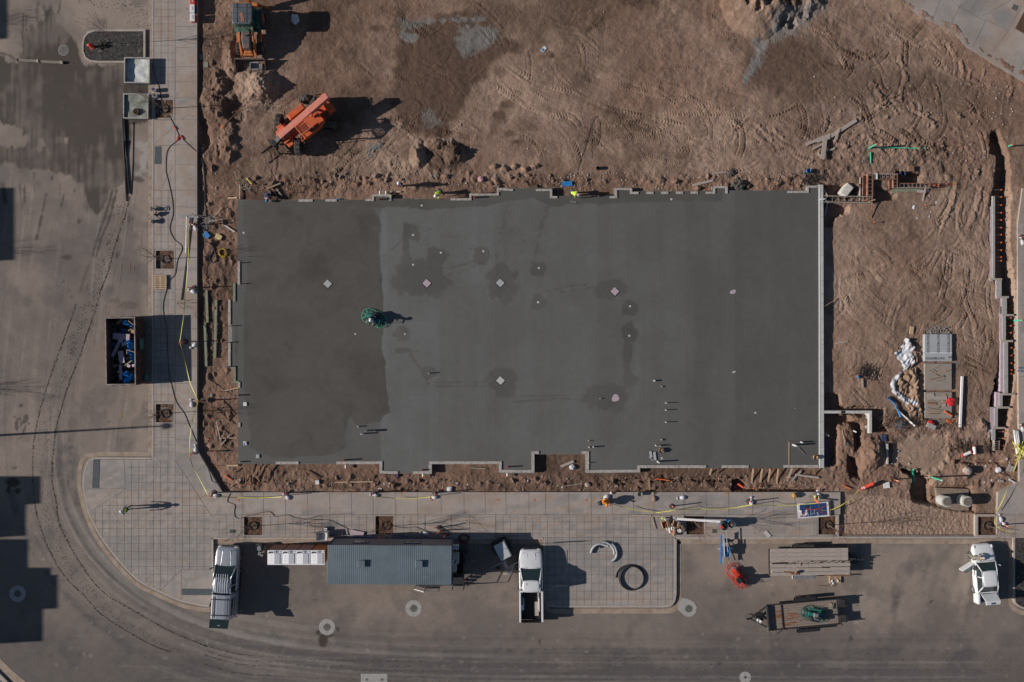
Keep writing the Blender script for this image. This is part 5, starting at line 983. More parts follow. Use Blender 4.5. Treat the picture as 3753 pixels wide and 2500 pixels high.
# ---- backhoe loader
def backhoe():
 T=thing('backhoe_loader','orange and green backhoe loader with grey cab roof and toothed front bucket','backhoe loader',(-21.42,25.0,-.05),math.radians(-90))
 ch=MB();ch.box((0,0,.85),(3.3,.62,.45));ch.box((1.55,0,.75),(.5,.8,.4));ch.build('chassis',m_('orange_worn'),T,bevel=.04)
 h=MB();h.loft([[V(x,-w_,.95),V(x,-w_,z-.1),V(x,-w_*.8,z),V(x,w_*.8,z),V(x,w_,z-.1),V(x,w_,.95)] for x,w_,z in ((-.3,.38,1.72),(.3,.37,1.68),(1.0,.35,1.6),(1.4,.32,1.5),(1.45,.3,1.2))]);h.build('bonnet',M('worn_bonnet',(.085,.09,.10),.5,var=.2,scale=2,dirt=.62,dcol=(.26,.10,.05)),T,bevel=.03)
 r=MB();n=20;pts=[]
 def rr(hx,hy,e=.22):
  o=[]
  for cx,cy,a0 in ((hx-e,hy-e,0),(-hx+e,hy-e,90),(-hx+e,-hy+e,180),(hx-e,-hy+e,270)):
   for k in range(5):a=math.radians(a0+k*22.5);o.append((cx+math.cos(a)*e,cy+math.sin(a)*e))
  return o
 r.loft([[V(x*q-1.0,y*q,z) for x,y in rr(.84,.80)] for q,z in ((.97,2.42),(1,2.47),(1,2.51),(.93,2.56),(.5,2.58))]);rf=r.build('cab_roof',M('cab_grey',(.085,.10,.115),.55,var=.15,scale=2,dirt=.05,dcol=(.2,.10,.07)),T,smooth=False)
 q=MB()
 for x in (-1.45,-1.0,-.55):q.box((x,0,2.585),(.025,1.35,.02))
 for y in (-.38,.38):q.box((-1.0,y,2.583),(1.45,.025,.02))
 q.build('roof_rib',m_('dark_steel'),rf);q=MB();q.loft([[V(-1.1,-.02,z),V(-.9,.1,z),V(-.35,.2,z),(-.28,-.12,z),V(-.7,-.1,z),V(-.95,-.22,z)] for z in (2.586,2.592)]);q.build('rust_patch',m_('rust'),rf)
 c=MB()
 for x,y in ((-1.75,.68),(-1.75,-.68),(-.28,.62),(-.28,-.62),(-1.0,.74),(-1.0,-.74)):c.bar((x,y,1.1),(x,y*.95,2.45),.07)
 c.box((-1.0,0,1.05),(1.7,1.3,.4));c.build('cab_frame',m_('black'),T)
 g=MB()
 for s in (-1,1):quad(g,(-1.7,s*.7,1.3),(-.35,s*.66,1.3),(-.32,s*.62,2.4),(-1.7,s*.66,2.4),n=.01)
 quad(g,(-.25,-.6,1.3),(-.25,.6,1.3),(-.25,.58,2.4),(-.25,-.58,2.4),n=.01);g.build('cab_glass',M('green_glass',(.02,.10,.08),.1),T)
 fe=MB()
 for s in (-1,1):fe.loft([[V(x,s*.72,z-.05),V(x,s*.72,z),V(x,s*1.08,z-.03),V(x,s*1.08,z-.08)] for x,z in ((-2.1,1.0),(-1.75,1.42),(-1.2,1.52),(-.7,1.45),(-.35,1.15),(-.05,1.1))])
 fe.build('rear_fender',M('green_worn',(.035,.10,.075),.6,var=.2,dirt=.3,dcol=(.25,.22,.13)),T)
 d=MB();d.box((-.05,0,1.6),(.35,1.3,.25));d.box((.1,-.55,1.35),(.3,.3,.4));d.build('cowl',MATS['green_worn'],T,bevel=.05)
 for s in (-1,1):
  wheel(T,(-1.3,s*.98,.72),.74,.46,'y','orange_worn',lugs=14);wheel(T,(1.05,s*.92,.46),.46,.3,'y','orange_worn',lugs=12)
  a=MB();a.bar((-.35,s*.52,1.62),(.85,s*.55,1.42),.13,.2).bar((.85,s*.55,1.42),(1.98,s*.5,.62),.12,.18).bar((-.2,s*.4,1.2),(1.3,s*.42,.95),.08).bar((.6,s*.66,1.3),(1.85,s*.6,.85),.07);a.build('loader_arm',m_('orange_worn'),T,bevel=.02)
  st_=MB();st_.box((.25,s*.85,.75),(.9,.28,.3));st_.build('step_tank',m_('orange_worn'),T,bevel=.03)
 cr=MB();cr.bar((1.7,-.55,.85),(1.7,.55,.85),.1);cr.build('cross_tube',m_('orange_worn'),T)
 b=MB();W_=1.22
 prof=[(1.98,.72),(1.9,.42),(1.95,.12),(2.2,.02),(2.95,.04)]
 for i in range(len(prof)-1):b.bar((prof[i][0],0,prof[i][1]),(prof[i+1][0],0,prof[i+1][1]),W_*2,.04)
 b.box((2.0,0,.76),(.12,W_*2,.07))
 bk=b.build('front_bucket',M('bucket_steel',(.12,.085,.07),.6,.2,var=.3,dirt=.3,dcol=(.32,.14,.07)),T)
 for s in (-1,1):
  k=MB();k.add([V(x,s*W_+dy,z) for dy in (-.02,.02) for x,z in ((1.98,.76),(1.9,.42),(1.95,.1),(2.2,.0),(2.95,.02),(2.75,.4))],[(0,1,2,3,4,5),(11,10,9,8,7,6)]+[(i,(i+1) % 6+6-0 if False else (i+1) % 6,(i+1) % 6+6,i+6) for i in range(6)]);k.build('bucket_side',MATS['bucket_steel'],bk)
 s_=MB();s_.box((2.5,.35,.3),(.55,.72,.04));s_.box((2.5,0.02,.45),(.55,.05,.3));s_.box((2.24,.35,.45),(.05,.7,.3));s_.box((2.76,.35,.42),(.05,.7,.25))
 for k in range(5):s_.box((2.3+k*.12,.83,.3),(.07,.2,.04),rz=.3)
 s_.build('small_bucket',m_('conc'),T)
 a=MB();a.box((-2.3,0,.7),(.3,1.6,.9));a.build('stabiliser_frame',m_('orange_worn'),T,bevel=.03)
 a=MB();a.bar((-2.45,.1,.9),(-3.3,.1,2.7),.28,.34).bar((-3.3,.1,2.7),(-3.1,.1,3.1),.28,.3);a.build('digging_boom',m_('orange_worn'),T,bevel=.03)
 a=MB();a.bar((-3.15,.1,3.05),(-4.5,.1,1.5),.22,.26);a.build('dipper_arm',m_('orange_worn'),T,bevel=.03)
 a=MB();a.box((-4.45,.1,1.15),(.5,.6,.6),tx=.6);a.build('rear_bucket',m_('dark_steel'),T,bevel=.03)
 for s in (-1,1):a=MB();a.bar((-2.35,s*.8,.9),(-2.45,s*1.25,.15),.14);a.box((-2.45,s*1.3,.08),(.3,.3,.06));a.build('stabiliser_leg',m_('orange_worn'),T)
 e=MB();e.tube([(-.1,.0,1.75),(.0,.28,1.78),(.35,.34,1.72),(.5,.0,1.72)],.035);e.build('exhaust_hose',m_('black'),T);return T
backhoe()
# ---- ride-on power trowels
def trowel(label,loc,rz,paint,engine,plates=False,S_=1.):
 T=thing('ride_on_trowel',label,'power trowel',loc,rz,'ride-on power trowels');T.scale=(S_,)*3;pm=m_(paint)
 R_=.56;dx=.54
 def oval(r,z,n=12):
  o=[]
  for k in range(n+1):a=-math.pi/2+math.pi*k/n;o.append((dx+math.cos(a)*r,math.sin(a)*r,z))
  for k in range(n+1):a=math.pi/2+math.pi*k/n;o.append((-dx+math.cos(a)*r,math.sin(a)*r,z))
  return o
 ri=MB();g=MB();g.tube(oval(R_+.06,.16),.014,6,True).tube(oval(R_+.06,.06),.01,5,True)
 for k in range(5):ri.tube(oval(R_-.03-.075*k,.22+.012*k),.006,4,True)
 for cx in (-dx,dx):
  for a in (range(90,271,45) if cx < 0 else range(-90,91,45)):a=math.radians(a);g.bar((cx+math.cos(a)*.2,math.sin(a)*.2,.28),(cx+math.cos(a)*(R_+.06),math.sin(a)*(R_+.06),.16),.028,.02)
 g.build('guard_ring',pm,T);ri.build('inner_rings',pm if engine == 'red' else m_('teal'),T)
 for cx in (-dx,dx):
  b=MB()
  for k in range(4):a=math.radians(45+90*k);b.box((cx+math.cos(a)*.27,math.sin(a)*.27,.05),(.46,.2,.012),rz=a,ry=.06)
  b.cyl((cx,0,.04),(cx,0,.22),.1);b.build('blade_spider',m_('steel' if plates else 'dark_steel'),T)
 f=MB();f.box((0,0,.3),(1.5,.34,.08));f.box((0,.33,.26),(1.2,.12,.05));f.box((0,-.4,.24),(1.1,.16,.05));f.build('frame',pm,T,bevel=.01)
 if plates:
  p=MB();
  for cx in (-dx,dx):p.cyl((cx,0,.28),(cx,0,.29),.38,n=20)
  p.build('deck_plate',m_('steel'),T)
 e=MB()
 if engine == 'red':
  e.box((-.42,.02,.52),(.55,.42,.36));e.box((-.42,.02,.71),(.26,.24,.02));e.build('fuel_tank',pm,T,bevel=.03);e=MB();e.box((.22,-.08,.55),(.4,.38,.34));e.box((.2,.0,.92),(.36,.1,.42));e.box((.2,-.14,.76),(.38,.36,.08));e.tube([(-.1,-.38,.4),(-.12,-.42,.9),(-.1,-.3,1.2)],.02).tube([(.5,-.38,.4),(.5,-.42,.9),(.48,-.3,1.2)],.02);e.box((.62,.1,.5),(.2,.2,.25));e.build('engine',m_('black'),T,bevel=.03)
  e=MB();e.box((.12,.2,.45),(.5,.14,.2));e.box((.7,-.1,.45),(.22,.3,.2));e.tube([(.0,.1,.6),(.3,.3,.6),(.6,.25,.55)],.025);e.tube([(.3,-.2,.75),(.5,-.32,.95),(.6,-.25,.75)],.02);e.build('controls',pm,T)
 else:
  e.box((.05,.3,.5),(.62,.32,.36));e.box((-.2,.36,.6),(.24,.22,.18));e.cyl((.3,.3,.62),(.3,.3,.72),.12);e.build('engine',m_('black'),T,bevel=.03)
  e=MB();e.box((.35,-.05,.42),(.5,.3,.18));e.box((-.3,-.2,.42),(.25,.25,.18));e.build('tank',m_('teal'),T,bevel=.03)
  e=MB();e.box((.02,-.02,.6),(.42,.4,.1));e.box((.02,.2,.8),(.42,.08,.32));e.build('seat',m_('steel' if 'trailer' in label else 'navy'),T,bevel=.04)
 l=MB()
 for s in (-1,1):l.tube([(s*.28,-.35,.4),(s*.3,-.42,.75),(s*.3,-.36,.95)],.018);l.ball((s*.3,-.36,.98),.035,6,4)
 l.build('control_lever',m_('black'),T);return T
gt_=trowel('green ride-on power trowel driven across the fresh slab by its operator',(*W(Zm(1300,1100,9.054)(650,600),.5).xy,SZ),math.radians(-24),'green_pl','teal',S_=.95)
M('tr_green',(.03,.20,.16),.5);gt_.children[0].data.materials[0]=MATS['tr_green'];[setattr(c_,'scale',(1,1,1)) for c_ in ()]
for c_ in gt_.children:
 if c_.name.startswith(('frame',)):c_.data.materials[0]=MATS['tr_green']
person('operator in dark blue with white hard hat sitting on the green power trowel',(*W(Zm(1300,1100,9.054)(605,600),.9).xy,SZ+.12),math.radians(156),'navy','denim','hat_white',lean=.25,legs='sit',hands=[V(-.28,.36,.9),V(.28,.36,.9)])
trowel('red ride-on power trowel parked on the asphalt beside the board trailer',(*W(Zm(2380,1860,4.9)(1600,1255),.5).xy,0),math.radians(-51),'red_pl','red',True,1.0)
for o_ in bpy.data.objects:
 pass
# ---- trailers
def fender_wheels(T,x,s,y,z=.33,r=.33):
 for dx in (-.38,.38):wheel(T,(x+dx,s*y,z),r,.2,'y')
 f=MB();f.box((x,s*(y),z+r+.12),(1.7,.28,.04));f.box((x-.88,s*y,z+r-.02),(.28,.28,.04),ry=.95 if True else 0);f.box((x+.88,s*y,z+r-.02),(.28,.28,.04),ry=-.95+1.9*0);f.box((x,s*(y+.13),z+r+.02),(1.7,.03,.18));return f
def lumber_trailer():
 f4=Zm(2600,1960,4.127);c=W(f4(1520,415),.9);T=thing('flatbed_trailer','grey flatbed trailer buried under a stack of weathered scaffold boards','trailer',(c.x,c.y,0),math.radians(1.2),'flatbed trailers')
 d=MB();d.box((0.05,0,.55),(6.3,1.95,.1));d.build('deck',m_('wood_grey'),T);d=MB()
 for s in (-1,1):d.box((.1,s*1.0,.52),(6.6,.08,.16))
 d.box((-3.2,0,.52),(.08,2.0,.16));d.box((3.4,0,.52),(.08,1.2,.16));d.bar((3.35,-.55,.48),(4.35,0,.45),.1).bar((3.35,.55,.48),(4.35,0,.45),.1);d.box((3.6,0,.62),(.5,.9,.04));d.cyl((4.0,.1,.1),(4.0,.1,.95),.04);d.box((4.45,0,.47),(.25,.12,.1));d.bar((3.75,-.5,.55),(3.75,.45,.55),.07);d.build('chassis',m_('dark_steel'),T)
 for s in (-1,1):fender_wheels(T,-.45,s,1.22).build('fender',m_('dark_steel' if s > 0 else 'steel'),T)
 return T,c,f4
LT,lc,f4=lumber_trailer()
rows=[(236,920,2097,60,0),(299,920,2095,60,0),(361,922,2098,58,0),(472,925,1160,52,0),(472,1165,1495,50,0),(468,1500,1700,50,0),(452,1702,2130,54,0),(530,930,1230,52,0),(528,1232,1395,50,0),(527,1398,1828,50,0),(515,1832,2125,54,0),(598,932,1052,52,0),(597,1056,1160,50,0),(590,1163,1545,52,0),(586,1548,1660,50,0),(582,1662,1895,50,0),(577,1898,2120,52,0)]
for i,(v,u0,u1,hh,_) in enumerate(rows):
 tw=(v-415)*.0
 a,b=W(f4(u0,v+(u1-u0)*.006),1.02),W(f4(u1,v-(u1-u0)*.006),1.02)
 for L_ in range(1):
  nm=('topmost full-length weathered board, %s from the kerb side of the trailer stack' % ORD[i]) if i < 3 else 'shorter board, %s counting row by row on the stack\'s roadside half' % ORD[i-3]
  plank('scaffold_board',nm,'board',a,b,hh/4.127*PX,.045,m_('wood_grey'),'boards stacked on the trailer')
under=MB()
for k in range(6):under.box((0,0,0),(0,0,0)) if 0 else None
for i,(y_,z_) in enumerate(((.78,.8),(.45,.8),(-.2,.8),(-.6,.8),(-.85,.78))):
 a=LT.matrix_basis @ V(-3.1,y_,z_);b=LT.matrix_basis @ V(3.1,y_,z_)
 plank('scaffold_board','lower board bundle, %s from the kerb side under the trailer stack' % ORD[i],'board',a,b,.26,.38,m_('wood_grey'),'lower bundles on the trailer')
for i in range(9):
 u=1200+i*105;a,b=W(f4(u,425+rnd.uniform(-10,8)),.99),W(f4(u+rnd.uniform(60,150),408+rnd.uniform(-10,12)),.99)
 plank('board_offcut','thin offcut lying in the dark gap of the trailer stack, %s from its west end' % ORD[i],'offcut',a,b,.09,.03,m_('wood_grey'),'offcuts in the gap of the stack')
plank('loose_board','short askew board lying across the fifth row of the trailer stack','board',W(f4(1275,482),1.06),W(f4(1385,452),1.06),.28,.04,m_('wood_grey'))
plank('brown_board','narrow brown board lying on the roadside half of the trailer stack','board',W(f4(1125,560),1.07),W(f4(1360,598),1.07),.1,.04,m_('wood_brown'))
plank('timber','brown timber resting under the front of the board trailer','timber',W(f4(1620,612),.35),W(f4(2190,622),.3),.09,.09,m_('wood_brown'))
plank('timber','thin brown timber lying on the asphalt below the pallet of bags','timber',W(f4(1640,772),.03),W(f4(1900,776),.03),.07,.05,m_('wood_brown'))
sw=MB();sw.box((0,0,.08),(.45,.18,.12)).cyl((.0,.0,.2),(.15,.12,.2),.09).box((-.25,.05,.1),(.2,.1,.1));sw.build('circular_saw',m_('rust'),None,loc=W(f4(1290,575),1.06),rz=.3,label='small red and yellow power saw left on top of the stacked boards',cat='power saw')
def pallet(label,c,rz,sx=1.0,sy=1.2,mat='wood_new',axis=0):
 T=thing('pallet',label,'pallet',c,rz,'wooden pallets')
 for k in range(7):b=MB();b.box((0,-sy/2+sy*(k+.5)/7,.13),(sx,sy/7*.62,.02));b.build('deck_board',m_(mat),T)
 for x in (-1,0,1):b=MB();b.box((x*(sx/2-.04),0,.065),(.06 if sx < 2 else .09,sy,.1));b.build('stringer',m_(mat),T)
 return T
f=B0;cx_,cy_,sx_,sy_=rW(f,1420,960,1532,1093,.25)
pallet('pale wooden pallet lying on the paver strip near the tree pit',(cx_,cy_,.16),0,sx_,sy_,'wood_new')
cx_,cy_,sx_,sy_=rW(f4,1815,610,1990,735,.15)
pallet('wooden pallet with small bags beside the board trailer',(cx_,cy_,.01),0,sx_,sy_,'wood_new')
for i,(u,v) in enumerate(((1850,705),(1940,690),(1865,740))):sandbag(['small white bag on the west corner of the pallet','small white bag in the middle of the pallet beside the trailer','small white bag slipping off the lower edge of the pallet'][i],W(f4(u,v),.16),rnd.random()*3,.5)
def flat_trailer():
 c=W(f4(1400,1205),.6);T=thing('flatbed_trailer','black flatbed trailer with rust-stained plank deck carrying a green power trowel','trailer',(c.x,c.y,0),math.radians(5.2),'flatbed trailers')
 dk=M('trailer_deck',(.25,.20,.17),.85,var=.2,scale=2,stretch=(1,9,1),dirt=.0);d=MB()
 for k in range(10):d.box((.12,-.88+k*.196,.58),(5.75,.18,.05))
 d.build('deck',dk,T);r=MB()
 for pts in ([(-2.4,.4),(-1.9,.5),(-1.5,.35),(-1.3,.0),(-1.9,-.1),(-2.5,-.5),(-2.4,0)],[(-1.2,.25),(-.6,.2),(-.1,.1),(-.2,-.3),(-.9,-.35),(-1.25,-.1)],[(-1.9,-.62),(-.8,-.5),(.1,-.45),(-.4,-.75),(-1.7,-.85)]):
  cx_=sum(p[0] for p in pts)/len(pts);cy_=sum(p[1] for p in pts)/len(pts);[r.box((cx_+rnd.gauss(0,.3),cy_+rnd.gauss(0,.2),.606+k*.0002),(rnd.uniform(.15,.7),rnd.uniform(.015,.07),.004),rnd.gauss(0,.06)) for k in range(26)]
 r.build('rust_stain',M('rust_stain',(.22,.085,.03),.9,var=.5,scale=5),T)
 s_=MB()
 for s in (-1,1):s_.box((.1,s*1.02,.66),(5.95,.07,.18))
 s_.box((-2.85,0,.75),(.1,2.1,.3));s_.box((-1.65,0,.64),(.08,2.0,.06));s_.box((2.95,0,.55),(.1,2.1,.14));s_.build('side_rail',m_('dark_steel'),T)
 t=MB();t.bar((-2.85,.85,.5),(-4.2,0,.48),.1).bar((-2.85,-.85,.5),(-4.2,0,.48),.1).box((-4.35,0,.5),(.3,.14,.12)).cyl((-3.9,.15,.1),(-3.9,.15,1.0),.045).box((-3.45,.1,.52),(.6,.7,.05)).tube([(-4.1,.05,.5),(-4.4,.25,.1),(-4.5,.1,.3)],.025);t.build('drawbar',m_('black'),T)
 for s in (-1,1):
  fm=fender_wheels(T,.35,s,1.27);fm.build('fender',m_('black'),T)
  p=MB();p.box((3.28,s*.62,.62),(.55,.62,.06));p.box((3.05,s*.98,.75),(.1,.1,.5));p.box((3.55,s*.9,.5),(.12,.12,.3));p.build('ramp',m_('dark_steel'),T)
 q=MB();q.tube([(-2.6,-1.06,.6),(-2.7,-1.3,.5),(-2.55,-1.4,.4),(-2.8,-1.6,.35),(-2.6,-1.62,.35)],.02);q.tube([(-1.6,-1.1,.6),(-1.3,-1.18,.55),(-1.2,-1.05,.6)],.02);q.build('stake_hook',m_('black'),T)
 return T,c
FT,fc=flat_trailer()
pos=FT.matrix_basis @ V(.95,-.02,.61)
t3=trowel('teal ride-on power trowel strapped on the rust-stained trailer deck',pos,math.radians(170),'teal','teal',False,.98)
p_=W(f4(755,1310),.85);b_=MB();b_.cyl((0,0,0),(0,0,.36),.14,.16,16,True,False);b_.cyl((0,0,.3),(0,0,.31),.14,n=16);b_.build('bucket',m_('white_pl'),None,loc=(p_.x,p_.y,.53),label='white plastic bucket standing on the drawbar of the rust-stained trailer',cat='bucket')
for u,v,l_ in ((905,1420,'heap of pale rope and chain on the front corner of the rust-stained trailer'),(1840,1070,'heap of pale chain and straps behind the trowel on the trailer deck')):
 b_=MB();
 for k in range(9):a=rnd.random()*6;b_.tube([V(rnd.uniform(-.2,.2),rnd.uniform(-.25,.25),rnd.uniform(.02,.12)) for _ in range(4)],.02)
 b_.build('chain_heap',M('rope',(.35,.32,.22),.9,var=.4,scale=20),None,loc=W(f4(u,v),.62)+V(0,0,.0),label=l_,cat='chain')
# ---- towable light tower
def light_tower():
 f3=Zm(1700,1940,3.923);c=W(f3(558,305),.9);T=thing('towable_light_tower','towable light tower with white generator hood and black wheels beside the office trailer','light tower',(c.x,c.y,0),math.radians(27))
 b=MB();b.box((0,.0,.85),(.98,1.36,.7),tx=.97,ty=.97);b.build('generator_hood',M('hood_grey',(.50,.52,.54),.4,var=.06),T,bevel=.04)
 b=MB();b.box((0,0,.42),(1.25,1.7,.12));b.box((-.05,.85,.7),(.8,.3,.5));b.box((0.55,0,.62),(.12,1.2,.3));b.build('chassis',m_('black'),T)
 for s in (-1,1):wheel(T,(s*.78,.1,.32),.32,.2)
 d=MB();d.bar((-.2,-.8,.5),(-.45,-2.1,.5),.09).bar((-.1,-1.0,.5),(-1.55,-.9,.5),.07).bar((-.5,-1.6,.45),(.6,-1.5,.45),.08);d.tube([(-.9,-1.85,.35),(-.5,-2.0,.5),(-.1,-1.9,.4),(.3,-1.45,.4)],.06);d.build('drawbar',m_('steel'),T)
 for x,y in ((-1.1,-1.3),(.42,-1.75)):j=MB();j.cyl((x,y,0),(x,y,.6),.04).box((x,y,.05),(.28,.28,.06)).cyl((x-.12,y,.3),(x+.12,y,.3),.11,n=10);j.build('jack_leg',m_('dark_steel'),T)
 m=MB();m.cyl((-.3,-.75,.5),(-.45,-1.7,.95),.06);m.box((-.42,-1.3,.95),(.12,.9,.1));m.build('folded_mast',m_('steel'),T)
light_tower()
# ==== OFFICE TRAILER, TOILETS, SKIP, BINS
fo=Zm(1100,1900,3.797)
def office():
 zt=3.0;a,b=W(fo(382,377),zt),W(fo(2108,922),zt);cx,cy,L,D=(a.x+b.x)/2,(a.y+b.y)/2,b.x-a.x,a.y-b.y
 T=thing('office_trailer','long site office trailer with blue-grey ribbed metal roof and blue trim','site office',(cx,cy,0),math.radians(-.3));h,d=L/2,D/2
 wl=MB();wl.box((0,0,1.72),(L-.1,D-.1,2.5));wl.build('wall',M('office_wall',(.23,.205,.205),.7,var=.08),T)
 rf=MB();n=int(L/.16)
 for k in range(n):
  x=-h+(k+.5)*L/n;rf.loft([[V(x-L/n/2,y,z),V(x-L/n*.2,y,z+.009),V(x+L/n*.2,y,z+.009),V(x+L/n/2,y,z),V(x+L/n/2,y,z-.05),V(x-L/n/2,y,z-.05)] for y,z in ((-d,zt-.03),(0,zt+.03),(d,zt-.03))])
 roof=rf.build('roof',M('roof_metal',(.15,.19,.215),.45,.25,var=.14,scale=.8,dirt=.12,dcol=(.20,.22,.22)),T)
 for x in (-2.2,2.32):
  v=MB();v.box((x,.12,zt+.1),(.5,.5,.16));v.box((x+.02,-.0+.12,zt+.2),(.56,.56,.06));v.build('roof_vent',MATS['roof_metal'],roof,bevel=.02)
 t=MB();bl=M('blue_trim',(.02,.05,.16),.5)
 for y in (-d+.03,d-.03):t.box((0,y,2.9),(L-.06,.06,.1));t.box((0,y,.5),(L-.06,.06,.12))
 for x in (-h+.04,h-.04):
  for y in (-d+.04,d-.04):t.box((x,y,1.72),(.12,.12,2.45))
 t.build('trim',bl,T)
 for x in (-2.42,1.68):
  w=MB();w.box((x,d-.04,1.85),(1.35,.05,.8));wi=w.build('window',bl,T);w=MB();w.box((x-.3,d-.01,1.85),(.52,.04,.6));w.box((x+.3,d-.01,1.85),(.52,.04,.6));w.build('pane',M('pane',(.10,.11,.11),.1),wi)
 s=MB()
 for x in np.linspace(-h+.5,h-.5,6):
  for y in (-d*.7,d*.7):s.box((x,y,.22),(.35,.35,.44))
 s.build('block_pier',m_('conc'),T);c=MB();c.box((0,-d*.55,.42),(L,.12,.2));c.box((0,d*.55,.42),(L,.12,.2));c.build('chassis',m_('black'),T)
 for nm,u,v,sx,sy,z,sz in (('air_conditioner',2192,405,.5,.36,1.6,.5),('meter_box',2160,560,.5,.8,1.3,.7),('electrical_panel',2150,668,.35,.85,1.9,.6)):
  p=W(fo(u,v),z);m=MB();m.box((h+sx/2-.05,p.y-cy,z-sz/2),(sx,sy,sz));m.build(nm,MATS['hood_grey'],T,bevel=.02)
 return T,cx,cy,h,d
OF,ox,oy,oh,od=office()
def steps():
 p=W(fo(1800,970),.8);T=thing('metal_steps','aluminium steps with handrails leading down from the office trailer door','steps',(p.x,oy-od-.55,0),0);s=MB()
 s.box((.25,0,.75),(1.15,.85,.05));s.build('landing',m_('dark_steel'),T)
 for k in range(3):s=MB();s.box((-.5-k*.26,0,.56-k*.2),(.26,.8,.04));s.build('tread',m_('dark_steel'),T)
 for y in (-.42,.42):
  s=MB();s.bar((.8,y,0),(.8,y,1.75),.045).bar((-.35,y,0),(-.35,y,1.7),.045).bar((.8,y,1.72),(-.35,y,1.72),.045).bar((-.35,y,1.72),(-1.2,y,1.0),.05).bar((-1.2,y,0),(-1.2,y,1.0),.045).bar((.8,y,1.25),(-.35,y,1.25),.035);s.build('handrail',m_('white_pl') if y > 0 else m_('steel'),T)
steps()
def stair2():
 p=W(fo(2180,850),.6);T=thing('metal_steps','dark open steel stair with railings at the east end of the office trailer','steps',(p.x+.15,p.y,0),0)
 for k in range(5):s=MB();s.box((0,.45-k*.24,.95-k*.17),(.85,.22,.04));s.build('tread',m_('black'),T)
 for x in (-.45,.45):s=MB();s.bar((x,.55,0),(x,.55,1.85),.04).bar((x,-.6,0),(x,-.6,1.6),.04).bar((x,.55,1.85),(x,-.6,1.6),.04).bar((x,1.5,0),(x,1.5,1.85),.04).bar((x,1.5,1.85),(x,.55,1.85),.04).bar((x,.55,.95),(x,-.7,.1),.05);s.build('handrail',m_('dark_steel'),T)
stair2()
for i,(u,v,l_) in enumerate(((2235,620,'black open drum at the east end of the office trailer, nearer the kerb'),(2222,722,'black open drum at the east end of the office trailer, nearer the stair'))):
 p=W(fo(u,v),.85);b=MB();b.cyl((0,0,0),(0,0,.86),.3,.3,20,True,False);b.cyl((0,0,.5),(0,0,.52),.28,n=16);b.cyl((0,0,.84),(0,0,.87),.31,.31,20,False);b.build('drum',m_('black'),None,loc=(p.x,p.y,0),label=l_,cat='drum')
b=MB();
for k in range(7):b.ball((rnd.uniform(-.45,.45),rnd.uniform(-.3,.3),.2),(.3,.25,.25),8,5,.3)
b.build('bin_bags',m_('black'),None,loc=(W(fo(2225,500),.3).x,W(fo(2225,500),.3).y,0),label='heap of black plastic sacks against the east end of the office trailer',cat='sacks')
p=V(ox+oh+.25,oy+.6,0);T=thing('flag_pole','slim flag pole fixed to the east end wall of the office trailer','flag pole',(p.x,p.y,0));b=MB();b.cyl((0,0,0),(0,0,5.1),.025,.018,8);b.build('pole',m_('steel'),T)
fl=MB();n=10
fl.loft([[V(.02+t*.22+.04*math.sin(t*9+z*3),.05*math.sin(t*14+z*2)+.02*k,4.95-z-.25*t) for k in (0,1) for t in ((0,.3,.6,1) if k == 0 else (1,.6,.3,0))] for z in (0,.25,.5,.75,1.0,1.2)]);fl.build('flag',m_('navy'),T)
tm=M('toilet_side',(.34,.155,.125),.6,var=.06);tm2=M('toilet_side_orange',(.50,.155,.03),.6,var=.06);tw=M('toilet_white',(.80,.80,.82),.5,var=.04)
def toilet(i,sidem,label):
 u0,u1=((578,706),(711,838),(841,967),(971,1104))[i];cx_,cy_,sx_,sy_=rW(D1,u0,357,u1,490,2.2)
 T=thing('portable_toilet',label,'portable toilet',(cx_,cy_,0),0,'portable toilets in a row');b=MB();b.box((0,0,1.08),(1.06,1.1,2.1));b.build('cabin',sidem,T,bevel=.04)
 b=MB();b.box((0,0,.06),(1.12,1.16,.12));b.build('base',m_('black'),T);r=MB()
 r.box((0,0,2.16),(1.12,1.16,.07));r.loft([[V(-.45,y,2.19),V(-.42,y,2.25),V(.02,y,2.31),V(.42,y,2.23),V(.45,y,2.19)] for y in (-.5,.36)])
 for k in range(7):r.box((0,-.45+k*.125,2.27),(.86,.022,.07))
 r.box((0,.46,2.22),(.9,.06,.05)).box((-.05,.46,2.26),(.06,.16,.08)).box((.1,.46,2.26),(.06,.16,.08));rf=r.build('roof',tw,T);r=MB();r.cyl((-.38,.42,2.18),(-.38,.42,2.42),.055,n=10);r.build('vent_pipe',m_('black'),rf)
 d=MB();d.box((0,-.57,1.08),(.72,.04,1.85));dr=d.build('door',tw,T,bevel=.01);d=MB();d.box((.26,-.6,1.05),(.06,.04,.14));d.build('latch',m_('black'),dr)
for i in range(4):toilet(i,tm2 if i == 3 else tm,['portable toilet with terracotta sides, at the open west end of the row','portable toilet with terracotta sides, second from the west end of the row','portable toilet with terracotta sides, directly beside the orange one','portable toilet with bright orange sides, next to the office trailer'][i])
b=MB();b.cyl((0,0,0),(0,0,.75),.3,.32,20,True,False);b.cyl((0,0,.6),(0,0,.62),.29,n=16);p=W(D1(482,342),.7);b.build('barrel',M('grey_green',(.17,.20,.19),.6),None,loc=(p.x,p.y,0),label='open grey-green barrel standing between silver pickup and toilets',cat='barrel')
p=W(D1(522,372),.5);T=thing('crate_stack','stack of small grey boxes beside the open barrel near the toilets','boxes',(p.x,p.y,0),.1);b=MB()
for k,(x,y,z,sx,sy,sz) in enumerate(((0,0,.2,.5,.6,.4),(.12,.1,.5,.35,.3,.25),(-.15,-.1,.48,.25,.3,.2),(.05,-.25,.5,.2,.2,.3),(.28,.3,.25,.2,.2,.5))):b=MB();b.box((x,y,z),(sx,sy,sz));b.build('box',MATS['grey_green'],T,bevel=.02)
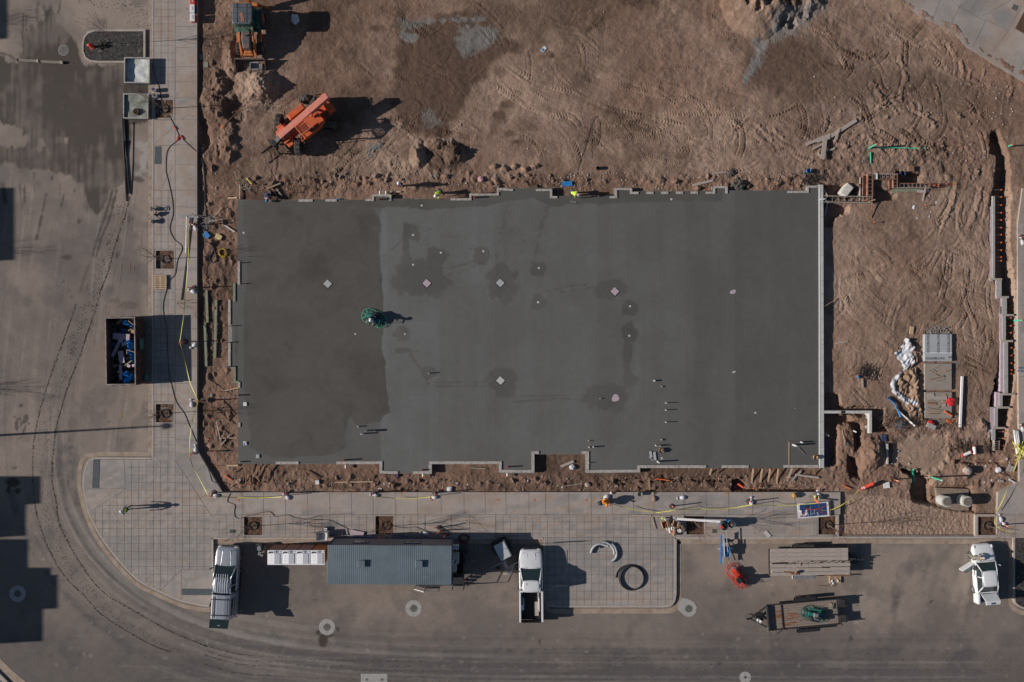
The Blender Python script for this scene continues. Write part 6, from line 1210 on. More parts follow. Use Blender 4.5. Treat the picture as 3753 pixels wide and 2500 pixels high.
ZS=1.82;a_,b_=W((388,1164),ZS),W((496,1410),ZS)
def skip():
 cx_,cy_,L,D=(a_.x+b_.x)/2,(a_.y+b_.y)/2,b_.x-a_.x,a_.y-b_.y;T=thing('skip','large rusty brown roll-off skip full of blue plastic and pink foam board waste','skip',(cx_,cy_,0),math.radians(.8));h,d=L/2,D/2;rm=M('skip_brown',(.085,.042,.03),.75,var=.3,scale=2,dirt=.25,dcol=(.05,.07,.06))
 w=MB()
 for x in (-1,1):w.box((x*(h-.04),0,.98),(.07,D,1.66));[w.box((x*(h+.06),-d+.2+k*(D-.4)/8,.95),(.12,.09,1.5)) for k in range(9)]
 for y in (-1,1):w.box((0,y*(d-.04),.98),(L-.14,.07,1.66));[w.box((x_,y*(d+.04),.95),(.09,.08,1.5)) for x_ in (-.8,0,.8)]
 w.build('side_wall',rm,T);f=MB();f.box((0,0,.2),(L-.1,D-.1,.1));f.build('floor',rm,T)
 r=MB()
 for x in (-1,1):r.box((x*(h-.02),0,ZS),(.075,D+.06,.08))
 for y in (-1,1):r.box((0,y*(d-.02),ZS),(L-.1,.075,.08))
 r.build('rim',M('rim_worn',(.34,.31,.30),.8,var=.3,scale=3,dirt=.6,dcol=(.12,.06,.045)),T,bevel=.01)
 u=MB();u.box((-.5,0,.08),(.14,D-.3,.16)).box((.5,0,.08),(.14,D-.3,.16));u.build('runner',m_('dark_steel'),T)
 s=MB();s.box((h+.14,.55,1.0),(.02,.9,.7));s.build('door_patch',M('skip_teal',(.06,.16,.15),.7,dirt=.4),T);s=MB();s.box((h+.15,-d+.5,.35),(.2,.5,.4));s.build('toolbox',MATS['skip_teal'],T)
 return cx_,cy_,h,d
kx,ky,kh,kd=skip()
fk=Zm(370,1150,5.6);zf=lambda u,v,z:W(fk(u,v),z)
def sheet(name,label,u,v,ru,rv,mat,z,seed,amp=.16,cat='plastic sheet',group=None):
 r=np.random.RandomState(seed);c=zf(u,v,z);n=16;m=14;rings=[];pts=[]
 ph=r.rand(6)*6;mb=MB();vs=[V(0,0,amp*1.2)];
 for i in range(1,m+1):
  for k in range(n):
   a=2*math.pi*k/n;q=i/m*(1+.18*math.sin(3*a+ph[0])+.1*math.sin(5*a+ph[1]));x,y=math.cos(a)*q*ru*PX/5.6,math.sin(a)*q*rv*PX/5.6
   z_=amp*(1.3*(1-(i/m)**2)+.8*abs(math.sin(a*4+ph[2]+i*.5))+r.uniform(-.35,.35));vs.append(V(x+r.uniform(-.02,.02),y+r.uniform(-.02,.02),z_ if i < m else z_-.12))
 fs=[(0,1+k,1+(k+1) % n) for k in range(n)]+[(1+i*n+k,1+(i+1)*n+k,1+(i+1)*n+(k+1) % n,1+i*n+(k+1) % n) for i in range(m-1) for k in range(n)];mb.add(vs,fs)
 return mb.build(name,mat,None,loc=c,label=label,cat=cat,group=group)
bs=M('blue_sheet',(.015,.22,.55),.25,var=.25,scale=2,spec=.6)
for i,(u,v,ru,rv,z,l_) in enumerate(((520,185,75,60,1.15,'crumpled blue plastic sheet in the north-east corner of the skip'),(640,255,45,28,1.2,'small torn blue plastic piece against the east wall near the top of the skip'),(465,340,30,45,.95,'narrow blue plastic scrap north of the large pink panel in the skip'),(590,560,80,26,1.15,'blue plastic strip just below the large pink panel in the skip'),(610,660,72,90,1.2,'bright blue plastic sheet bulging in the middle of the skip'),(620,800,70,55,1.05,'blue plastic sheet inside the leaning wooden frame of the skip'),(660,930,38,60,1.1,'blue plastic scraps along the east wall of the skip'),(525,1235,80,60,1.2,'crumpled blue plastic sheet beside the long pink strip in the skip'),(650,1290,55,60,1.2,'blue plastic bundle against the east wall in the lower skip'),(530,1375,90,80,1.1,'largest crumpled blue plastic sheet at the bottom end of the skip'),(270,640,36,50,.8,'shaded blue plastic scrap near the west wall of the skip'))):
 sheet('plastic_sheet',l_,u,v,ru,rv,bs,z,i+3,.13,group='blue plastic waste in the skip')
for i,(u0,v0,u1,v1,wd,z,l_) in enumerate(((245,455,590,485,125,1.2,'large pink foam panel lying across the upper part of the skip'),(395,480,405,590,85,1.26,'short pink foam piece crossing below the large panel in the skip'),(375,590,235,875,60,1.1,'dark pink foam strip slanting down left in the skip'),(430,640,520,590,70,1.18,'small shaded pink foam square in the centre of the skip'),(395,765,440,1015,105,1.3,'tapering pink foam sheet catching the sun in the middle of the skip'),(395,1045,410,1355,55,1.28,'long narrow pink foam strip upright near the bottom of the skip'),(540,1060,600,1080,55,1.3,'small pink foam offcut near the east side of the skip'),(640,1070,690,1050,45,1.3,'tiny pink foam offcut touching the east wall of the skip'),(655,600,695,690,60,1.15,'pink foam scrap squeezed at the east wall of the skip'))):
 plank('foam_board',l_,'foam board',zf(u0,v0,z),zf(u1,v1,z+.05),wd*PX/5.6,.05,m_('pink'),'pink foam waste in the skip')
for i,(u0,v0,u1,v1,wd,z,mt,l_) in enumerate(((560,145,665,225,12,1.4,'wood_new','thin pale lath in the north-east corner of the skip'),(560,350,620,310,14,1.3,'wood_new','short pale wood scrap north of the big panel in the skip'),(530,740,690,790,10,1.35,'wood_new','top rail of a thin wooden frame in the skip'),(533,745,530,830,9,1.35,'wood_new','upright of a thin wooden frame in the skip'),(475,1070,635,960,22,1.3,'wood_grey','pale slanting board near the centre of the skip'),(220,1060,320,1075,70,.9,'card','brown cardboard flap in the shaded lower west of the skip'),(330,200,440,110,60,1.0,'card','brown cardboard sheet in the top end of the skip'),(600,350,680,370,70,1.1,'card','crumpled brown cardboard by the east wall of the skip'),(560,90,660,120,60,1.05,'card','brown cardboard in the top right corner of the skip'),(500,920,610,880,50,1.1,'wood_brown','rusty brown wood scrap in the middle of the skip'))):
 plank('waste_board',l_,'wood scrap',zf(u0,v0,z),zf(u1,v1,z),wd*PX/5.6,.03,m_(mt),'wood and card waste in the skip')
b=MB()
for k in range(300):b.box((rnd.uniform(-1.1,1.1),rnd.uniform(-2.6,2.6),rnd.uniform(.5,1.05)),(rnd.uniform(.1,.5),rnd.uniform(.05,.3),.1),rnd.random()*6,rx=rnd.uniform(-.4,.4))
b.build('mixed_rubble',M('rubble',(.13,.10,.085),.9,var=.7,scale=5,dirt=.3,dcol=(.30,.25,.2)),None,loc=(kx,ky,.0),kind='stuff')
sheet('plastic_sheet','white plastic scrap low in the skip beside the long pink strip',385,1190,55,26,m_('cloth_white'),1.0,40,.06)
def wash(label,f,u0,v0,u1,v1,h,fill,fz):
 cx_,cy_,L,D=rW(f,u0,v0,u1,v1,h);T=thing('washout_bin',label,'washout bin',(cx_,cy_,0),math.radians(-.6),'concrete washout bins');g=M('bin_wall',(.24,.23,.21),.7,.2,var=.15,dirt=.3);w=MB()
 for s in (-1,1):w.box((s*L/2,0,h/2+.04),(.05,D,h-.04));w.box((0,s*D/2,h/2+.04),(L,.05,h-.04))
 w.box((0,0,.08),(L-.05,D-.05,.06));w.build('bin_body',g,T);r=MB()
 for s in (-1,1):r.box((s*L/2,0,h),(.09,D+.09,.05));r.box((0,s*D/2,h),(L-.09,.09,.05))
 r.build('rim',M('bin_rim',(.36,.35,.33),.6,.2,dirt=.3),T);s=MB();n=24;vs=[];fs=[]
 for j in range(n+1):
  for i in range(n+1):x,y=(i/n-.5)*(L-.06),(j/n-.5)*(D-.06);vs.append(V(x,y,fz+.02*math.sin(x*5+math.cos(y*4)*2)+rnd.uniform(-.006,.006)))
 fs=[(j*(n+1)+i,j*(n+1)+i+1,(j+1)*(n+1)+i+1,(j+1)*(n+1)+i) for j in range(n) for i in range(n)];s.add(vs,fs);s.build('slurry',fill,T,smooth=True);return T,cx_,cy_
wash('taller washout bin beside the gravel island, filled with white marbled slurry',A0,1146,532,1372,760,.62,M('slurry_white',(.62,.64,.62),.6,var=.25,scale=1.6,dirt=.42,dcol=(.24,.25,.20)),.35)
_,wx_,wy_=wash('lower washout bin beside the tree pit, filled with smooth grey-green slurry',A0,1137,866,1360,1086,.42,M('slurry_green',(.225,.235,.20),.6,var=.06,scale=2),.3)
b=MB()
for k in range(60):a=rnd.random()*6.28;q=rnd.random()**.5*.3;b.tube([V(math.cos(a)*q,math.sin(a)*q,rnd.uniform(0,.12)),V(math.cos(a+.8)*q*.8,math.sin(a+.8)*q*.8,rnd.uniform(.05,.2)),V(math.cos(a+1.5)*q,math.sin(a+1.5)*q,rnd.uniform(0,.14))],.02,4)
b.ball((0,0,.03),(.3,.3,.08),12,6,.2);b.build('debris_heap',M('brown_clump',(.15,.11,.08),.95,var=.3,scale=8),None,loc=W(A0(1255,1030),.33),label='round brown clump of debris sitting in the grey-green slurry',cat='debris')
for i,(u,v,l_) in enumerate(((1408,820,'white bucket on the walk, the one nearer the white slurry bin'),(1418,874,'white bucket on the walk, the one nearer the tree pit'))):
 p=W(A0(u,v),.55);b=MB();b.cyl((0,0,0),(0,0,.38),.15,.18,18,True,False);b.cyl((0,0,.05),(0,0,.06),.14,n=14);b.tube([(math.cos(a)*.18,math.sin(a)*.18,.38) for a in [k*.45 for k in range(14)]],.014,5,True);b.build('bucket',m_('cloth_white'),None,loc=(p.x,p.y,PZ),smooth=False,label=l_,cat='bucket',group='white buckets by the washout bins')
for i,(u,v,col,l_) in enumerate(((1769,4,'red_pl','red cooler box with white stripe at the top edge of the walk'),(1768,78,'white_pl','white cooler box in the middle of the three on the walk'),(1770,158,'white_pl','white cooler box with red body, nearest the building slab'))):
 p=W(A0(u,v),.55);T=thing('cooler_box',l_,'cooler box',(p.x,p.y,PZ),0,'cooler boxes on the walk');b=MB();b.box((0,0,.18),(.38,.64,.36));b.build('cooler_body',m_('red_pl' if i != 1 else 'navy'),T,bevel=.03);b=MB();b.box((0,0,.385),(.40,.68,.06));b.build('lid',m_(col),T,bevel=.03);b=MB();b.box((.02,0,.42),(.08,.3,.02));b.build('lid_handle',MATS['hood_grey'],T)
p=gp(A0(835,430));p=W(A0(845,425),.3);T=thing('fire_hydrant','red fire hydrant standing in the dark gravel island','fire hydrant',(p.x,p.y,.12));b=MB();b.loft([[V(math.cos(a)*r,math.sin(a)*r,z) for a in [k*math.pi/6 for k in range(12)]] for z,r in ((0,.16),(.05,.16),(.06,.1),(.45,.1),(.47,.15),(.52,.15),(.56,.12),(.68,.05),(.72,.05))]);b.build('hydrant_body',m_('red_pl'),T)
for v_ in (V(.22,0,.4),V(-.22,0,.4),V(0,-.22,.35)):b=MB();b.cyl((0,0,v_.z),v_,.07,n=10);b.cyl(v_*.9,v_*1.1,.09,n=8);b.build('nozzle',m_('red_pl'),T)
b=MB()
for k in range(40):a=rnd.random()*6.28;b.tube([V(0,0,0),V(math.cos(a)*.15,math.sin(a)*.15,.15),V(math.cos(a)*.3,math.sin(a)*.3,rnd.uniform(.05,.3))],.012,3)
b.build('small_shrub',M('shrub',(.10,.09,.03),.9),None,loc=W(A0(955,415),.13),label='low yellow-green plant in the dark gravel beside the hydrant',cat='plant')
for i,(u0,v0,u1,v1,l_) in enumerate(((160,551,357,562,'speckled straw wattle across the wet road, western roll'),(362,563,578,575,'speckled straw wattle across the wet road, eastern roll'))):
 a,b=W(A0(u0,v0),.1),W(A0(u1,v1),.1);c=(a+b)/2;mb=MB();mb.tube([a.lerp(b,k/8)-c+V(0,rnd.uniform(-.02,.02),0) for k in range(9)],.13,10);mb.build('straw_wattle',M('wattle',(.26,.22,.18),.95,var=.5,scale=14,bump=.6,dirt=.2),None,loc=c,smooth=True,label=l_,cat='wattle',group='straw wattles on the road')
g1=[((1122,1040),(1162,1850)),((1130,1090),(1165,1780)),((1137,1095),(1185,1750)),((1142,1100),(1192,1780)),((1134,1300),(1160,1790)),((1150,1290),(1178,1620))]
for i,((u0,v0),(u1,v1)) in enumerate(g1):
 cable('steel_bar','long dark steel bar on the wet road, %s from the west in the loose bundle' % ORD[i],'steel bar',[W(A0(u0,v0),.05+.02*i),W(A0((u0+u1)/2+rnd.uniform(-4,4),(v0+v1)/2),.05),W(A0(u1,v1),.05)],.035,m_('black'),'loose bundle of dark bars')
cable('steel_bar','single dark steel bar lying apart, just east of the loose bundle','steel bar',[W(A0(1227,1122),.03),W(A0(1220,1500),.03),W(A0(1205,1790),.03)],.022,m_('black'))
def manhole(label,f,u,v,ro,ri,square=False):
 p=W(f(u,v),.012);T=thing('manhole',label,'manhole',(p.x,p.y,0),0,'manholes in the road');b=MB();b.cyl((0,0,-.1),(0,0,.012),ro*PX/2.51,n=40);b.build('concrete_collar',m_('conc'),T);b=MB();b.cyl((0,0,0),(0,0,.02),ri*PX/2.51,n=28);c=b.build('cover',M('iron',(.15,.14,.13),.7,.3,var=.2,bump=.5),T)
 b=MB()
 for k in range(4):b.box((0,0,.023),(ri*PX/2.51*1.7,.03,.006),k*math.pi/4)
 b.build('cover_rib',MATS['iron'],c);b=MB();
 for k in range(2):b.box((0,0,.014),(ro*PX/2.51*1.9,.02,.004),k*math.pi/2)
 b.build('collar_joint',M_jnt,T)
manhole('manhole in a round concrete collar, with a dark oil stain beside it',D1,1125,1062,75,34);manhole('manhole in a round concrete collar in front of the office trailer',D2,40,890,76,34);manhole('manhole in a round collar lying in the building shadow',D0,162,755,77,33)
manhole('small round valve cover at the bottom edge of the road',D3,1208,1525,53,12);manhole('faint round cover in the wet part of the west road',A0,585,462,50,46)
p=W(D3(688,893),.013);T=thing('manhole','manhole in a teardrop collar at the corner of the middle paver island','manhole',(p.x,p.y,0),0,'manholes in the road');b=MB();b.prism([(q.x-p.x,q.y-p.y) for q in [W(z) for z in TT(D3,(622,795),(680,802),(735,830),(765,880),(755,930),(715,965),(660,965),(625,935),(588,900))]],-.1,.018);b.build('concrete_collar',m_('conc'),T);b=MB();b.cyl((0,0,0),(0,0,.028),34*PX/2.51,n=28);b.build('cover',MATS['iron'],T)
p=W(D1(1560,1545),.013);T=thing('drain_inlet','long rounded concrete inlet with two small covers at the bottom edge','drain',(p.x,p.y,0));b=MB();b.box((0,-.3,-.04),(250*PX/2.51,1.6,.1));b.build('concrete_collar',m_('conc'),T,bevel=.2)
for u in (-68,70):b=MB();b.cyl((u*PX/2.51,.0,0),(u*PX/2.51,.0,.02),.11,n=14);b.build('cover',MATS['iron'],T)
dp=M('tactile_dark',(.075,.088,.095),.8,var=.15,scale=3,bump=.4,bscale=40)
for poly,l_ in ((TT(C0,(858,1086),(917,1088),(908,1354),(846,1352)),'dark tactile paving panel on the north ramp of the corner plaza'),(TT(D0,(1671,709),(2030,711),(2030,770),(1671,768)),'dark tactile paving panel on the south ramp of the corner plaza'),(TT(A0,(1424,1346),(1482,1346),(1482,1510),(1420,1508)),'dark tactile paving panel in the west walk below the power cables')):
 q=[W(z,.165) for z in poly];c=sum(q,V(0,0,0))/len(q);b=MB();b.prism([(z.x-c.x,z.y-c.y) for z in q],-.03,0.0);b.build('tactile_panel',dp,None,loc=c,label=l_,cat='tactile paving')
for f,u,v,w_,h_,m,l_ in ((A0,1847,524,32,48,'lid','pale green utility lid in the dirt right beside the west walk'),(A1,15,595,34,48,'lid','pale green utility lid in the dirt, the southern of the pair'),(D1,253,182,48,30,'lid','dark green utility lid in the pavers west of a tree pit'),(D3,923,180,38,34,'lid','dark green utility lid between tree pit and blue drums'),(C1,61,502,22,26,'lid','small green lid in the dirt west of the slab')):
 z=.17 if f in (D1,D3) else gz(*f(u,v))+.08;dk=f in (D1,D3);p=W(f(u,v),z);b=MB();b.box((0,0,-.04),(w_*PX/2.51,h_*PX/2.51,.1));b.build('utility_lid',M('lid_dark',(.05,.085,.06),.7,var=.2) if dk else M('lid_pale',(.20,.26,.19),.7,dirt=.2),None,loc=p,bevel=.01,label=l_,cat='utility lid')
p=W(D3(1413,210),.18);b=MB();b.box((0,0,0),(.55,.3,.05),-.85);b.build('stone_slab',m_('conc_pale'),None,loc=p,label='small pale slab lying askew on the walk near the drums',cat='slab')
p=W(A4(1805,70),.175);b=MB();b.box((0,0,0),(.42,.42,.02),-.5);b.build('drain_grate',MATS['iron'],None,loc=p,label='square iron drain grate in the north-east walk',cat='drain grate')
# ---- street trees
TP=[('a',A0(1512,1003),'west walk tree pit beside the grey-green slurry bin',4.6,.75),('b',B0(1522,815),'west walk tree pit above the wooden pallet',3.6,.8),('c',C0(1520,665),'west walk tree pit south of the skip',3.3,.7),('d',D1(445,130),'walk north of the toilets, westernmost of the bottom pits',3.6,.8),('e',D1(1668,130),'tree pit directly behind the office trailer',3.5,.8),('f',D3(750,102),'tree pit littered with twigs beside the cardboard heap',4.3,.9),('g',D4(85,122),'tree pit beside the blue and white sign board',3.9,.8),('h',D4(1552,128),'tree pit above the white saloon car',3.8,.8)]
for i,(k,p,l_,h,sp) in enumerate(TP):
 q=W(p);bare_tree('young leafless tree in the '+l_.replace('walk north of the toilets, westernmost of the bottom pits','pit above the gap between silver pickup and toilets'),V(q.x,q.y,0),h,sp,11+i,.02)
 r=MB();r.tube([V(q.x+math.cos(a)*.34,q.y+math.sin(a)*.34,.07) for a in [k_*math.pi/8 for k_ in range(16)]],.035,5,True);c=V(q.x,q.y,0);r.v=[(x-c.x,y-c.y,z) for x,y,z in r.v];r.build('irrigation_ring',m_('black'),None,loc=c,label='black drip ring in the '+l_.split(',')[0].replace('walk north of the toilets','pit north of the toilets'),cat='drip ring')
q=W(A0(1118,406));bare_tree('young leafless tree in the dark gravel island near the red hydrant',V(q.x,q.y,0),5.0,.8,31,.1)
for i,(x,y,h,l_) in enumerate(((-330,95,4.5,'leafless tree beyond the west edge, north of the others'),(-350,935,5.0,'leafless tree beyond the west edge, level with the pallet'),(-380,1440,5.7,'leafless tree beyond the west edge, level with the south end of the skip'))):
 q=W((x,y));bare_tree(l_,V(q.x,q.y,0),h,.5,50+i,0,group='leafless trees west of the road')
q=W((-272,1611));T=thing('lamp_post','tall street lamp west of the road, its long shadow crossing the asphalt','street lamp',(q.x,q.y,0));b=MB();b.cyl((0,0,0),(0,0,8.9),.11,.07,10);b.build('post',m_('dark_steel'),T);b=MB();b.bar((0,0,8.85),(.4,.0,8.95),.08);b.cyl((.35,0,8.8),(.35,0,9.0),.28,.2,12);b.build('lamp_head',m_('black'),T)
bm_=M('stucco',(.30,.24,.19),.85,bump=.2);BL=[((-60,142),31,9.),((688,953),56,9.),((1745,1846),153,9.),((1846,1964),98,9.),((1976,2090),106,9.),((2106,2230),215,9.5),((2080,2150),190,9.),((2232,2350),160,9.)]
BT=thing('apartment_building','stucco apartment block west of the road whose stepped parapet shades the asphalt','building',(-66,-2,0));
for i,((y0,y1),xe,h) in enumerate(BL):
 xe_w=(xe-CX)*PX-h/math.tan(EL);ya,yb=(CY-y0)*PX-h*math.tan(AZ)/math.tan(EL)*1.,(CY-y1)*PX-h*math.tan(AZ)/math.tan(EL);b=MB();b.box(((xe_w-73)/2+66,(ya+yb)/2+2,h/2),(xe_w+73,abs(ya-yb),h));wb=b.build('wing',bm_,BT)
 for fl_ in range(2):
  b=MB();b.box((xe_w+66+.02,(ya+yb)/2+2,1.6+fl_*3.2),(.06,min(1.8,abs(ya-yb)*.5),1.4));b.build('window',m_('glass'),wb)
q=W((3800,2050));
# ==== SLAB EDGE: boards, blockouts, pipes
fw=MATS['wood_grey'];fpale=M('form_pale',(.40,.37,.34),.85,var=.25,scale=5,bump=.3,dirt=.3,dcol=(.24,.17,.13))
def seg(label,pts,wd,z=SZ+.012,th=.10,mat=None,name='form_board',cat='form board',group='form boards round the slab'):
 """one L- or Z-shaped run of boards as seen from above"""
 P=[W(p,z) for p in pts];c=P[0];mb=MB()
 for i in range(len(P)-1):
  a,b=P[i]-c,P[i+1]-c;d=(b-a).normalized()*wd*.5;a2=a-(d if i > 0 else V(0,0,0));mb.bar(a2+V(0,0,.002*i),b+(d if i < len(P)-2 else V(0,0,0))+V(0,0,.002*i),wd,th)
 return mb.build(name,mat or fpale,None,loc=c,label=label,cat=cat,group=group,bevel=.008)
NB=[(B1,[(865,277),(995,277)]),(B1,[(1112,275),(1216,275)]),(B1,[(1480,272),(1548,272),(1548,230),(1708,230),(1708,280)]),(B2,[(380,266),(562,266),(562,222),(815,222),(815,170),(955,180)]),(B2,[(1165,180),(1305,180),(1305,246),(1362,246)]),(B2,[(1845,246),(1902,246),(1902,170),(2040,172),(2040,206),(2108,208)]),(B3,[(300,206),(364,206)]),(B3,[(437,206),(500,206)]),(B3,[(572,205),(636,205)]),(B3,[(708,204),(772,204)]),(B3,[(846,205),(922,205),(922,154),(1036,154),(1036,212)]),(B3,[(1596,198),(1782,198),(1782,149),(1882,149)])]
for i,(f,pl) in enumerate(NB):seg('pale weathered form board on the north edge of the slab, %s from the west corner' % ORD[i],TT(f,*pl),.20 if len(pl) < 3 else .17)
SB=[(C1,[(655,1120),(865,1120)]),(C1,[(1212,1120),(1622,1118),(1622,1205),(1778,1210)]),(C2,[(36,1210),(195,1208),(195,1118),(838,1118),(838,1196),(1138,1198),(1138,1026),(1192,1024)]),(C2,[(1586,1024),(1640,1026),(1640,1198),(2110,1194),(2110,1154),(2730,1154)]),(C3,[(994,1154),(1240,1154)]),(C3,[(1562,1152),(1882,1152)])]
for i,(f,pl) in enumerate(SB):seg('pale weathered form board on the south edge of the slab, %s from the west corner' % ORD[i],TT(f,*pl),.23)
WB=[(B1,[(316,835),(316,1050)],fpale),(B1,[(284,1045),(274,1045),(274,1205)],m_('wood_green')),(B1,[(218,1198),(230,1198),(230,1420)],fpale),(C1,[(230,10),(230,240)],fpale),(C1,[(230,240),(278,240),(278,376),(316,376)],m_('wood_green')),(C1,[(318,376),(318,430)],fpale),(C1,[(320,750),(320,790)],fpale)]
for i,(f,pl,mt) in enumerate(WB):seg('form board on the west edge of the slab, %s from the north corner' % ORD[i],TT(f,*pl),.19,mat=mt)
T=thing('foundation_wall','long pale concrete wall top along the east edge of the slab','foundation wall',(*W((3009,1195),.34).xy,0));o_=W((3009,1195),.34)
b=MB();a_=[W(p,.34) for p in ((3001,677),(3017,677),(3020,1715),(3002,1715))];b.prism([(p.x-o_.x,p.y-o_.y) for p in a_],-1.0,.345);b.build('wall_body',m_('conc_pale'),T)
b=MB();a_=[W(p,.35) for p in ((3001,678),(3005.5,678),(3007,1714),(3002.5,1714))];b.prism([(p.x-o_.x,p.y-o_.y) for p in a_],.3,.362);b.build('white_edge_strip',M('white_edge',(.66,.67,.66),.7,var=.06),T)
b=MB()
for k in range(22):p=W((3010,700+k*47),.35);b.box((p.x-o_.x,p.y-o_.y,.349),(.36,.018,.006))
b.build('wall_joint',M_jnt,T)
BK=[(B1,1130,1045,'board_grey','the westernmost, beside the wet concrete'),(B2,160,1040,'pink','the pink one in the large wet patch'),(B2,835,1037,'board_grey','the half-grey one in the middle wet patch'),(B3,8,1115,'pink','the plain pink one in the eastern wet patch'),(C2,838,367,'conc_pale','the grey one south of the slab centre')]
for i,(f,u,v,mt,l_) in enumerate(BK):
 p=W(f(u,v),SZ+.02);T=thing('column_blockout','diamond-shaped column blockout in the slab, '+l_,'blockout',(p.x,p.y,SZ+.004),math.pi/4);b=MB();b.box((0,0,.005),(.60,.60,.01));b.build('pit_edge',m_('black'),T);b=MB();b.box((.03,.01,.012),(.5,.52,.03),.03);b.build('foam_cap',m_(mt),T,bevel=.01)
def flake(label,f,u,v,r,mt='pink',z=SZ+.006,name='foam_patch',cat='foam patch',group=None,el=1.):
 p=W(f(u,v),z);b=MB();n=11;b.prism([(math.cos(a)*r*rnd.uniform(.75,1.1),math.sin(a)*r*el*rnd.uniform(.75,1.1)) for a in [k*2*math.pi/n for k in range(n)]],-.004,.006);return b.build(name,m_(mt),None,loc=p,rz=.4,label=label,cat=cat,group=group)
flake('round ragged pink foam patch in the south-eastern wet concrete',C3,15,525,.33);flake('ragged pale foam patch showing through the slab in its eastern half',B3,1095,1115,.3,'pink',el=.6);flake('thin pale foam sliver showing in the slab south of the other eastern patch',C3,1103,285,.18,'board_grey',el=.5)
caps=[(B2,35,592),(B2,35,866),(B2,290,756),(B2,680,742),(B2,1192,896),(B2,1185,1211),(B2,113,322),(B3,148,1248),(B3,142,1520),(B3,527,265),(B1,1842,1505),(B1,1385,1503),(B1,358,573),(C3,1300,660),(C3,440,1078)]
cl=['alone north of the big wet patch','west rim of the big wet patch','in the wet blob above the pink diamond','in the wet blob east of the pink one','upper of the pair east of the middle diamond','lower of the pair east of middle diamond','near the north edge in the western half','just below the plain pink diamond','in the wet strip below the pink diamond','near the north edge in the eastern half','close under the trowel shadow','just below the green trowel','near the north-west corner','small and round in the south-east','next to the metal trays at the south edge']
for (f,u,v),l_ in zip(caps,cl):flake('small white cleanout set in the slab, '+l_,f,u,v,.10 if 'trowel' not in l_ else .08,'conc_pale',name='floor_cleanout',cat='floor cleanout',group='white cleanouts in the slab')
for f,u,v,mt,l_ in ((C1,372,580,'white_pl','white plastic-wrapped box near the west edge of the slab'),(C1,372,940,'white_pl','white box with red and blue print near the west edge of the slab'),(C1,488,1060,'board_grey','grey square box near the south-west corner of the slab')):
 p=W(f(u,v),SZ+.08);T=thing('floor_box',l_,'floor box',(p.x,p.y,SZ),.02);b=MB();b.box((0,0,.04),(.28,.3,.08));b.build('box_body',m_(mt),T,bevel=.02)
 if 'print' in l_:b=MB();b.box((-.06,-.04,.083),(.12,.18,.004),.3);b.build('blue_print',m_('blue_pl'),T);b=MB();b.box((.08,.05,.083),(.08,.14,.004));b.build('red_print',m_('red_pl'),T)
STB=[(C1,1408,788,.30,.045,'white_pl','north of the pipe cluster left of centre'),(C1,1478,832,.72,.05,'board_grey','tall grey, west of the pipe cluster pair'),(C1,1563,832,.40,.04,'board_grey','thin grey, east end of the pipe cluster'),(C1,1437,857,.45,.05,'white_pl','first of two touching at the cluster'),(C1,1452,857,.52,.05,'board_grey','second of two touching at the cluster'),(C1,1275,1103,.62,.05,'red_pl','red-tipped at the south edge near the west steps'),(C2,178,298,.39,.04,'white_pl','alone in the wet patch left of centre'),(C2,1757,530,.16,.03,'white_pl','short, west of the ragged pink patch'),(C2,1652,918,.20,.03,'white_pl','thin, north of the pair by the notch'),(C2,1655,978,.2,.05,'white_pl','left of the pair north of the notch'),(C2,1695,978,.41,.05,'white_pl','right of the pair north of the notch'),(C2,1652,1122,.28,.03,'white_pl','on the east wall of the notch'),(C2,905,1165,.54,.05,'red_pl','red and white, south edge west of the notch'),(C2,117,1190,.32,.05,'red_pl','red and white, south edge at the first step'),(C3,376,366,.26,.06,'white_pl','upper stub above the row of three'),(C3,441,420,.12,.055,'board_grey','short stub above the row of three'),(C3,486,572,.45,.03,'white_pl','top of the row of three long shadows'),(C3,484,637,.45,.03,'white_pl','middle of the row of three long shadows'),(C3,484,750,.45,.03,'white_pl','bottom of the row of three long shadows'),(C3,440,909,.14,.06,'board_grey','short grey stub below the row of three'),(C3,390,965,.4,.04,'white_pl','west one of the trio above the tan tub'),(C3,408,966,.4,.04,'board_grey','middle one of the trio above the tan tub'),(C3,426,967,.42,.04,'white_pl','east one of the trio above the tan tub'),(C3,416,1120,.75,.055,'white_pl','tall white, just above the south form boards'),(C3,1736,935,.45,.05,'white_pl','upper tall pipe in the framed south-east corner'),(C3,1678,966,.8,.065,'white_pl','lower tall pipe in the framed south-east corner'),(C3,1672,618,.06,.03,'board_grey','tiny stub near the east edge'),
       (B1,325,846,.35,.03,'steel','on the west edge, northernmost'),(B1,325,1040,.35,.03,'steel','on the west edge at the first step'),(B1,225,1430,.40,.03,'steel','on the west edge at the widest part'),(C1,195,14,.42,.035,'steel','bluish, beside the widest west edge'),(C1,185,240,.4,.04,'board_grey','beside the green form on the west edge'),(C1,268,504,.5,.05,'board_grey','grey, in the dirt at the west edge'),(C1,320,1115,.35,.045,'board_grey','at the south-west corner'),(B2,392,222,.45,.04,'steel','at the north edge beside the bending hi-vis worker'),(B2,568,200,.5,.04,'steel','at the north step east of the bending worker'),(B1,1600,258,.45,.05,'red_pl','red-topped, inside the first north bump'),(B2,600,240,.5,.05,'red_pl','red and white, inside the second north bump')]
for f,u,v,h,r,mt,l_ in STB:
 p=W(f(u,v),SZ+h);b=MB();b.cyl((0,0,-.2),(0,0,h),r*1.15,n=12,cap1=False);b.cyl((0,0,h-.02),(0,0,h),r*.9,n=12);b.build('pipe_stub',m_(mt),None,loc=(p.x,p.y,SZ),smooth=False,label='upright pipe stub in the slab, '+l_,cat='pipe',group='pipe stubs in the slab')
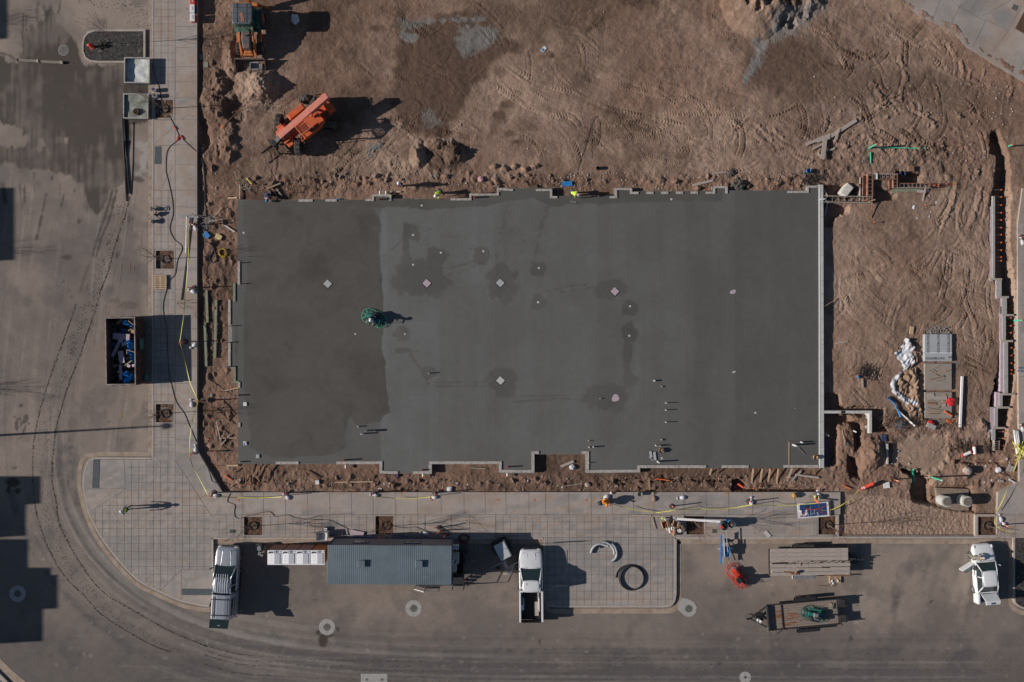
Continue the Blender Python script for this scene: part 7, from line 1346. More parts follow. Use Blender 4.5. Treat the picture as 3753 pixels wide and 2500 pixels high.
for i,(u,v) in enumerate(((1297,1150),(125,1230),(902,1225))):
 f=C1 if i == 0 else C2;a=W(f(u,v-12),.25);b_=W(f(u,v+22),.25);c=a;mb=MB();mb.cyl((0,0,0),b_-a,.07,n=12);o=mb.build('pipe_sleeve',m_('white_pl'),None,loc=c,label='short white pipe sleeve with red ends lying south of the slab, %s from the west' % ORD[i],cat='pipe',group='white pipe sleeves beside the slab');mb=MB();mb.cyl((b_-a)*.88,(b_-a)*1.05,.073,n=12);mb.build('red_end',m_('red_pl'),o)
for u,v,l_ in ((1612,206,'at the first north bump, western'),(1668,206,'at the first north bump, eastern')):
 p=W(B1(u,v),.35);mb=MB();mb.cyl((0,.15,0),(0,-.12,0),.07,n=12);mb.build('pipe_sleeve',m_('white_pl'),None,loc=p,label='short white pipe sleeve '+l_,cat='pipe')
p=W(C3(440,1008),.6);b=MB();b.cyl((0,0,0),(0,0,.28),.18,.2,18,True,False);b.cyl((0,0,.2),(0,0,.21),.17,n=16);b.cyl((0,0,.2),(0,0,.4),.05,n=10);b.build('tub',m_('cloth_tan'),None,loc=(p.x,p.y,SZ),label='round tan tub with a white pipe in it near the south edge of the slab',cat='tub')
p=W(C3(1855,1070),.5);b=MB();b.cyl((0,0,0),(0,0,.3),.16,.18,18,True,False);b.cyl((0,0,.18),(0,0,.2),.15,n=16);b.build('bucket',m_('card'),None,loc=(p.x,p.y,SZ),label='tan bucket with red contents in the framed corner of the slab',cat='bucket')
plank('screed_pole','thin white pole lying in the framed south-east corner of the slab','pole',W(C3(1690,980),.4),W(C3(1758,1040),.34),.04,.03,m_('steel'))
plank('screed_board','thin pale strip framing the west side of the slab corner','strip',W(C3(1611,925),.32),W(C3(1611,1160),.32),.05,.04,m_('wood_new'));plank('screed_board','thin dark strip framing the north side of the slab corner','strip',W(C3(1611,922),.32),W(C3(1882,922),.32),.03,.02,m_('black'))
for i,(u0,v0,u1,v1) in enumerate(((335,1015,345,1070),(372,1020,380,1095),(325,1065,362,1100))):plank('metal_tray','narrow grey metal tray lying on the slab edge, %s from the west' % ORD[i],'tray',W(C3(u0,v0),.36),W(C3(u1,v1),.36),.2 if i < 2 else .06,.04,m_('board_grey'),'metal trays on the slab')
plank('hand_float','hand float with dark handle on the slab below the eastern hi-vis worker','hand tool',W(B2(1483,284),.33),W(B2(1538,292),.33),.09,.04,m_('steel'))
# ==== EAST FOUNDATIONS
z5=Zm(3000,600,4.359);z7=Zm(3000,1480,4.2375)
def ladder_wall(label,f,p0,p1,zt,depth,w_,mats_,side=None,n=8):
 """form with a rebar cage between two boards, in the picture from p0 to p1"""
 a,b=W(f(*p0),zt),W(f(*p1),zt);c=(a+b)/2;L=(b-a).length;T=thing('foundation_form',label,'foundation form',(c.x,c.y,0),math.atan2((b-a).y,(b-a).x),'foundation forms with steel cages')
 for s in (-1,1):m=MB();m.box((0,s*w_/2,zt-depth/2),(L,.05,depth));m.build('form_board',m_(mats_[0 if s < 0 else 1]),T)
 r=MB()
 for s in (-1,1):
  for z in (zt-.03,zt-.25):r.bar((-L/2,s*w_*.32,z),(L/2,s*w_*.32,z),.03)
 r.build('long_bars',m_('rebar'),T);r=MB()
 for k in range(n):x=-L/2+(k+.5)*L/n;r.bar((x,-w_*.45,zt),(x,w_*.45,zt),.035)
 r.build('cross_ties',m_('steel'),T);return T,c,L
ladder_wall('rebar-filled form running east from the slab wall at its north end',z5,(72,560),(862,575),.3,.75,.5,('wood_grey','wood_grey'),n=8)
Tb,cb,Lb=ladder_wall('rebar-filled form turning north beside the rust-stained board',z5,(825,590),(830,160),.3,.8,.42,('rust','rust'),n=7)
m=MB();m.box((0,.42,.1),(Lb*.88,.36,.05),rx=.5);m.build('rusty_panel',m_('rust'),Tb);m=MB();m.box((-.05,.66,-.1),(Lb*.8,.2,.06),rx=.9);m.build('pale_panel',m_('conc_pale'),Tb)
ladder_wall('rebar-filled form at the top of the stepped foundation, beside the blue bucket',z5,(860,205),(1245,210),.3,.7,.42,('wood_brown','wood_grey'),n=6)
Tc,cc,Lc=ladder_wall('short rebar-filled form stepping down beside the rust-streaked panel',z5,(1228,150),(1232,380),.3,.7,.34,('rust','rust'),n=4)
m=MB();m.box((.3,-.34,.1),(Lc*.7,.34,.05),rx=-.5);m.build('rusty_panel',m_('rust'),Tc)
Td,cd,Ld=ladder_wall('long rebar-filled form running east to the sandy bank with grey facing boards',z5,(1200,348),(1800,350),.2,.7,.36,('wood_grey','rust'),n=9)
m=MB();m.box((-.3,-.42,-.1),(Ld*.8,.42,.05),rx=.6);m.build('facing_board',m_('wood_green'),Td);m=MB();m.box((Ld*.32,-.46,-.08),(Ld*.3,.3,.05),rx=.6);m.build('facing_board',m_('pink'),Td)
ca=MB();
for k in range(6):ca.bar((Ld/2,-.15+.06*k,.1),(Ld/2+1.1+.1*k,-.1+.06*k,.1),.025)
ca.build('starter_bars',m_('rebar'),Td)
for k,(u,v) in enumerate(((1780,345),(1850,345),(1915,335),(1912,362),(2040,325),(2155,325))):
 p=W(z5(u,v),.15);b=MB();b.cyl((0,0,0),(0,0,.07),.05,n=8);b.cyl((0,0,-.3),(0,0,0),.012,n=5);b.build('rebar_cap',m_('oran_pl'),None,loc=p,label='orange rebar cap at the east end of the long form, %s from the west' % ORD[k],cat='rebar cap',group='orange caps at the long form')
p=W(z5(455,420),.25);b=MB();b.box((0,0,0),(.72,1.1,.75),math.radians(-38),.94,.94);b.build('concrete_block',M('lime_block',(.60,.57,.51),.85,var=.12,scale=3,bump=.4,dirt=.15,dcol=(.38,.30,.22)),None,loc=(p.x,p.y,-.1),bevel=.07,label='large pale concrete block dumped beside the slab corner',cat='concrete block')
sandbag('white bag leaning in the dirt south of the long form',W(z5(1550,665),.1)-V(0,0,.3),math.radians(-14),1.0,sy=1.3)
p=W(z5(1345,158),.1);b=MB();b.cyl((0,0,-.3),(0,0,.1),.17,.19,18,True,False);b.cyl((0,0,-.2),(0,0,-.19),.16,n=14);b.build('bucket',m_('navy'),None,loc=p,label='dark blue bucket in the shaded pit behind the stepped form',cat='bucket')
p=W(z5(1480,82),.1);b=MB();b.box((0,0,-.1),(.45,.42,.3));b.build('timber_box',m_('wood_brown'),None,loc=p,label='small square brown box in the dirt north of the blue bucket',cat='box')
for i,(u0,v0,u1,v1,mt,wd,z0,z1,l_) in enumerate(((1715,350,1665,600,'wood_grey',.12,.2,-.1,'grey brace leaning south from the long form'),(85,405,145,530,'wood_grey',.1,.1,.3,'grey brace in the pit beside the pale block'),(150,585,105,830,'wood_grey',.1,.2,-.2,'grey brace standing in the dark pit at the slab wall'),(860,520,845,870,'rust',.09,.35,-.05,'rusty brace from the turning form down to the dirt'),(795,610,905,572,'wood_new',.08,.36,.36,'short pale wood across the joint of two forms'),(25,575,105,562,'white_pl',.1,.4,.4,'short white piece on the slab wall end'),(930,155,930,250,'white_pl',.12,.36,.36,'white painted piece across the top form'))):plank('brace',l_,'brace',W(z5(u0,v0),z0),W(z5(u1,v1),z1),wd,.05,m_(mt))
def blockwall(name,label,f,poly,z0,z1,mt,cat='foundation wall',group=None,extra=()):
 P=[W(f(*q),z1) for q in poly];c=sum(P,V(0,0,0))/len(P);T=thing(name,label,cat,(c.x,c.y,0),0,group);b=MB();b.prism([(q.x-c.x,q.y-c.y) for q in P],z0,z1);b.build('wall_body',m_(mt),T)
 for nm,poly2,a,bb,m2 in extra:b=MB();b.prism([((W(f(*q),bb)-c).x,(W(f(*q),bb)-c).y) for q in poly2],a,bb);b.build(nm,m_(m2),T)
 return T
blockwall('foundation_wall','L-shaped pale concrete wall at the south-east corner of the slab',z7,[(90,108),(828,108),(828,460),(788,460),(788,150),(90,150)],-.7,.34,'conc_pale',extra=[('inner_ledge',[(715,205),(786,205),(786,458),(715,445)],-.6,-.05,'conc_pale'),('form_gap',[(352,110),(412,110),(412,148),(352,148)],.3,.36,'black')])
blockwall('footing','flat grey footing with starter bars below the L-shaped wall',z7,[(660,210),(718,210),(718,470),(1050,500),(1050,612),(700,615),(670,420)],-.8,-.3,'conc','footing')
blockwall('foundation_wall','short narrow pale wall beside the muddy pool',z7,[(1046,622),(1083,622),(1085,940),(1062,940)],-.7,.1,'conc_pale')
for k in range(7):
 y0=520+k*14;a,b_=W(z7(735+15*k,y0),-.12),W(z7(1290-20*(k % 3),y0+4),-.12);cable('starter_bar','rusty starter bar sticking out over the mud, %s from the north' % ORD[k],'rebar',[a,b_],.014,m_('rebar'),'starter bars over the mud',5)
for k,(u,v) in enumerate(((822,568),(888,570),(812,598),(890,602),(982,572),(982,600))):p=W(z7(u,v),-.05);b=MB();b.box((0,0,0),(.1,.1,.08),.3);b.build('rebar_cap',m_('oran_pl'),None,loc=p,label='orange rebar cap on the starter bars by the footing, %s of six' % ORD[k],cat='rebar cap',group='orange caps by the footing')
p=W(z7(1010,530),-.1);b=MB();b.box((0,0,0),(.4,.55,.2));b.build('blue_crate',m_('navy'),None,loc=p,label='dark blue crate under the starter bars by the footing',cat='crate')
plank('shovel','long-handled shovel lying on the dirt ridge between the trenches','shovel',gp(z7(350,400),.12),gp(z7(395,600),.05),.05,.04,m_('wood_new'));b=MB();b.ball((0,0,0),(.14,.17,.03),10,5);b.build('shovel_blade',m_('steel'),bpy.data.objects['shovel'],loc=gp(z7(402,628),.05)-(gp(z7(350,400),.12)+gp(z7(395,600),.05))/2)
for k,(u,v,l_) in enumerate(((152,492,'white pipe end leaning from the slab wall into the dark trench'),(578,435,'white pipe end at the east side of the dirt ridge'))):a=W(z7(u-40,v-20),0);b_=W(z7(u+10,v+6),.1);mb=MB();mb.cyl((0,0,0),b_-a,.06,n=10);mb.build('white_pipe',m_('white_pl'),None,loc=a,label=l_,cat='pipe')
for k,(u,v) in enumerate(((1175,492),(1240,738),(1168,782),(1225,848),(1410,935),(1108,940),(1142,930),(1172,905),(1075,962))):p=W(z7(u,v),-.2);b=MB();b.cyl((0,0,0),(0,0,.12),.05,n=8);b.build('white_stub',m_('cloth_white'),None,loc=p-V(0,0,.12),label='small white stub at the west rim of the muddy pool, %s of nine' % ORD[k],cat='pipe',group='small white stubs by the muddy pool')
plank('purple_board','dark purple foam board standing against the slab wall in the trench','foam board',W(z7(120,530),-.2),W(z7(128,970),-.2),.25,.05,M('purple',(.10,.05,.13),.8))
segs=[((1600,235),(1622,1000),(1578,330),(1602,1018),B4),((1635,1000),(1683,1165),(1628,1020),(1658,1180),B4),((1688,1160),(1731,1330),(1672,1170),(1690,1320),B4),((1692,1330),(1722,1568),(1668,1250),(1694,1568),B4),((1706,0),(1742,490),(1672,0),(1707,465),C4),((1662,478),(1692,612),(1630,470),(1664,608),C4),((1618,612),(1648,800),(1578,608),(1620,800),C4),((1596,800),(1626,912),(1560,800),(1598,890),C4)]
pc_=W((3680,1200));T=thing('foundation_wall','stepped foundation wall beside the deep east trench, faced with pink foam','foundation wall',(pc_.x,pc_.y,0))
for (a,b_,c_,d_,f) in segs:
 m=MB();P=[W(f(*q),.05) for q in (a,(b_[0],a[1]),b_,(a[0],b_[1]))];m.prism([(q.x-pc_.x,q.y-pc_.y) for q in P],-1.05,.05);m.build('wall_section',m_('conc'),T)
 m=MB();P=[W(f(*q),-.02) for q in (c_,(d_[0],c_[1]),d_,(c_[0],d_[1]))];m.prism([(q.x-pc_.x,q.y-pc_.y) for q in P],-.6,-.02);m.build('pink_foam',m_('pink'),T)
for i in range(len(segs)-1):
 f,q=segs[i][4],segs[i][1];m=MB();P=W(f(q[0]+10,q[1]),.08);m.box((P.x-pc_.x,P.y-pc_.y,.02),(1.0,.16,.14));m.build('step_board',m_('wood_grey'),T)
for f,u,v in [(B4,1645,y) for y in (178,243,318,388,455,525,590,662,732,797,830)]+[(B4,1735,y) for y in (1355,1427,1492)]+[(C4,1738,y) for y in (62,133,203,268,300)]+[(C4,1662,y) for y in (833,895,962)]:
 p=W(f(u,v),-.1);m=MB();m.bar((p.x-pc_.x-.25,p.y-pc_.y,-.12),(p.x-pc_.x+.28,p.y-pc_.y,-.1),.022);d=m.build('dowel',m_('steel'),T);m=MB();m.box((p.x-pc_.x+.31,p.y-pc_.y,-.1),(.085,.085,.08),.78);m.build('orange_cap',m_('oran_pl'),d)
ladder_wall('short rust-stained form with cage at the south end of the trench wall',C4,(1640,1012),(1642,915),.1,.6,.4,('rust','wood_grey'),n=5)
cable('green_line','thin green pipe running along the bottom of the deep east trench','pipe',[W(B4(u,v),-.95) for u,v in ((1688,-60),(1688,200),(1690,400),(1697,640),(1706,900),(1712,1140))],.035,m_('teal'))
GP=[(A4,465,1362,1.4,'at the west end of the shallow green line'),(A4,1692,1367,1.35,'at the head of the deep trench'),(B4,1700,405,1.0,'in the middle of the deep trench'),(B4,1745,1382,1.9,'in the southern half of the deep trench'),(C4,866,1235,-1,''),(C4,1010,1243,2.1,'at the edge of the shaded pit by the tank')]
for f,u,v,h,l_ in GP:
 if h < 0:continue
 z0=gz(*f(u,v));z0=min(z0,-.1);p=W(f(u,v),z0);T=thing('green_riser','bright green upright drain pipe '+l_,'pipe',(p.x,p.y,z0),0,'green upright pipes');b=MB();b.cyl((0,0,0),(0,0,h),.065,n=12);b.build('pipe',m_('green_pl'),T,smooth=False);b=MB();b.cyl((0,0,h),(0,0,h+.04),.07,n=12);b.build('cap',m_('oran_pl') if f is not C4 else m_('white_pl'),T)
cable('green_pipe','green drain pipe lying level in the shallow trench','pipe',[gp(A4(u,1362),.07) for u in (550,700,850,1000)],.05,m_('green_pl'));cable('green_pipe','short green drain pipe running south from the shallow trench','pipe',[gp(A4(478,1400),.06),gp(A4(484,1500),.06)],.045,m_('green_pl'));cable('green_pipe','short green pipe with white end dropping into the shaded pit','pipe',[W(C4(867,1188),.0),W(C4(872,1240),-.5),W(C4(880,1300),-.9)],.1,m_('green_pl'))
c=W(C4(1230,1460),-.15);T=thing('buried_tank','half-buried concrete tank with two round risers beside the graded lot','tank',(c.x,c.y,0));P=[W(C4(*q),-.15) for q in ((1085,1352),(1385,1362),(1385,1560),(1105,1560))];b=MB();b.prism([(q.x-c.x,q.y-c.y) for q in P],-1.2,-.22);b.build('tank_body',MATS['pad_brown'] if 'pad_brown' in MATS else M('tank_brown',(.25,.19,.145),.9,dirt=.4),T)
for u in (1181,1372):
 p=W(C4(u,1478),.8);b=MB();b.cyl((p.x-c.x,p.y-c.y,-.15),(p.x-c.x,p.y-c.y,.78),.44,n=28);r=b.build('riser',m_('conc_pale'),T,smooth=False);b=MB();b.cyl((p.x-c.x,p.y-c.y,.78),(p.x-c.x,p.y-c.y,.84),.34,n=24);b.build('riser_lid',M('lid_brown',(.17,.145,.12),.85,var=.2,bump=.3),r)
# ---- squares of paving and the wrapped stack
z6=Zm(3200,1200,3.919)
def pad(label,u0,v0,u1,v1,h,mt,name='concrete_pad',cat='concrete pad'):
 cx_,cy_,L,D=rW(z6,u0,v0,u1,v1,h-.15);T=thing(name,label,cat,(cx_,cy_,-.17));b=MB();b.box((0,0,h/2-.1),(L,D,h+.2));b.build('block',m_(mt) if isinstance(mt,str) else mt,T,bevel=.02);return T,L,D
T,L,D=pad('wrapped grey stack of blocks with black print, northernmost of three squares',735,98,1135,486,.34,M('wrap',(.40,.415,.43),.45,var=.05,scale=2),'wrapped_stack','wrapped stack')
b=MB();b.box((0,-D*.19,.345),(L,.06,.006)).box((-L*.48,0,.345),(.07,D,.006));b.build('wrap_seam',m_('white_pl'),T)
ink=M('ink',(.03,.03,.035),.7)
for x in (-.82,.02,.86):text(T,'GOLDBLOXX',.26,(x,.36,.352),math.pi/2,ink)
text(T,'GOLDBLOXX',.26,(-.25,-D*.40,.352),0,ink);text(T,'XX',.22,(.98,-D*.36,.352),0,ink)
pad('bare concrete square scattered with thin wood scraps, middle of the three',745,518,1132,896,.3,M('pad_brown',(.30,.26,.22),.85,var=.12,scale=2,dirt=.3,dcol=(.22,.18,.14)));pad('concrete square littered with boards and red wrap, southernmost of three',748,930,1134,1306,.3,MATS['pad_brown'])
LB=[(880,580,970,545,4),(840,600,910,640,6),(790,615,890,660,5),(890,660,1050,625,16),(1060,640,1125,595,4),(880,665,960,700,4),(830,750,1010,705,10),(1005,690,1025,720,16),(790,740,840,755,8),(920,770,1030,750,4),(780,1000,880,980,80),(885,1015,1060,1010,50),(1000,970,1050,968,26),(770,1050,880,1055,8),(785,1085,910,1095,34),(990,1060,1040,1075,30),(1000,1120,1045,1115,44),(930,1165,965,1135,4),(800,1105,960,1120,5),(780,1155,995,1193,5),(775,1208,960,1218,14),(800,1240,940,1238,14),(930,1090,1000,1100,10)]
for i,(u0,v0,u1,v1,wd) in enumerate(LB):
 on='middle' if v0 < 900 else 'southern';k=i if i < 10 else i-10;plank('wood_scrap','%s piece of scrap wood on the %s concrete square' % (ORD[k].capitalize() if 0 else 'weathered '+['thin','split','pale','long','angled','tiny','slanting','stubby','broken','faint','wide','flat','square'][k],on),'wood scrap',W(z6(u0,v0),.17),W(z6(u1,v1),.17),max(.04,wd/3.919*PX),.03,m_(rnd.choice(['wood_brown','wood_grey','card'])),'scrap wood on the concrete squares')
p=W(z6(1115,1070),.2);b=MB();b.ball((0,0,.0),(.36,.36,.1),12,6,.35);b.build('red_wrap',m_('red_cloth'),None,loc=p,label='crumpled bright red wrap on the corner of the southern concrete square',cat='wrap')
p=W(z6(830,1372),.1);b=MB();b.ball((0,0,0),(.3,.18,.1),12,6,.4);b.build('red_wrap',m_('red_cloth'),None,loc=p,rz=-.4,label='small red bag beside the fallen grey block south of the squares',cat='bag');p=W(z6(832,1418),.1);b=MB();b.box((0,0,0),(.75,.36,.2),-.38);b.build('fallen_block',m_('conc'),None,loc=p,bevel=.02,label='grey concrete block fallen askew south of the southern square',cat='concrete block')
for k in range(14):p=W(z6(1030+(k*37) % 100,1205+(k*23) % 62),.18);b=MB();b.box((0,0,.04),(.11,.11,.08),k,.7,.7);b.build('rebar_cap',m_('oran_pl'),None,loc=p,label='orange cap in the pile on the southern concrete square',cat='rebar cap',group='pile of orange caps')
for k in range(7):p=gp(z6(1065+(k*13) % 80,1335+(k*17) % 45),.06);b=MB();b.box((0,0,.02),(.11,.11,.08),k,.7,.7);b.build('rebar_cap',m_('oran_pl'),None,loc=p,label='orange cap in the pile south-east of the southern square',cat='rebar cap',group='second pile of orange caps')
plank('white_pipe','long thick white pipe lying beside the concrete squares','pipe',gp(z6(1270,702),.14),gp(z6(1243,1432),.14),.17,.15,m_('white_pl'))
b=MB()
for k in range(60):x,y=rnd.uniform(-1.1,1.1),rnd.uniform(-.35,.35);b.ball((x,y,.02),rnd.uniform(.03,.09),6,4,.5)
b.build('rubble_heap',M('rubble_grey',(.20,.185,.17),.9,var=.4),None,loc=gp(z6(930,60)),kind='stuff')
def cloth(par,name,poly,mt,z,amp,seed):
 n=70;xs=np.linspace(min(p[0] for p in poly)-2,max(p[0] for p in poly)+2,n);ys=np.linspace(min(p[1] for p in poly)-2,max(p[1] for p in poly)+2,int(n*1.2));F=Field(xs,ys);d=sdpoly(F.X,F.Y,poly);a=.6;u=F.X*.8+F.Y*.35
 Z=z+amp*(1.5*np.abs(vn(u,F.Y*.45,9,seed))+.8*np.abs(vn(F.X*.5+F.Y*.5,F.X-F.Y*.6,13,seed+2))+1.1*fbm(F.X,F.Y,30,seed+1,2))+.05*(1-np.exp(-np.clip(-d,0,20)/4));cen=sdpoly((F.X[1:,:-1]+F.X[1:,1:])/2,(F.Y[1:,:-1]+F.Y[:-1,:-1])/2,poly) < 0
 return F.mesh(name,Z,cen,[mt],parent=par)
T=thing('tarpaulin','crumpled tarpaulin, white outside and brown inside, heaped beside the concrete squares','tarpaulin',(0,0,0))
wp=[z6(*q) for q in ((450,150),(500,175),(585,290),(560,400),(585,500),(530,545),(440,590),(370,490),(290,365),(400,320),(395,280),(430,215))];wp2=[z6(*q) for q in ((520,545),(440,590),(270,720),(220,830),(235,890),(300,970),(430,1070),(600,1195),(635,1070),(480,1010),(360,930),(290,840),(330,750),(400,650))]
bp_=[z6(*q) for q in ((495,190),(585,300),(625,420),(610,560),(630,700),(640,900),(660,1080),(705,1220),(700,1330),(600,1290),(520,1290),(480,1180),(430,1060),(300,960),(235,850),(300,740),(440,610),(520,560),(580,500),(570,400),(520,300))]
wc=M('tarp_white',(.54,.54,.57),.75,var=.07);bc_=M('tarp_brown',(.30,.20,.135),.85,var=.15)
cloth(T,'brown_side',bp_,bc_,-.04,.30,1);cloth(T,'white_side',wp,wc,.05,.26,3);cloth(T,'white_side',wp2,wc,.08,.24,5)
for pts,r,mt,l_ in (([(205,1000),(300,1090),(335,1160),(390,1285)],.075,'blue_pl','bent bright blue pipe lying south-west of the tarpaulin'),([(312,1148),(590,1412)],.07,'white_pl','straight white pipe lying across the steel rods below the tarpaulin')):cable('plastic_pipe',l_,'pipe',[gp(z6(*q),.1+r) for q in pts],r,m_(mt))
def rodpile(label,f,u,v,ru,rv,n,mt='rebar',seed=1,L=(.5,1.2)):
 r=random.Random(seed);c=gp(f(u,v));b=MB()
 for k in range(n):
  a=r.gauss(.3,.7) if seed % 2 else r.uniform(0,3.1);x,y=r.gauss(0,ru)*.5,r.gauss(0,rv)*.5;l=r.uniform(*L)/2;z=r.uniform(.03,.25);b.bar((x-math.cos(a)*l,y-math.sin(a)*l,z+r.uniform(-.02,.05)),(x+math.cos(a)*l,y+math.sin(a)*l,z),.022)
 return b.build('rod_pile',m_(mt),None,loc=c,label=label,cat='rod pile')
rodpile('tangled pile of dark steel rods with blue cap in the bare lot',C4,430,290,.75,.5,50,'dark_steel',2);rodpile('brown pile of steel rods below the tarpaulin',z6,480,1350,2.0,.7,90,'rebar',3);rodpile('small heap of pale wire ties west of the brown rod pile',z6,370,1400,.4,.3,60,'steel',4,(.1,.4));rodpile('bundle of dark stakes by the blue pipe at the north-east slab corner',B3,1830,70,.7,.5,40,'dark_steel',5,(.5,1.3));rodpile('tangle of rusty bars at the south end of the trench wall',C4,1330,980,2.0,.25,40,'rebar',6,(.6,2));rodpile('heap of stakes on the walk south of the slab',C3,1495,1430,.5,.4,40,'dark_steel',8,(.2,.6))
rodpile('scrap rods below the southern concrete square',z6,1000,1420,1.2,.3,24,'wood_brown',7,(.4,1.3))
for i,(u,v,l_) in enumerate(((365,330,'blue cap beside the rod pile in the bare lot'),)):p=gp(C4(u,v),.12);b=MB();b.ball((0,0,0),(.13,.13,.1),10,5);b.build('hard_hat',m_('blue_pl'),None,loc=p,label='bright blue hard hat lying by the dark rod pile',cat='hard hat')
plank('timber','short upright grey timber by the dark rod pile','timber',gp(C4(400,345),.1),gp(C4(405,430),.1),.14,.05,m_('wood_grey'));plank('timber','short orange-brown timber in the bare lot north of the wrapped stack','timber',gp(B4(862,1435),.06),gp(B4(852,1505),.06),.3,.09,m_('wood_new'))
plank('timber','thin pale timber lying near the top of the bare lot wall','timber',gp(C4(160,20),.04),gp(C4(270,3),.04),.12,.04,m_('wood_grey'));plank('timber','thin crooked stick leaning from the slab wall into the shade','stick',W(B4(40,1258),.3),gp(B4(180,1175),.05),.05,.04,m_('wood_new'))
# ==== NORTH-EAST PLANKS, STAKES, LUMBER
for i,(u0,v0,u1,v1,wd,z,l_) in enumerate(((100,1260,345,1105,34,.1,'longest weathered plank, pointing to the north-east walk'),(-120,1330,105,1240,30,.12,'weathered plank crossing the west side of the plank heap'),(-20,1305,100,1270,22,.16,'short plank in the middle of the heap'),(55,1285,25,1470,38,.2,'wide weathered plank pointing south from the heap'),(140,1310,190,1185,18,.18,'narrow plank lying across the longest one'),(-60,1375,60,1310,20,.08,'small plank half under the wide one'),(60,1395,150,1365,14,.05,'thin pale strip east of the wide plank'),(-10,1400,10,1440,16,.05,'stub of plank at the south of the heap'))):
 plank('plank',l_,'plank',gp(A4(u0,v0),z),gp(A4(u1,v1),z+.03),wd/2.51*PX,.05,m_('wood_grey'),'heap of planks in the dirt')
plank('plank','grey plank lying in the dirt north of the slab bumps','plank',gp(B3(725,135),.06),gp(B3(915,90),.06),.2,.05,m_('wood_grey'));plank('plank','thin grey plank ending at the grey mud pile','plank',gp(B3(905,28),.05),gp(B3(1028,14),.05),.1,.05,m_('wood_grey'))
def mudpile(label,f,u,v,rx,ry,h,seed):
 r=random.Random(seed);c=gp(f(u,v));b=MB()
 for k in range(26):a=r.random()*6.3;q=r.random()**.6;b.ball((math.cos(a)*q*rx,math.sin(a)*q*ry,h*(1-q)*.6),(rx*.35,ry*.35,h*.55),8,5,.35,rng=r)
 return b.build('mud_pile',M('wet_mud',(.085,.078,.068),.7,var=.3,scale=6,bump=.6,bscale=12),None,loc=c,label=label,cat='mud pile')
mudpile('wet grey pile of dumped concrete at the north edge of the slab',B3,1150,135,.55,.42,.45,1);mudpile('small wet grey concrete pile north of the larger one',B3,1078,15,.35,.3,.25,2)
p=gp(B3(1782,8));b=MB();b.cyl((0,0,0),(0,0,.4),.16,.18,18,True,False);b.cyl((0,0,.08),(0,0,.1),.15,n=14);b.build('bucket',m_('blue_pl'),None,loc=p,label='bright blue bucket beside the dark stakes at the north-east slab corner',cat='bucket')
p=gp(A2(1732,1548));b=MB();b.cyl((0,0,0),(0,0,.35),.13,.14,16,True,False);b.cyl((0,0,.1),(0,0,.12),.12,n=12);b.build('bucket',m_('black'),None,loc=p,label='black open pot in the lumpy dirt north of the slab',cat='bucket')
for f,u0,v0,u1,v1,mt,l_ in ((B1,20,1100,28,1400,'wood_green','westernmost long green-grey timber in the west dirt strip'),(B1,3,1400,16,1800,'wood_green','southern green-grey timber next to the sidewalk trench'),(B1,110,1192,96,1725,'wood_green','long green-grey timber nearest the slab in the west dirt strip')):plank('lumber',l_,'lumber',gp(f(u0,v0),.1),gp(f(u1,v1),.1),.2,.12,m_(mt),'green-grey timbers west of the slab')
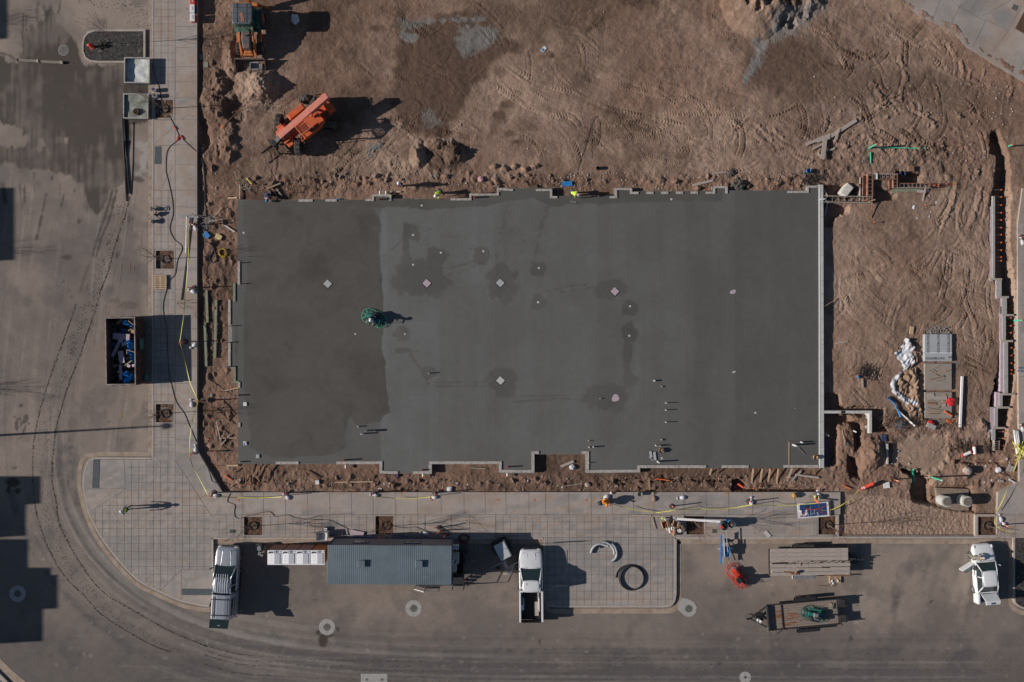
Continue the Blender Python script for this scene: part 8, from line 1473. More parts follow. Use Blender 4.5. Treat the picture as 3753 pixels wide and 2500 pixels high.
BR=[(B1,588,170,700,118,.13,'wood_new','pale board lying near the blue-clad worker'),(B1,620,160,670,235,.12,'wood_brown','brown board beside the blue-clad worker, western'),(B1,660,170,712,235,.11,'wood_grey','brown board beside the blue-clad worker, eastern'),(B1,325,130,325,265,.1,'wood_new','pale brace standing at the north-west corner of the slab'),(B1,210,255,300,252,.12,'wood_new','pale board pointing west from the north-west slab corner'),(B1,385,75,440,130,.08,'yel_pl','thin yellowish stick at the north-west stake heap'),(B1,185,505,275,565,.09,'cloth_white','white painted lath west of the slab'),(B1,45,470,170,452,.08,'wood_grey','grey lath above the blue and yellow pads'),(B1,20,540,50,440,.06,'wood_grey','thin lath beside the sidewalk trench, upright'),(B1,80,430,165,340,.05,'wood_new','thin lath slanting towards the slab, north of the pads'),(B1,1680,197,1805,197,.12,'wood_new','pale board lying above the first north bump'),
      (C1,178,460,312,430,.1,'wood_new','pale brace from the west slab edge, northern'),(C1,148,535,240,680,.08,'wood_brown','brown brace crossing the west strip, upper'),(C1,95,620,255,765,.08,'wood_brown','brown brace crossing the west strip, lower'),(C1,110,735,155,910,.09,'wood_grey','grey brace lying upright in the west strip'),(C1,150,960,235,860,.1,'wood_grey','grey brace near the south-west corner of the slab'),(C1,95,895,300,890,.07,'wood_new','thin lath running west from the slab edge'),(C1,188,1145,310,1142,.14,'wood_new','pale board at the south-west corner of the slab'),(C1,180,1232,245,1280,.08,'oran_pl','orange painted lath near the walk corner'),(C1,258,1212,318,1168,.07,'wood_brown','brown stick below the south-west slab corner'),(C1,930,1188,1035,1255,.09,'wood_brown','brown board slanting south of the slab'),(C1,1198,1298,1550,1292,.09,'wood_new','long pale lath lying south of the slab'),(C1,235,1340,262,1320,.05,'wood_new','short pale stick near the walk corner'),
      (C2,1392,1155,1512,1105,.22,'wood_grey','grey plank lying in the notch of the slab'),(C2,570,1165,700,1172,.06,'wood_grey','thin handle of a tool in the south dirt'),(C2,1430,1332,1590,1310,.05,'wood_grey','thin lath beside the stone south of the notch'),
      (C3,385,1268,515,1285,.08,'oran_pl','orange lath in the south dirt strip'),(C3,320,1255,326,1380,.06,'wood_new','thin upright lath in the south dirt strip'),(C3,1665,1228,1882,1255,.16,'wood_grey','long grey board at the south-east corner of the slab'),(C3,1632,1280,1720,1195,.16,'wood_grey','grey board crossing the long one at the south-east corner'),(C4,1300,830,1290,790,.06,'wood_brown','short dark stick at the end of the thick white pipe'),(C4,1640,1210,1740,1245,.06,'wood_brown','thin brown board near the white cone'),(C4,1730,1195,1760,1135,.2,'wood_grey','short grey board, left of three near the east walk'),(C4,1755,1200,1785,1150,.22,'wood_grey','short grey board, middle of three near the east walk'),(C4,1775,1195,1805,1155,.22,'wood_grey','short grey board, right of three near the east walk'),(C4,1755,1275,1805,1305,.12,'cloth_white','white board crossed by the yellow tape'),(C4,1650,1285,1700,1290,.22,'wood_grey','small pale board south of the white cone'),(C4,1820,655,1889,655,.08,'wood_new','orange-tipped lath at the edge of the east walk'),(C4,252,1260,320,1330,.07,'wood_brown','brown stick beside the large red barrier tube'),(C4,220,1325,290,1358,.08,'oran_pl','orange stake beside the large red barrier tube'),
      (A1,165,1180,285,1025,.07,'wood_brown','brown shovel handle with orange grip in the dirt by the west walk')]
for f,u0,v0,u1,v1,wd,mt,l_ in BR:plank('board' if wd > .1 else 'lath',l_,'board' if wd > .1 else 'lath',gp(f(u0,v0),.12),gp(f(u1,v1),.12),wd,.045,m_(mt))
p=gp(A1(168,1172),.12);b=MB();b.bar((-.06,-.1,0),(.1,.12,.01),.12,.05);b.build('shovel_grip',m_('oran_pl'),None,loc=p,label='orange grip at the end of the brown handle',cat='tool grip')
for i,(u0,u1,v1) in enumerate(((375,380,1320),(441,443,1300),(502,500,1300),(587,585,1290))):a,b_=W(C1(u0,1138),.3),gp(C1(u1,v1),.02);plank('kicker','kicker brace below the south slab edge near its west corner, %s from the west' % ORD[i],'brace',a,b_,.09,.05,m_('wood_brown'),'kicker braces under the south edge')
for i,(u0,u1,v1,mt) in enumerate(((898,885,1245,'wood_new'),(958,955,1215,'wood_brown'),(1282,1268,1310,'wood_new'),(1365,1345,1300,'wood_new'),(1438,1422,1295,'wood_new'),(1512,1500,1312,'wood_new'),(1640,1595,1288,'wood_grey'),(1850,1850,1240,'wood_brown'))):a,b_=W(C3(u0,1172),.32),gp(C3(u1,v1),.02);plank('kicker','kicker brace below the south slab edge in its east half, %s from the west' % ORD[i],'brace',a,b_,.13,.05,m_(mt),'kicker braces under the south edge')
SK=[(B1,328,122),(B1,452,136),(B1,742,95),(B1,822,146),(B1,805,204),(B1,142,244),(B1,126,470),(B1,152,642),(C1,120,468),(C1,124,544),(C1,74,616),(C1,90,714),(C1,48,898),(C1,108,1010),(C1,126,1148),(C1,376,1318),(C1,440,1298),(C1,498,1304),(C3,958,1262),(C3,1270,1345),(C3,1328,1335),(C3,975,124),(B3,862,182),(B2,822,1515),(B4,495,480),(B4,965,323),(C1,1850,1383)]
for i,(f,u,v) in enumerate(SK):
 p=gp(f(u,v));T=thing('stake','thin steel stake with orange cap, '+('number %s round the slab starting at its north-west corner' % ORD[i] if i < 20 else 'isolated one, %s of the last few' % ORD[i-20]),'stake',p,0,'orange-capped stakes');b=MB();b.cyl((0,0,-.1),(0,0,.42),.016,n=5);b.build('rod',m_('rebar'),T);b=MB();b.box((0,0,.44),(.1,.1,.07),i,.8,.8);b.build('cap',m_('oran_pl'),T)
for i in range(24):
 x_,y_=((885+i*17.3) % 470+1000,rnd.uniform(660,706)) if i < 14 else (rnd.uniform(2730,2960),rnd.uniform(650,690));a=rnd.uniform(.5,2.6);l_=rnd.uniform(15,34);cable('steel_rod','thin dark rod lying in the dirt just north of the slab','rod',[gp((x_,y_),.06),gp((x_+math.cos(a)*l_*.7,min(722,y_+math.sin(a)*l_)),.05)],.018,m_('rebar'),'loose dark rods north of the slab',4)
for f,u,v,s1,s2,a,mt,l_ in ((B1,18,595,.42,.52,.7,'blue_pl','bright blue foam kneeling pad in the dirt west of the slab'),(B1,128,612,.42,.52,1.1,'yellow','pale yellow kneeling board in the dirt west of the slab'),(B2,1450,122,.85,.4,.08,'blue_pl','blue foam board lying north of the slab'),(B2,1226,-200,.3,.2,.8,'x',''),(C1,1762,1238,.35,.2,0,'purple','dark purple foam piece at the first south step'),(B1,1232,262,.22,.08,0,'blue_pl','small light blue scrap on the north form'),(C1,1037,1298,.3,.32,.1,'white_pl','red, white and blue box lying south of the slab'),(C4,622,1325,.5,.48,.1,'white_pl','white open carton near the red barrier tube')):
 if mt == 'x':continue
 mm_=M('yellow_board',(.55,.47,.22),.8) if mt == 'yellow' else MATS[mt];p=gp(f(u,v),.1);b=MB();b.box((0,0,0),(s1,s2,.06),a);b.build('foam_pad',mm_,None,loc=p,label=l_,cat='foam board')
p=gp(A2(1235,450),.03);T=thing('fallen_sign','small white and blue printed card lying on the open dirt','sign',p,.9);b=MB();b.box((0,0,0),(.5,.28,.02));b.build('card',m_('white_pl'),T);b=MB();b.box((-.08,0,.012),(.26,.2,.004));b.build('blue_print',m_('blue_pl'),T)
p=gp(A1(838,190),.1);b=MB();[b.ball((rnd.uniform(-.22,.22),rnd.uniform(-.25,.25),.12),(.17,.2,.2),7,5,.8) for _ in range(9)];b.build('plastic_bag',m_('cloth_white'),None,loc=p,label='crumpled pale plastic bag in the backhoe shadow',cat='bag')
p=gp(B2(655,78),.1);b=MB();b.ball((0,0,0),(.26,.22,.1),9,5,.6);b.build('rag',M('pink_rag',(.55,.30,.30),.8),None,loc=p,label='crumpled pink rag in the dirt north of the slab',cat='rag')
for f,u,v,r,l_ in ((C2,1495,1160,.26,'pale crumpled sack in the slab notch'),(C2,1640,1322,.24,'grey boulder on the dirt south of the slab notch'),(C2,372,1362,.26,'clear plastic bag at the edge of the walk south of the slab'),(C4,1352,1190,.38,'large pinkish boulder in the rough dirt east of the pit'),(C4,1650,1185,.28,'pale cone-shaped lump near three short boards')):
 p=gp(f(u,v),.05);b=MB();b.ball((0,0,.05),(r,r*.85,r*.6),9,6,.3);b.build('lump',M('boulder',(.42,.35,.30),.85,var=.15,bump=.3) if 'boulder' in l_ else m_('cloth_white'),None,loc=p,label=l_,cat='boulder' if 'boulder' in l_ else 'sack')
for i in range(26):
 f,u,v=rnd.choice([(C1,rnd.uniform(1500,1860),rnd.uniform(1300,1370)),(A1,rnd.uniform(-20,200),rnd.uniform(200,1300)),(C4,rnd.uniform(1500,1800),rnd.uniform(1080,1300)),(B4,rnd.uniform(700,1100),rnd.uniform(20,500)),(C2,rnd.uniform(300,1500),rnd.uniform(1230,1370))]);p=gp(f(u,v),.03);b=MB();b.box((0,0,0),(rnd.uniform(.08,.2),rnd.uniform(.06,.14),.02),rnd.random()*3);b.build('paper_scrap',m_('cloth_white'),None,loc=p,label='small white scrap of litter in the dirt',cat='paper',group='white paper scraps')
# ==== POSTS, BAGS, TAPES, CABLES
def out(p,z):return W(p,z)
zb=Zm(2160,1780,3.678);zs=Zm(2860,1760,6.924);zt_=Zm(2380,1860,4.9)
DL=[(B0,1800,500,-.12,.02,'beside the bull float head on the west walk',(1788,520,.6)),(B0,1785,1078,-.1,0,'on the west walk level with the pallet',(1762,1108,1.2)),(fk,1745,572,-.12,-.03,'standing in the skip shadow',(1890,652,2.2)),(C0,1868,546,-.05,0,'at the trench edge south of the skip',(1757,572,.2)),(C0,1795,1020,-.1,-.05,'on the corner where the walk bends',(1795,992,.1)),(C1,85,1392,-.1,-.1,'westernmost on the bottom walk',(88,1424,1.5)),(C1,752,1396,-.12,-.15,'second from the west on the bottom walk',(750,1432,.9)),(C1,1560,1395,-.02,-.1,'third from the west on the bottom walk',(1556,1420,1.4)),(C2,235,1396,-.05,-.12,'fourth from the west on the bottom walk',(218,1438,1.6)),(zb,1110,277,.12,-.1,'with hexagonal base east of the draped jackets',None),(zb,2140,210,.06,-.1,'with square base north of the blue drums',(2188,208,0.)),(C4,705,1278,.1,-.05,'standing in the dirt beside the white carton',None),(D4,1700,120,.15,-.1,'by the tree pit above the white saloon car',(1680,62,.3)),(B4,1872,612,.0,0,'on the east walk, northern',(1878,648,.3)),(C4,1878,780,0,0,'on the east walk, southern',(1878,800,.3)),(fo,1935,128,-.15,-.3,'with dark base behind the office trailer',None),(fo,1980,165,.02,-.35,'red tube nearest the coiled hose behind the office trailer',None),(fo,2045,205,.05,-.3,'easternmost behind the office trailer',None)]
DP=[]
for i,(f,u,v,tx,ty,l_,bag) in enumerate(DL):
 p=W(f(u,v),.16);p.z=PZ if i != 11 else gz(*f(u,v));DP.append(p);delineator('red delineator post '+l_,p,.3*i,(tx,ty),i != 10)
 if bag:q=W(f(bag[0],bag[1]),.3);sandbag('white sandbag at the post '+l_,V(q.x,q.y,p.z+.01),bag[2],1.05)
sandbag('second white sandbag, lower one by the tree pit above the white saloon car',W(D4(1695,108),.17),1.0,.9);sandbag('white sandbag lying alone on the walk north of the cardboard heap',V(*W(zb(1240,165),.25).xy,PZ),1.7,1.1);sandbag('white pillow-like bag on the walk behind the office trailer',V(*W(fo(1724,212),.25).xy,PZ),1.5,1.15)
sandbag('speckled brown sack on the walk north of the hexagonal base',V(*W(zb(870,155),.2).xy,PZ),.1,1.1,'cloth_tan')
p=W(zb(678,108),.35);b=MB();b.cyl((0,0,0),(0,0,.36),.16,.2,14,True,False);b.cyl((0,0,.2),(0,0,.22),.16,n=12);b.build('open_bag',M('sage',(.30,.33,.28),.9),None,loc=(p.x,p.y,PZ),label='open grey-green bag standing at the north edge of the walk',cat='bag')
p=W(zb(205,200),.6);T=thing('draped_post','post hidden under draped orange-yellow and black jackets on the bottom walk','clothing',(p.x,p.y,PZ));b=MB();b.cyl((0,0,0),(0,0,.06),.24,.2,6);b.cyl((0,0,.06),(.0,0,1.1),.05);b.build('post',m_('rubber'),T)
for nm,c,r,mt in (('orange_jacket',(.02,.0,.8),(.3,.26,.3),'jk'),('black_jacket',(-.34,-.2,.55),(.24,.2,.3),'black'),('red_strap',(-.1,.05,1.08),(.12,.1,.06),'red_pl'),('orange_sleeve',(.12,-.3,.6),(.1,.2,.25),'jk')):b=MB();b.ball(c,r,11,7,.4);b.build(nm,M('jk',(.75,.30,.02),.8) if mt == 'jk' else m_(mt),T,smooth=False)
b=MB();b.bar((.3,.1,.5),(.55,-.1,.0),.05);b.cyl((.38,-.15,.75),(.42,-.3,.95),.06);b.build('red_torch',m_('red_pl'),T);sandbag('white sack leaning against the post draped with jackets',V(p.x+.32,p.y+.3,PZ),-.9,1.3)
def dtop(i,z=.98):return DP[i]+V(DL[i][3],DL[i][4],0)*z+V(0,0,z)
TPE=[('yellow tape from the bull float post down to the skip shadow',[dtop(0),W(B0(1740,600),.7),W(B0(1725,900),.55),W(B0(1705,1120),.75),W(B0(1690,1330),.5),dtop(2)]),('yellow tape from the skip shadow to the post south of it',[dtop(2),W(C0(1700,180),.6),W(C0(1745,380),.6),dtop(3)]),('yellow tape from the southern trench post to the walk corner',[dtop(3),W(C0(1770,720),.5),W(C0(1745,900),.7),dtop(4)]),('yellow tape from the walk corner to the bottom walk',[dtop(4),W(C0(1770,1150),.6),W(C0(1850,1300),.5),dtop(5)]),('yellow tape between the first and second bottom posts',[dtop(5),W(C1(300,1440),.35),W(C1(500,1443),.35),dtop(6)]),('yellow tape between the third and fourth bottom posts',[dtop(7),W(C1(1750,1446),.5),W(C2(0,1452),.5),dtop(8)]),('yellow tape from the draped post to the hexagonal base post',[V(p.x+.3,p.y-.1,1.0),W(zb(450,290),.6),W(zb(620,330),.5),W(zb(900,365),.4),W(zb(1080,342),.8),dtop(9)]),('yellow tape between hexagonal and square base posts',[dtop(9),W(zb(1500,318),.45),W(zb(1800,312),.35),W(zb(2000,290),.6),dtop(10)]),('yellow tape from the square base post to the sign board',[dtop(10),W(C3(1500,1512),.5),W(C3(1680,1508),.5),W(zs(500,620),.7),W(zs(900,590),.9)]),('yellow tape from the sign board up to the red barrier tube',[W(zs(980,590),.9),W(zs(990,720),.6),W(zs(1080,775),.4),W(zs(1320,745),.3),W(zs(1550,640),.4),W(zs(1800,460),.6),W(zs(2000,240),.5)]),
       ('long yellow tape climbing from the bottom walk to the white pipes',[W(C4(1640,1568),.4),W(C4(1700,1450),.5),W(C4(1760,1300),.6),W(C4(1800,1180),.7),W(C4(1835,1080),.8),W(C4(1889,900),.9)]),('yellow tape looping down to the tree pit above the white car',[W(C4(1640,1540),.4),W(D4(1625,30),.4),W(D4(1618,110),.4),W(D4(1680,170),.5),W(D4(1770,190),.6)])]
for l_,pts in TPE:tape(l_,pts)
b=MB();r_=random.Random(5)
for k in range(16):a=[V(r_.uniform(-.6,.7),r_.uniform(-.9,.8),r_.uniform(.1,.5)) for _ in range(4)];b.tube([a[0].lerp(a[1],t)*(1-t)+a[2].lerp(a[3],t)*t for t in (0,.25,.5,.75,1)],.035,4)
b.build('tape_tangle',m_('yel_pl'),None,loc=W(C4(1835,1010),.1),label='big tangle of yellow tape over the white pipe ends',cat='caution tape')
a=gp(C4(380,1362),.1);b_=gp(C4(480,1300),.45);T=thing('barrier_tube','large red barrier tube lying in the dirt with yellow tape tied on','barrier tube',a);b=MB();b.cyl((0,0,.12),b_-a+V(0,0,.05),.1,.16,14);b.build('tube',m_('red_pl'),T)
for t in (.12,.25):b=MB();d=b_-a;b.cyl(d*t+V(0,0,.115),d*(t+.06)+V(0,0,.11),.122+.02*t,n=14);b.build('white_band',m_('white_pl'),T)
b=MB();b.cyl(gp(C3(1150,1318),.2)-gp(C3(1150,1318)),gp(C3(1198,1352),.5)-gp(C3(1150,1318)),.1,.07,12);b.build('fallen_post',m_('red_pl'),None,loc=gp(C3(1150,1318)),label='bright red tube lying in the dug hole south of the slab',cat='delineator post')
for i,(u0,v0,u1,v1,l_) in enumerate(((1312,1052,1388,1018,'white tube with red ends lying aslant by the trench end'),(1420,965,1422,1040,'white tube with red ends lying upright by the trench end'))):
 f=C4;a,b_=gp(f(u0,v0),.2),gp(f(u1,v1),.3);T=thing('white_tube',l_,'pipe',a);b=MB();b.cyl((0,0,0),b_-a,.13,n=14);b.build('tube',m_('white_pl'),T)
 for q in (0,1):b=MB();d=b_-a;b.cyl(d*(q*.94-.02),d*(q*.94+.08),.136,n=14);b.build('red_end',m_('red_pl'),T)
for k in range(3):cable('white_pipe','long white pipe at the edge of the east walk, %s of three side by side' % ORD[k],'pipe',[W(C4(1798+k*16,818+k*4),.25),W(C4(1828+k*14,1060),.25)],.085,m_('white_pl'),'white pipes by the east walk',10)
bc=M('cable_black',(.04,.037,.036),.7);cz=.175
def road_cable(l_,pts,r=.028,mt=bc,z=cz,name='power_cable',cat='cable',sgrp=None):return cable(name,l_,cat,[W(p,z) if (z is not None) else gp(p,.04) for p in sm(pts)],r,mt,sgrp)
road_cable('black power cable from the gravel island to the red connectors',TT(A0,(1390,560),(1430,700),(1455,780),(1480,900),(1500,1000),(1550,1060),(1600,1150),(1640,1235)),.018)
road_cable('black power cable snaking down the west walk past the skip',TT(A0,(1640,1235),(1630,1290),(1560,1350),(1530,1420),(1525,1568))+TT(B0,(1545,90),(1580,250),(1590,400),(1560,530),(1600,630),(1660,680),(1672,730),(1630,830),(1610,950),(1560,1010),(1530,1100),(1500,1220),(1505,1330),(1530,1430))+TT(C0,(1545,150),(1555,300),(1580,420),(1620,560),(1690,660),(1730,750),(1780,870),(1808,930)),.018)
road_cable('black power cable running off the walk into the dirt strip',TT(A0,(1640,1235),(1690,1290),(1800,1390)),.02);road_cable('black cable down the dirt strip beside the west walk',TT(A0,(1822,1420),(1850,1450),(1870,1530))+TT(B0,(1880,80),(1882,250),(1895,420)),.03,z=None)
road_cable('black cable winding on the bottom walk into the paver band',TT(C1,(235,1400),(208,1470),(240,1490),(278,1510),(272,1568))+TT(D1,(280,45),(320,65),(380,45),(480,20),(580,0),(620,15),(655,46),(760,30),(830,55),(950,70),(1080,76),(1170,85),(1260,130),(1330,165)),.018)
road_cable('black cable on the pavers behind the office trailer',TT(D1,(1350,180),(1450,190),(1560,180),(1680,128),(1800,145),(1882,150))+TT(D2,(60,142),(130,170),(200,186),(260,184)),.02)
for i,(u,v,u2,v2) in enumerate(((1598,1160,1620,1190),(1640,1255,1630,1290),(1655,1245,1685,1280))):plank('cable_connector','red cable connector on the west walk, %s of three' % ORD[i],'connector',W(A0(u,v),.2),W(A0(u2,v2),.2),.1,.08,m_('red_pl'),'red cable connectors')
road_cable('thin forked dark cable lying on the open dirt, western leg',TT(A2,(1720,1062),(1680,1130),(1640,1260),(1600,1400),(1560,1500),(1545,1568)),.013,m_('black'),None);road_cable('thin forked dark cable lying on the open dirt, eastern leg',TT(A2,(1672,1130),(1680,1270),(1672,1350),(1676,1450)),.011,m_('black'),None)
road_cable('black looped hose in the dirt south of the yellow pad',TT(B1,(100,640),(75,690),(90,740),(110,800),(80,850),(50,830),(50,790),(80,730),(60,680),(0,650)),.03,bc,None)
def coil(label,f,u,v,r0,n,rt,mt,z,turns_j=.03,name='hose_coil',ell=1.):
 c=W(f(u,v),z);c.z=z;b=MB();
 for k in range(n):jx,jy,rr=rnd.uniform(-turns_j,turns_j),rnd.uniform(-turns_j,turns_j),r0*(1-.035*k);b.tube([(math.cos(a)*rr+jx,math.sin(a)*rr*ell+jy,rt+k*rt*.7+.01*math.sin(3*a+k)) for a in [q*2*math.pi/28 for q in range(28)]],rt,6,True)
 return b.build(name,mt,None,loc=c,smooth=True,label=label,cat='hose',group=None)
coil('large coil of thick black hose on the middle paver island',D3,165,605,1.04,3,.05,m_('black'),PZ,.03);road_cable('loose end of the thick black hose beside its coil',TT(D3,(18,608),(25,570),(50,530),(95,500),(150,488)),.05)
coil('bright yellow cord coil in the dirt west of the slab',B1,170,757,.36,7,.02,M('yel_cord',(.65,.42,.02),.6),gz(*B1(170,757))+.02,.05);coil('dark red air hose coil on the kerb east of the office trailer',D2,500,250,.42,6,.028,M('maroon',(.11,.03,.035),.6),PZ,.1,ell=.85)
zp=Zm(1700,1940,3.923)
for l_,pts in (('silver curved duct, outermost on the left of the three arcs',[(1825,345),(1850,280),(1900,230),(1970,212),(2065,238)]),('silver curved duct, middle arc of the three',[(1970,190),(2040,188),(2110,225),(2155,290),(2166,360)]),('silver curved duct, outermost on the right of the three arcs',[(2128,205),(2175,260),(2198,340),(2185,410),(2125,466)])):cable('curved_duct',l_,'duct',[W(q,.28) for q in sm(TT(zp,*pts))],.095,m_('board_grey'),'silver ducts on the pavers',10)
cable('pipe_trio','three small dark pipe ends under the left silver arc','pipes',[W(zp(1920,255),.25),W(zp(1950,262),.25)],.1,m_('dark_steel'))
# ==== DRUMS, HEAPS, SIGN, TOOLS
for u,v,c_,l_,inn in ((1478,300,M('drum_blue',(.02,.17,.33),.5,dirt=.3,dcol=(.15,.08,.05)),'bright blue open drum full of rusty scrap on the bottom walk','rust'),(1352,340,M('drum_dark',(.07,.10,.15),.5,dirt=.35,dcol=(.13,.10,.09)),'dull blue-grey open drum with printed label, west of the bright one','black')):
 p=W(zt_(u,v),1.0);T=thing('drum',l_,'drum',(p.x,p.y,PZ),0,'drums on the bottom walk');b=MB();b.loft([[V(math.cos(a)*r,math.sin(a)*r,z) for a in [k*math.pi/12 for k in range(24)]] for z,r in ((0,.29),(.28,.29),(.3,.305),(.32,.29),(.58,.29),(.6,.305),(.62,.29),(.88,.29),(.9,.3))],caps=False);b.cyl((0,0,0),(0,0,.75),.285,n=24);b.build('drum_body',c_,T,smooth=False)
 b=MB();b.ball((0,0,.76),(.27,.27,.06),14,5,.3);b.build('contents',m_(inn),T)
 if inn == 'black':b=MB();b.box((-.24,-.05,.86),(.2,.26,.02),.6,ry=-.5);b.build('label_sheet',m_('red_pl'),T)
plank('white_board','long white plank bridging from the cardboard heap to the drums','plank',W(zt_(480,205),.5),W(zt_(1275,255),.9),.19,.06,m_('white_pl'))
plank('blue_level','blue metal level slanting at the east side of the cardboard heap','tool',W(zt_(490,225),.5),W(zt_(630,420),.35),.1,.06,m_('blue_pl'));plank('white_level','short white tool standing above the blue level','tool',W(zt_(437,185),.6),W(zt_(490,235),.5),.1,.06,m_('white_pl'))
for i,(u,v,s1,s2,a,l_) in enumerate(((272,305,.42,.55,.3,'open brown cardboard box at the west end of the heap'),(465,290,.4,.5,-.3,'open brown cardboard box in the middle of the heap'),(545,385,.36,.48,.5,'tall brown cardboard box at the east end of the heap'))):
 p=W(zt_(u,v),.4);T=thing('cardboard_box',l_,'box',(p.x,p.y,PZ),a,'cardboard boxes in the heap');b=MB();[b.box((sx*s1/2,0,.2),(.02,s2,.4)) for sx in (-1,1)];[b.box((0,sy*s2/2,.2),(s1,.02,.4)) for sy in (-1,1)];b.box((0,0,.05),(s1,s2,.02));b.build('carton',m_('card'),T);b=MB();b.box((s1*.75,0,.38),(s1*.5,s2,.015),ry=.3);b.build('flap',m_('card'),T)
for i,(u,v,u2,v2,r,mt,l_) in enumerate(((345,300,372,455,.07,'white_pl','long white roll across the heap'),(285,340,325,405,.055,'white_pl','white roll sticking from the western box'),(395,290,400,400,.07,'white_pl','white jug in the middle of the heap'),(262,190,315,245,.06,'white_pl','white bottle lying north of the heap'),(430,340,455,385,.09,'board_grey','blue-printed white packet in the heap'),(225,200,250,190,.08,'hivis','small green packet at the north-west of the heap'),(450,385,440,505,.14,'cloth_tan','brown paper roll at the south end of the heap'),(398,425,410,450,.07,'red_pl','small dark red can under the white roll'),(290,290,300,320,.07,'red_pl','red can inside the western box'))):
 a,b_=W(zt_(u,v),.4),W(zt_(u2,v2),.35);b=MB();b.cyl((0,0,0),b_-a,r,n=12);b.build('roll',m_(mt),None,loc=a,label=l_,cat='roll' if 'roll' in l_ else 'container')
p=W(zt_(538,415),.45);b=MB();b.cyl((0,0,0),(0,0,.2),.16,n=20);b.cyl((0,0,.2),(0,0,.205),.03,n=8);b.build('cable_reel',m_('white_pl'),None,loc=p-V(0,0,.1),label='round white reel sitting on the tall eastern cardboard box',cat='reel')
plank('timber','long thin pale timber on the walk above the cardboard heap','timber',W(zb(585,400),.2),W(zb(1090,415),.2),.12,.06,m_('wood_grey'));plank('push_broom','wooden-handled squeegee lying on the pavers west of the cardboard heap','broom',W(zt_(25,140),.25),W(zt_(112,385),.2),.05,.04,m_('wood_new'));rodpile('small heap of steel clips beside the squeegee',zt_,105,240,.5,.4,30,'steel',12,(.05,.2))
rodpile('dark ribbed bars in the kerb corner east of the island',zt_,560,600,.7,.4,14,'dark_steel',14,(.2,.5));rodpile('twigs and roots tangled in the littered tree pit',D3,770,170,1.1,.5,70,'twig',15,(.2,.7))
def barrow(label,p,rz,fill):
 T=thing('wheelbarrow',label,'wheelbarrow',p,rz,'wheelbarrows');b=MB();q=lambda s,z:[V(x*s,y*s,z) for x,y in ((-.42,-.3),(-.3,-.36),(.3,-.36),(.42,-.26),(.42,.26),(.3,.36),(-.3,.36),(-.42,.3))];b.loft([q(.7,.3),q(1,.62),q(1.04,.63),q(.95,.6),q(.66,.34)],caps=True);b.build('tray',m_(fill),T)
 for s in (-1,1):b=MB();b.tube([(.75,s*.06,.2),(.3,s*.26,.32),(-.95,s*.32,.58)],.022);b.build('handle',m_('wood_grey'),T)
 b=MB();b.bar((-.3,-.3,.3),(-.35,-.3,0),.03).bar((-.3,.3,.3),(-.35,.3,0),.03).bar((-.35,-.3,.02),(-.35,.3,.02),.03);b.build('leg_frame',m_('black'),T);wheel(T,(.78,0,.19),.19,.09,'y')
q=W(D1(1080,225),.6);barrow('grey wheelbarrow with dark contents parked beside the office trailer corner',(q.x,q.y,PZ),0,'board_grey');q=W(zt_(1370,790),.6);barrow('blue wheelbarrow loaded with long screed poles on the asphalt',(q.x,q.y,0),math.radians(88),'blue_pl')
for i,(u0,v0,u1,v1,w_,mt,l_) in enumerate(((1292,500,1290,1010,.13,'blue_pl','thick blue screed beam on the blue wheelbarrow'),(1326,480,1325,1000,.06,'board_grey','blue and white pole second from the left on the wheelbarrow'),(1338,600,1352,890,.06,'white_pl','short white pole in the middle of the wheelbarrow'),(1380,410,1405,800,.05,'board_grey','long grey pole reaching up from the wheelbarrow to the drums'))):plank('screed_pole',l_,'pole',W(zt_(u0,v0),.75),W(zt_(u1,v1),.75),w_,.05,m_(mt))
plank('spade','grey flat spade blade sticking out west of the blue wheelbarrow','spade',W(zt_(1235,742),.5),W(zt_(1300,742),.5),.16,.03,m_('board_grey'));plank('spade','rounded pale spade blade sticking out east of the blue wheelbarrow','spade',W(zt_(1395,730),.5),W(zt_(1500,735),.5),.2,.03,m_('conc_pale'))
q=W(D1(1116,160),.2);T=thing('cooler_box','small blue box with two white lids beside the grey wheelbarrow','box',(q.x,q.y,PZ),-.08);b=MB();b.box((0,0,.12),(.34,.34,.24));b.build('box_body',m_('navy'),T,bevel=.02)
for y in (-.07,.08):b=MB();b.box((0,y,.25),(.26,.1,.02));b.build('white_lid',m_('white_pl'),T)
plank('foam_sheet','pink foam sheet leaning behind the office trailer roof edge','foam board',W(fo(700,190),.25),W(fo(885,225),.25),1.0*.42,.04,m_('pink'))
for i,(u0,v0,u1,v1,mt,l_) in enumerate(((575,235,1000,255,'steel','long silver pole lying behind the office trailer'),(600,165,550,290,'maroon','dark red long-handled tool leaning on the office trailer, eastern'),(560,200,515,290,'maroon','dark red long-handled tool leaning on the office trailer, western'),(1360,230,1500,262,'navy','thin dark blue pole leaning on the north wall of the office trailer'),(140,200,225,203,'black','thin black rod beside the grey wheelbarrow'))):plank('pole',l_,'pole',W(fo(u0,v0),.3),W(fo(u1,v1),.5),.045,.04,MATS[mt])
rodpile('dark tool heap behind the office trailer corner',fo,525,150,.6,.5,16,'dark_steel',22,(.3,.8));rodpile('tools and stakes heaped at the north-west slab corner',B1,370,140,1.0,.3,26,'wood_grey',24,(.3,.8));rodpile('thin laths and rods heaped beside the bull float',B1,20,470,1.0,1.0,16,'steel',26,(.6,1.6))
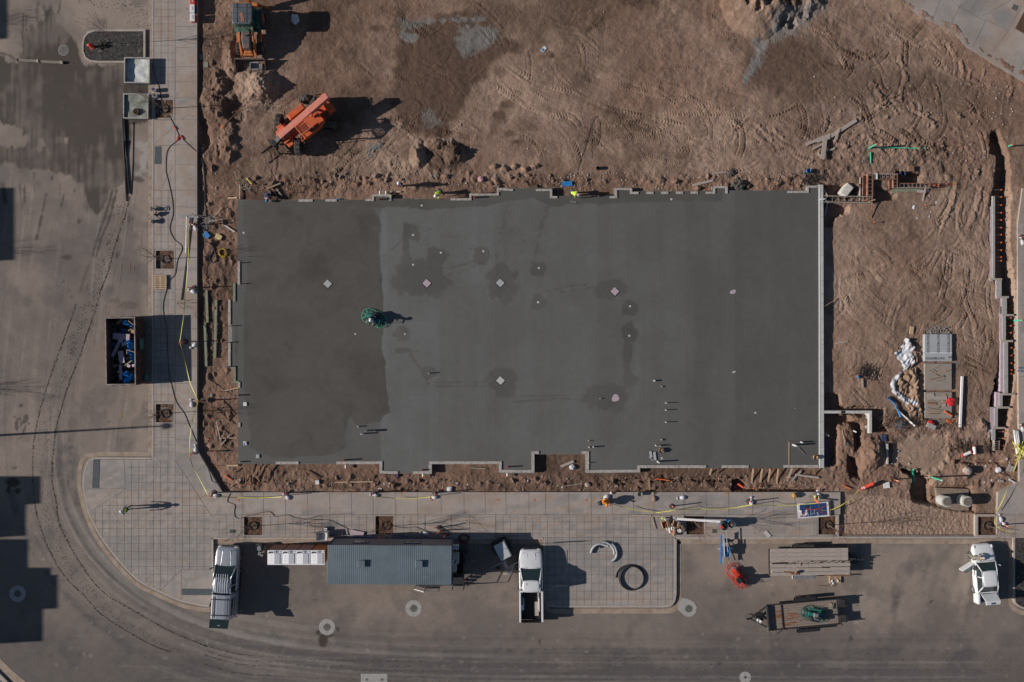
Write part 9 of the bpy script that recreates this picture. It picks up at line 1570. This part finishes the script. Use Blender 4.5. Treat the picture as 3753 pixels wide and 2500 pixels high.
for i,(u,v) in enumerate(((1405,355),(1440,400),(1410,470))):
 q=W(B0(u,v),.3);T=thing('power_tool','small dark petrol-driven tool on the pavers, %s from the north' % ORD[i],'power tool',(q.x,q.y,PZ),.2+i,'petrol tools on the pavers');b=MB();b.ball((0,0,.2),(.2,.17,.16),10,6,.4);b.build('engine',m_('black'),T);b=MB();b.tube([(0,0,.2),(.3,.1,.35),(.6,.12,.3),(.62,-.15,.3),(.3,-.1,.35)],.022);b.build('handle',m_('dark_steel'),T);b=MB();b.cyl((.1,.05,.3),(.1,.05,.38),.06,n=8);b.build('cap',m_('oran_pl') if i == 1 else m_('steel'),T);b=MB();b.box((.12,-.12,.3),(.16,.1,.1));b.build('grey_casing',m_('steel'),T)
T=thing('bull_float','bull float with wide steel blade and long handle on the west walk','bull float',(*W(B0(1728,422),.2).xy,PZ+.02));b=MB();b.box((0,0,.03),(1.75,.17,.03),-.06);b.build('blade',m_('steel'),T,bevel=.01);b=MB();b.cyl((-.08,0,.08),(-.16,-3.0,.08),.022,n=8);b.build('handle',m_('steel'),T)
cable('float_pole','long dark blue float handle lying beside the yellow tape','pole',[W(B0(1760,430),.2),W(B0(1715,820),.2),W(B0(1665,1190),.2)],.035,m_('navy'));T=thing('wire_tripod','wire tripod frame fallen over the edge of the west walk','tripod',(*W(B0(1632,1222),.2).xy,PZ));b=MB()
for dx,dy in ((.55,.3),(1.0,.03),(.5,-.38)):b.tube([(0,0,.1),(dx,dy,.3),(dx+.6,dy*.7,.15)],.014,4)
b.build('tripod_frame',m_('black'),T)
q=W(zs(835,755),.35);T=thing('sign_board','large blue and white sign board scrawled in red and black at the walk end','sign',(q.x,q.y,.34),math.radians(4.6));L,D=5.1*.5,1.15;L=790/6.924*PX;D=390/6.924*PX*.98
b=MB();b.box((0,0,0),(L,D,.05));b.build('board',m_('white_pl'),T);b=MB();b.box((.0,-.0,.028),(L*.86,D*.82,.01));b.build('blue_panel',M('sign_blue',(.02,.06,.17),.5,var=.08),T);b=MB();b.box((L/2+.08,.02,-.12),(.12,D*.9,.2));b.box((0,0,-.15),(L*.9,.1,.2));b.build('timber_frame',m_('wood_brown'),T)
wm=m_('white_pl')
for r in (.17,.23,.29):b=MB();b.tube([(-.82+math.cos(a)*r,-.16+math.sin(a)*r,.036) for a in [math.pi+.0+k*math.pi/10 for k in range(11)]],.02,4);b.tube([(-.82-r,-.16,.036),(-.82-r,.05,.036)],.02,4);b.tube([(-.82+r,-.16,.036),(-.82+r,.05,.036)],.02,4);b.build('logo_stripe',wm,T)
for s_,sz,x,y in (('COP',.18,-.48,-.32),('THE FUTURE',.13,-.22,-.06),('IS',.13,-.07,-.3),('YOURS',.13,.08,-.14),('202',.2,.33,-.33)):text(T,s_,sz,(x,y,.036),math.pi/2,wm)
for pts in ([(-1.0,-.42),(-.5,.15),(.2,-.02),(.6,.1),(1.1,.3)],[(-.7,.2),(-.2,.0),(.4,.05)],[(.4,-.02),(.7,-.3),(1.15,-.4)]):b=MB();b.tube([(x,y,.045) for x,y in pts],.018,4);b.build('red_scrawl',m_('red_pl'),T)
for k in range(12):b=MB();x=-.9+rnd.random()*.7+(1.1 if k > 8 else 0);y=rnd.uniform(-.2,.4);b.tube([(x,y,.05),(x+rnd.uniform(.1,.5),y+rnd.uniform(-.1,.1),.052)],.012,4);b.build('black_scrawl',m_('black'),T)
q=W(zs(935,440),.6);b=MB();b.cyl((0,0,0),(0,0,.45),.14,.15,16,True,False);b.cyl((0,0,.2),(0,0,.22),.13,n=12);b.build('bucket',M('cream',(.60,.45,.17),.7),None,loc=(q.x,q.y,PZ),label='cream-coloured open tub standing above the sign board',cat='bucket');sandbag('white sack beside the cream tub above the sign board',V(*W(zs(985,370),.3).xy,PZ),.3,1.2)
q=W(zs(345,385),.3);b=MB();b.ball((0,0,.22),(.18,.24,.2),10,6,.3);b.build('tool_bag',M('ochre',(.42,.24,.07),.85),None,loc=(q.x,q.y,PZ),label='ochre tool bag with blue flap near the walk end',cat='bag');plank('aluminium_plate','grey metal plate lying under the cream tub','plate',W(zs(740,430),.2),W(zs(940,330),.2),.22,.03,m_('steel'));plank('delineator','red and orange post leaning over the top of the sign board','delineator post',W(zs(865,490),.5),W(zs(985,590),1.0),.1,.1,m_('oran_pl'));rodpile('dark shadowed tool pile north-west of the cream tub',zs,600,330,.5,.6,30,'dark_steel',30,(.1,.3))
rodpile('brown stakes heaped on the walk next to the tool piles',C3,1440,1408,.3,.25,12,'wood_brown',31,(.2,.4))
# ==== PEOPLE ON SITE
SX=lambda f,u,v,z,g=None:(*W(f(u,v),z).xy,gz(*f(u,v)) if g is None else g)
person('worker in dark blue stooping with a float at the north edge of the slab',SX(B1,570,205,.5,-.05),math.radians(185),'navy','denim','blue_pl',lean=1.15,legs='crouch',hands=[V(-.2,.62,.45),V(.15,.58,.42)])
person('worker in black standing alone in the dirt north of the slab',SX(B1,1812,140,.0),math.radians(150),'navy','black','hat_white',lean=.1,stride=.05)
person('stooping worker in yellow-green vest west of the slab centre line',SX(B2,292,200,.3,-.1),math.radians(140),'hivis','denim','hat_white',lean=1.0,hands=[V(-.15,.6,.5),V(.15,.6,.5)],stride=.06)
person('stooping worker in yellow-green vest beside the blue foam board',SX(B2,1485,212,.3,-.1),math.radians(-115),'hivis','denim','hat_white',lean=1.0,hands=[V(-.15,.6,.55),V(.15,.6,.55)],stride=.06)
person('man in hi-vis and white helmet standing alone on the corner plaza',(*W(C0(1205,1530),.15).xy,PZ),math.radians(80),'drab','denim','hat_white',vest='hivis',hands=[V(-.36,.05,.85),V(.36,.05,.85)])
person('worker in yellow-green vest bending on the east walk at the picture edge',(*W(C4(1855,262),.6).xy,PZ),math.radians(-100),'hivis','denim','hat_white',lean=.7,hands=[V(-.15,.5,.7),V(.15,.5,.7)])
# ==== MUD CLODS dropped along tyre paths, stones on walks: uncountable
cl_=MB()
def clods(pts,n,sp,r0=.018,r1=.045,z=.012):
 P=sm(pts,8);
 for _ in range(n):
  i=rnd.randrange(len(P)-1);t=rnd.random();x=P[i][0]+(P[i+1][0]-P[i][0])*t+rnd.gauss(0,sp);y=P[i][1]+(P[i+1][1]-P[i][1])*t+rnd.gauss(0,sp*.4);r=rnd.uniform(r0,r1);p=W((x,y),z);cl_.cyl((p.x,p.y,0),(p.x,p.y,z),r,r*.8,5)
c1=TT(B0,(1195,240),(1150,420),(1100,560),(1040,750),(990,940),(930,1090),(860,1330),(800,1500))+TT(C0,(770,30),(700,220),(640,370),(580,560),(530,740),(500,900),(480,1120),(480,1300),(520,1500))+TT(D0,(540,100),(620,270),(720,450),(860,650),(1000,780),(1190,890),(1400,1010),(1560,1100),(1800,1200),(1900,1240));clods(c1,1500,1.6)
c2=TT(B0,(700,1230),(640,1400),(590,1540))+TT(C0,(560,60),(490,250),(430,420),(370,620),(330,800),(305,1000),(300,1250),(320,1500))+TT(D0,(340,40),(390,200),(450,350),(540,520),(650,660),(780,780),(900,920),(1050,1030),(1250,1150),(1400,1230),(1560,1290));clods(c2,1000,1.6)
clods([(a[0]+40,a[1]) for a in c2],500,12);clods(TT(B0,(1100,300),(1040,600),(900,1000),(850,1300)),160,14)
for y0,n in ((1370,260),(1420,160),(1460,220),(1545,260)):clods(TT(D1,(0,y0-140),(300,y0-60),(700,y0-30))+TT(D1,(1300,y0),(1882,y0+5))+TT(D2,(900,y0+3),(1882,y0)),n,2.2);clods(TT(D3,(0,y0-20),(900,y0-15),(1882,y0-10))+TT(D4,(900,y0-5),(1882,y0)),n//2,5)
clods(TT(A0,(700,0),(1300,60),(1330,240)),160,30);clods([(690,20),(700,400),(690,900)],60,14,z=.16);clods([(2540,1840),(2700,1870)],30,12,z=.16);clods([(560,500),(553,1000),(553,1600)],200,4)
cl_.build('mud_clods',M('mud',(.06,.045,.035),.95),kind='stuff')
for f,u0,v0,u1,v1,mt,l_ in ((B0,1105,448,1105,500,'yel_cord','orange-yellow paint stroke on the road north of the skip, upper'),(B0,1108,865,1108,915,'yel_cord','orange-yellow paint stroke on the road north of the skip, lower'),(C0,1115,650,1120,715,'yel_cord','orange-yellow paint stroke on the road south of the skip'),(D3,400,1060,470,1060,'teal','faint green paint stroke on the road below the island'),(D2,1425,1060,1505,1060,'teal','faint green paint stroke on the road near the white pickup'),(B0,1195,850,1195,910,'red_pl','thin red paint stroke on the road above the skip, western'),(B0,1232,865,1232,925,'red_pl','thin red paint stroke on the road above the skip, eastern')):b=MB();a,c=W(f(u0,v0),.01),W(f(u1,v1),.01);b.bar((0,0,0),c-a,.07,.006);b.build('paint_mark',M(mt+'_faint',tuple(.3*x+.7*y for x,y in zip({'yel_cord':(.65,.35,.05),'teal':(.06,.3,.22),'red_pl':(.4,.1,.08)}[mt],(.16,.13,.11))),.9),None,loc=a,label=l_,cat='paint mark',group='survey paint marks')
for i,(f,u,v) in enumerate(((C2,205,1462),(C2,815,1462),(C2,1150,1464),(C2,1628,1464),(C3,1045,1398),(C2,1875,1405),(C1,310,1465))):q=W(f(u,v),.162);b=MB();b.cyl((0,0,0),(0,0,.003),.10,n=9);b.build('paint_mark',M('orange_faint',(.50,.17,.07),.9),None,loc=q,label='small orange paint dot on the bottom walk, %s in a scattered line' % ORD[i],cat='paint mark',group='orange dots on the bottom walk')
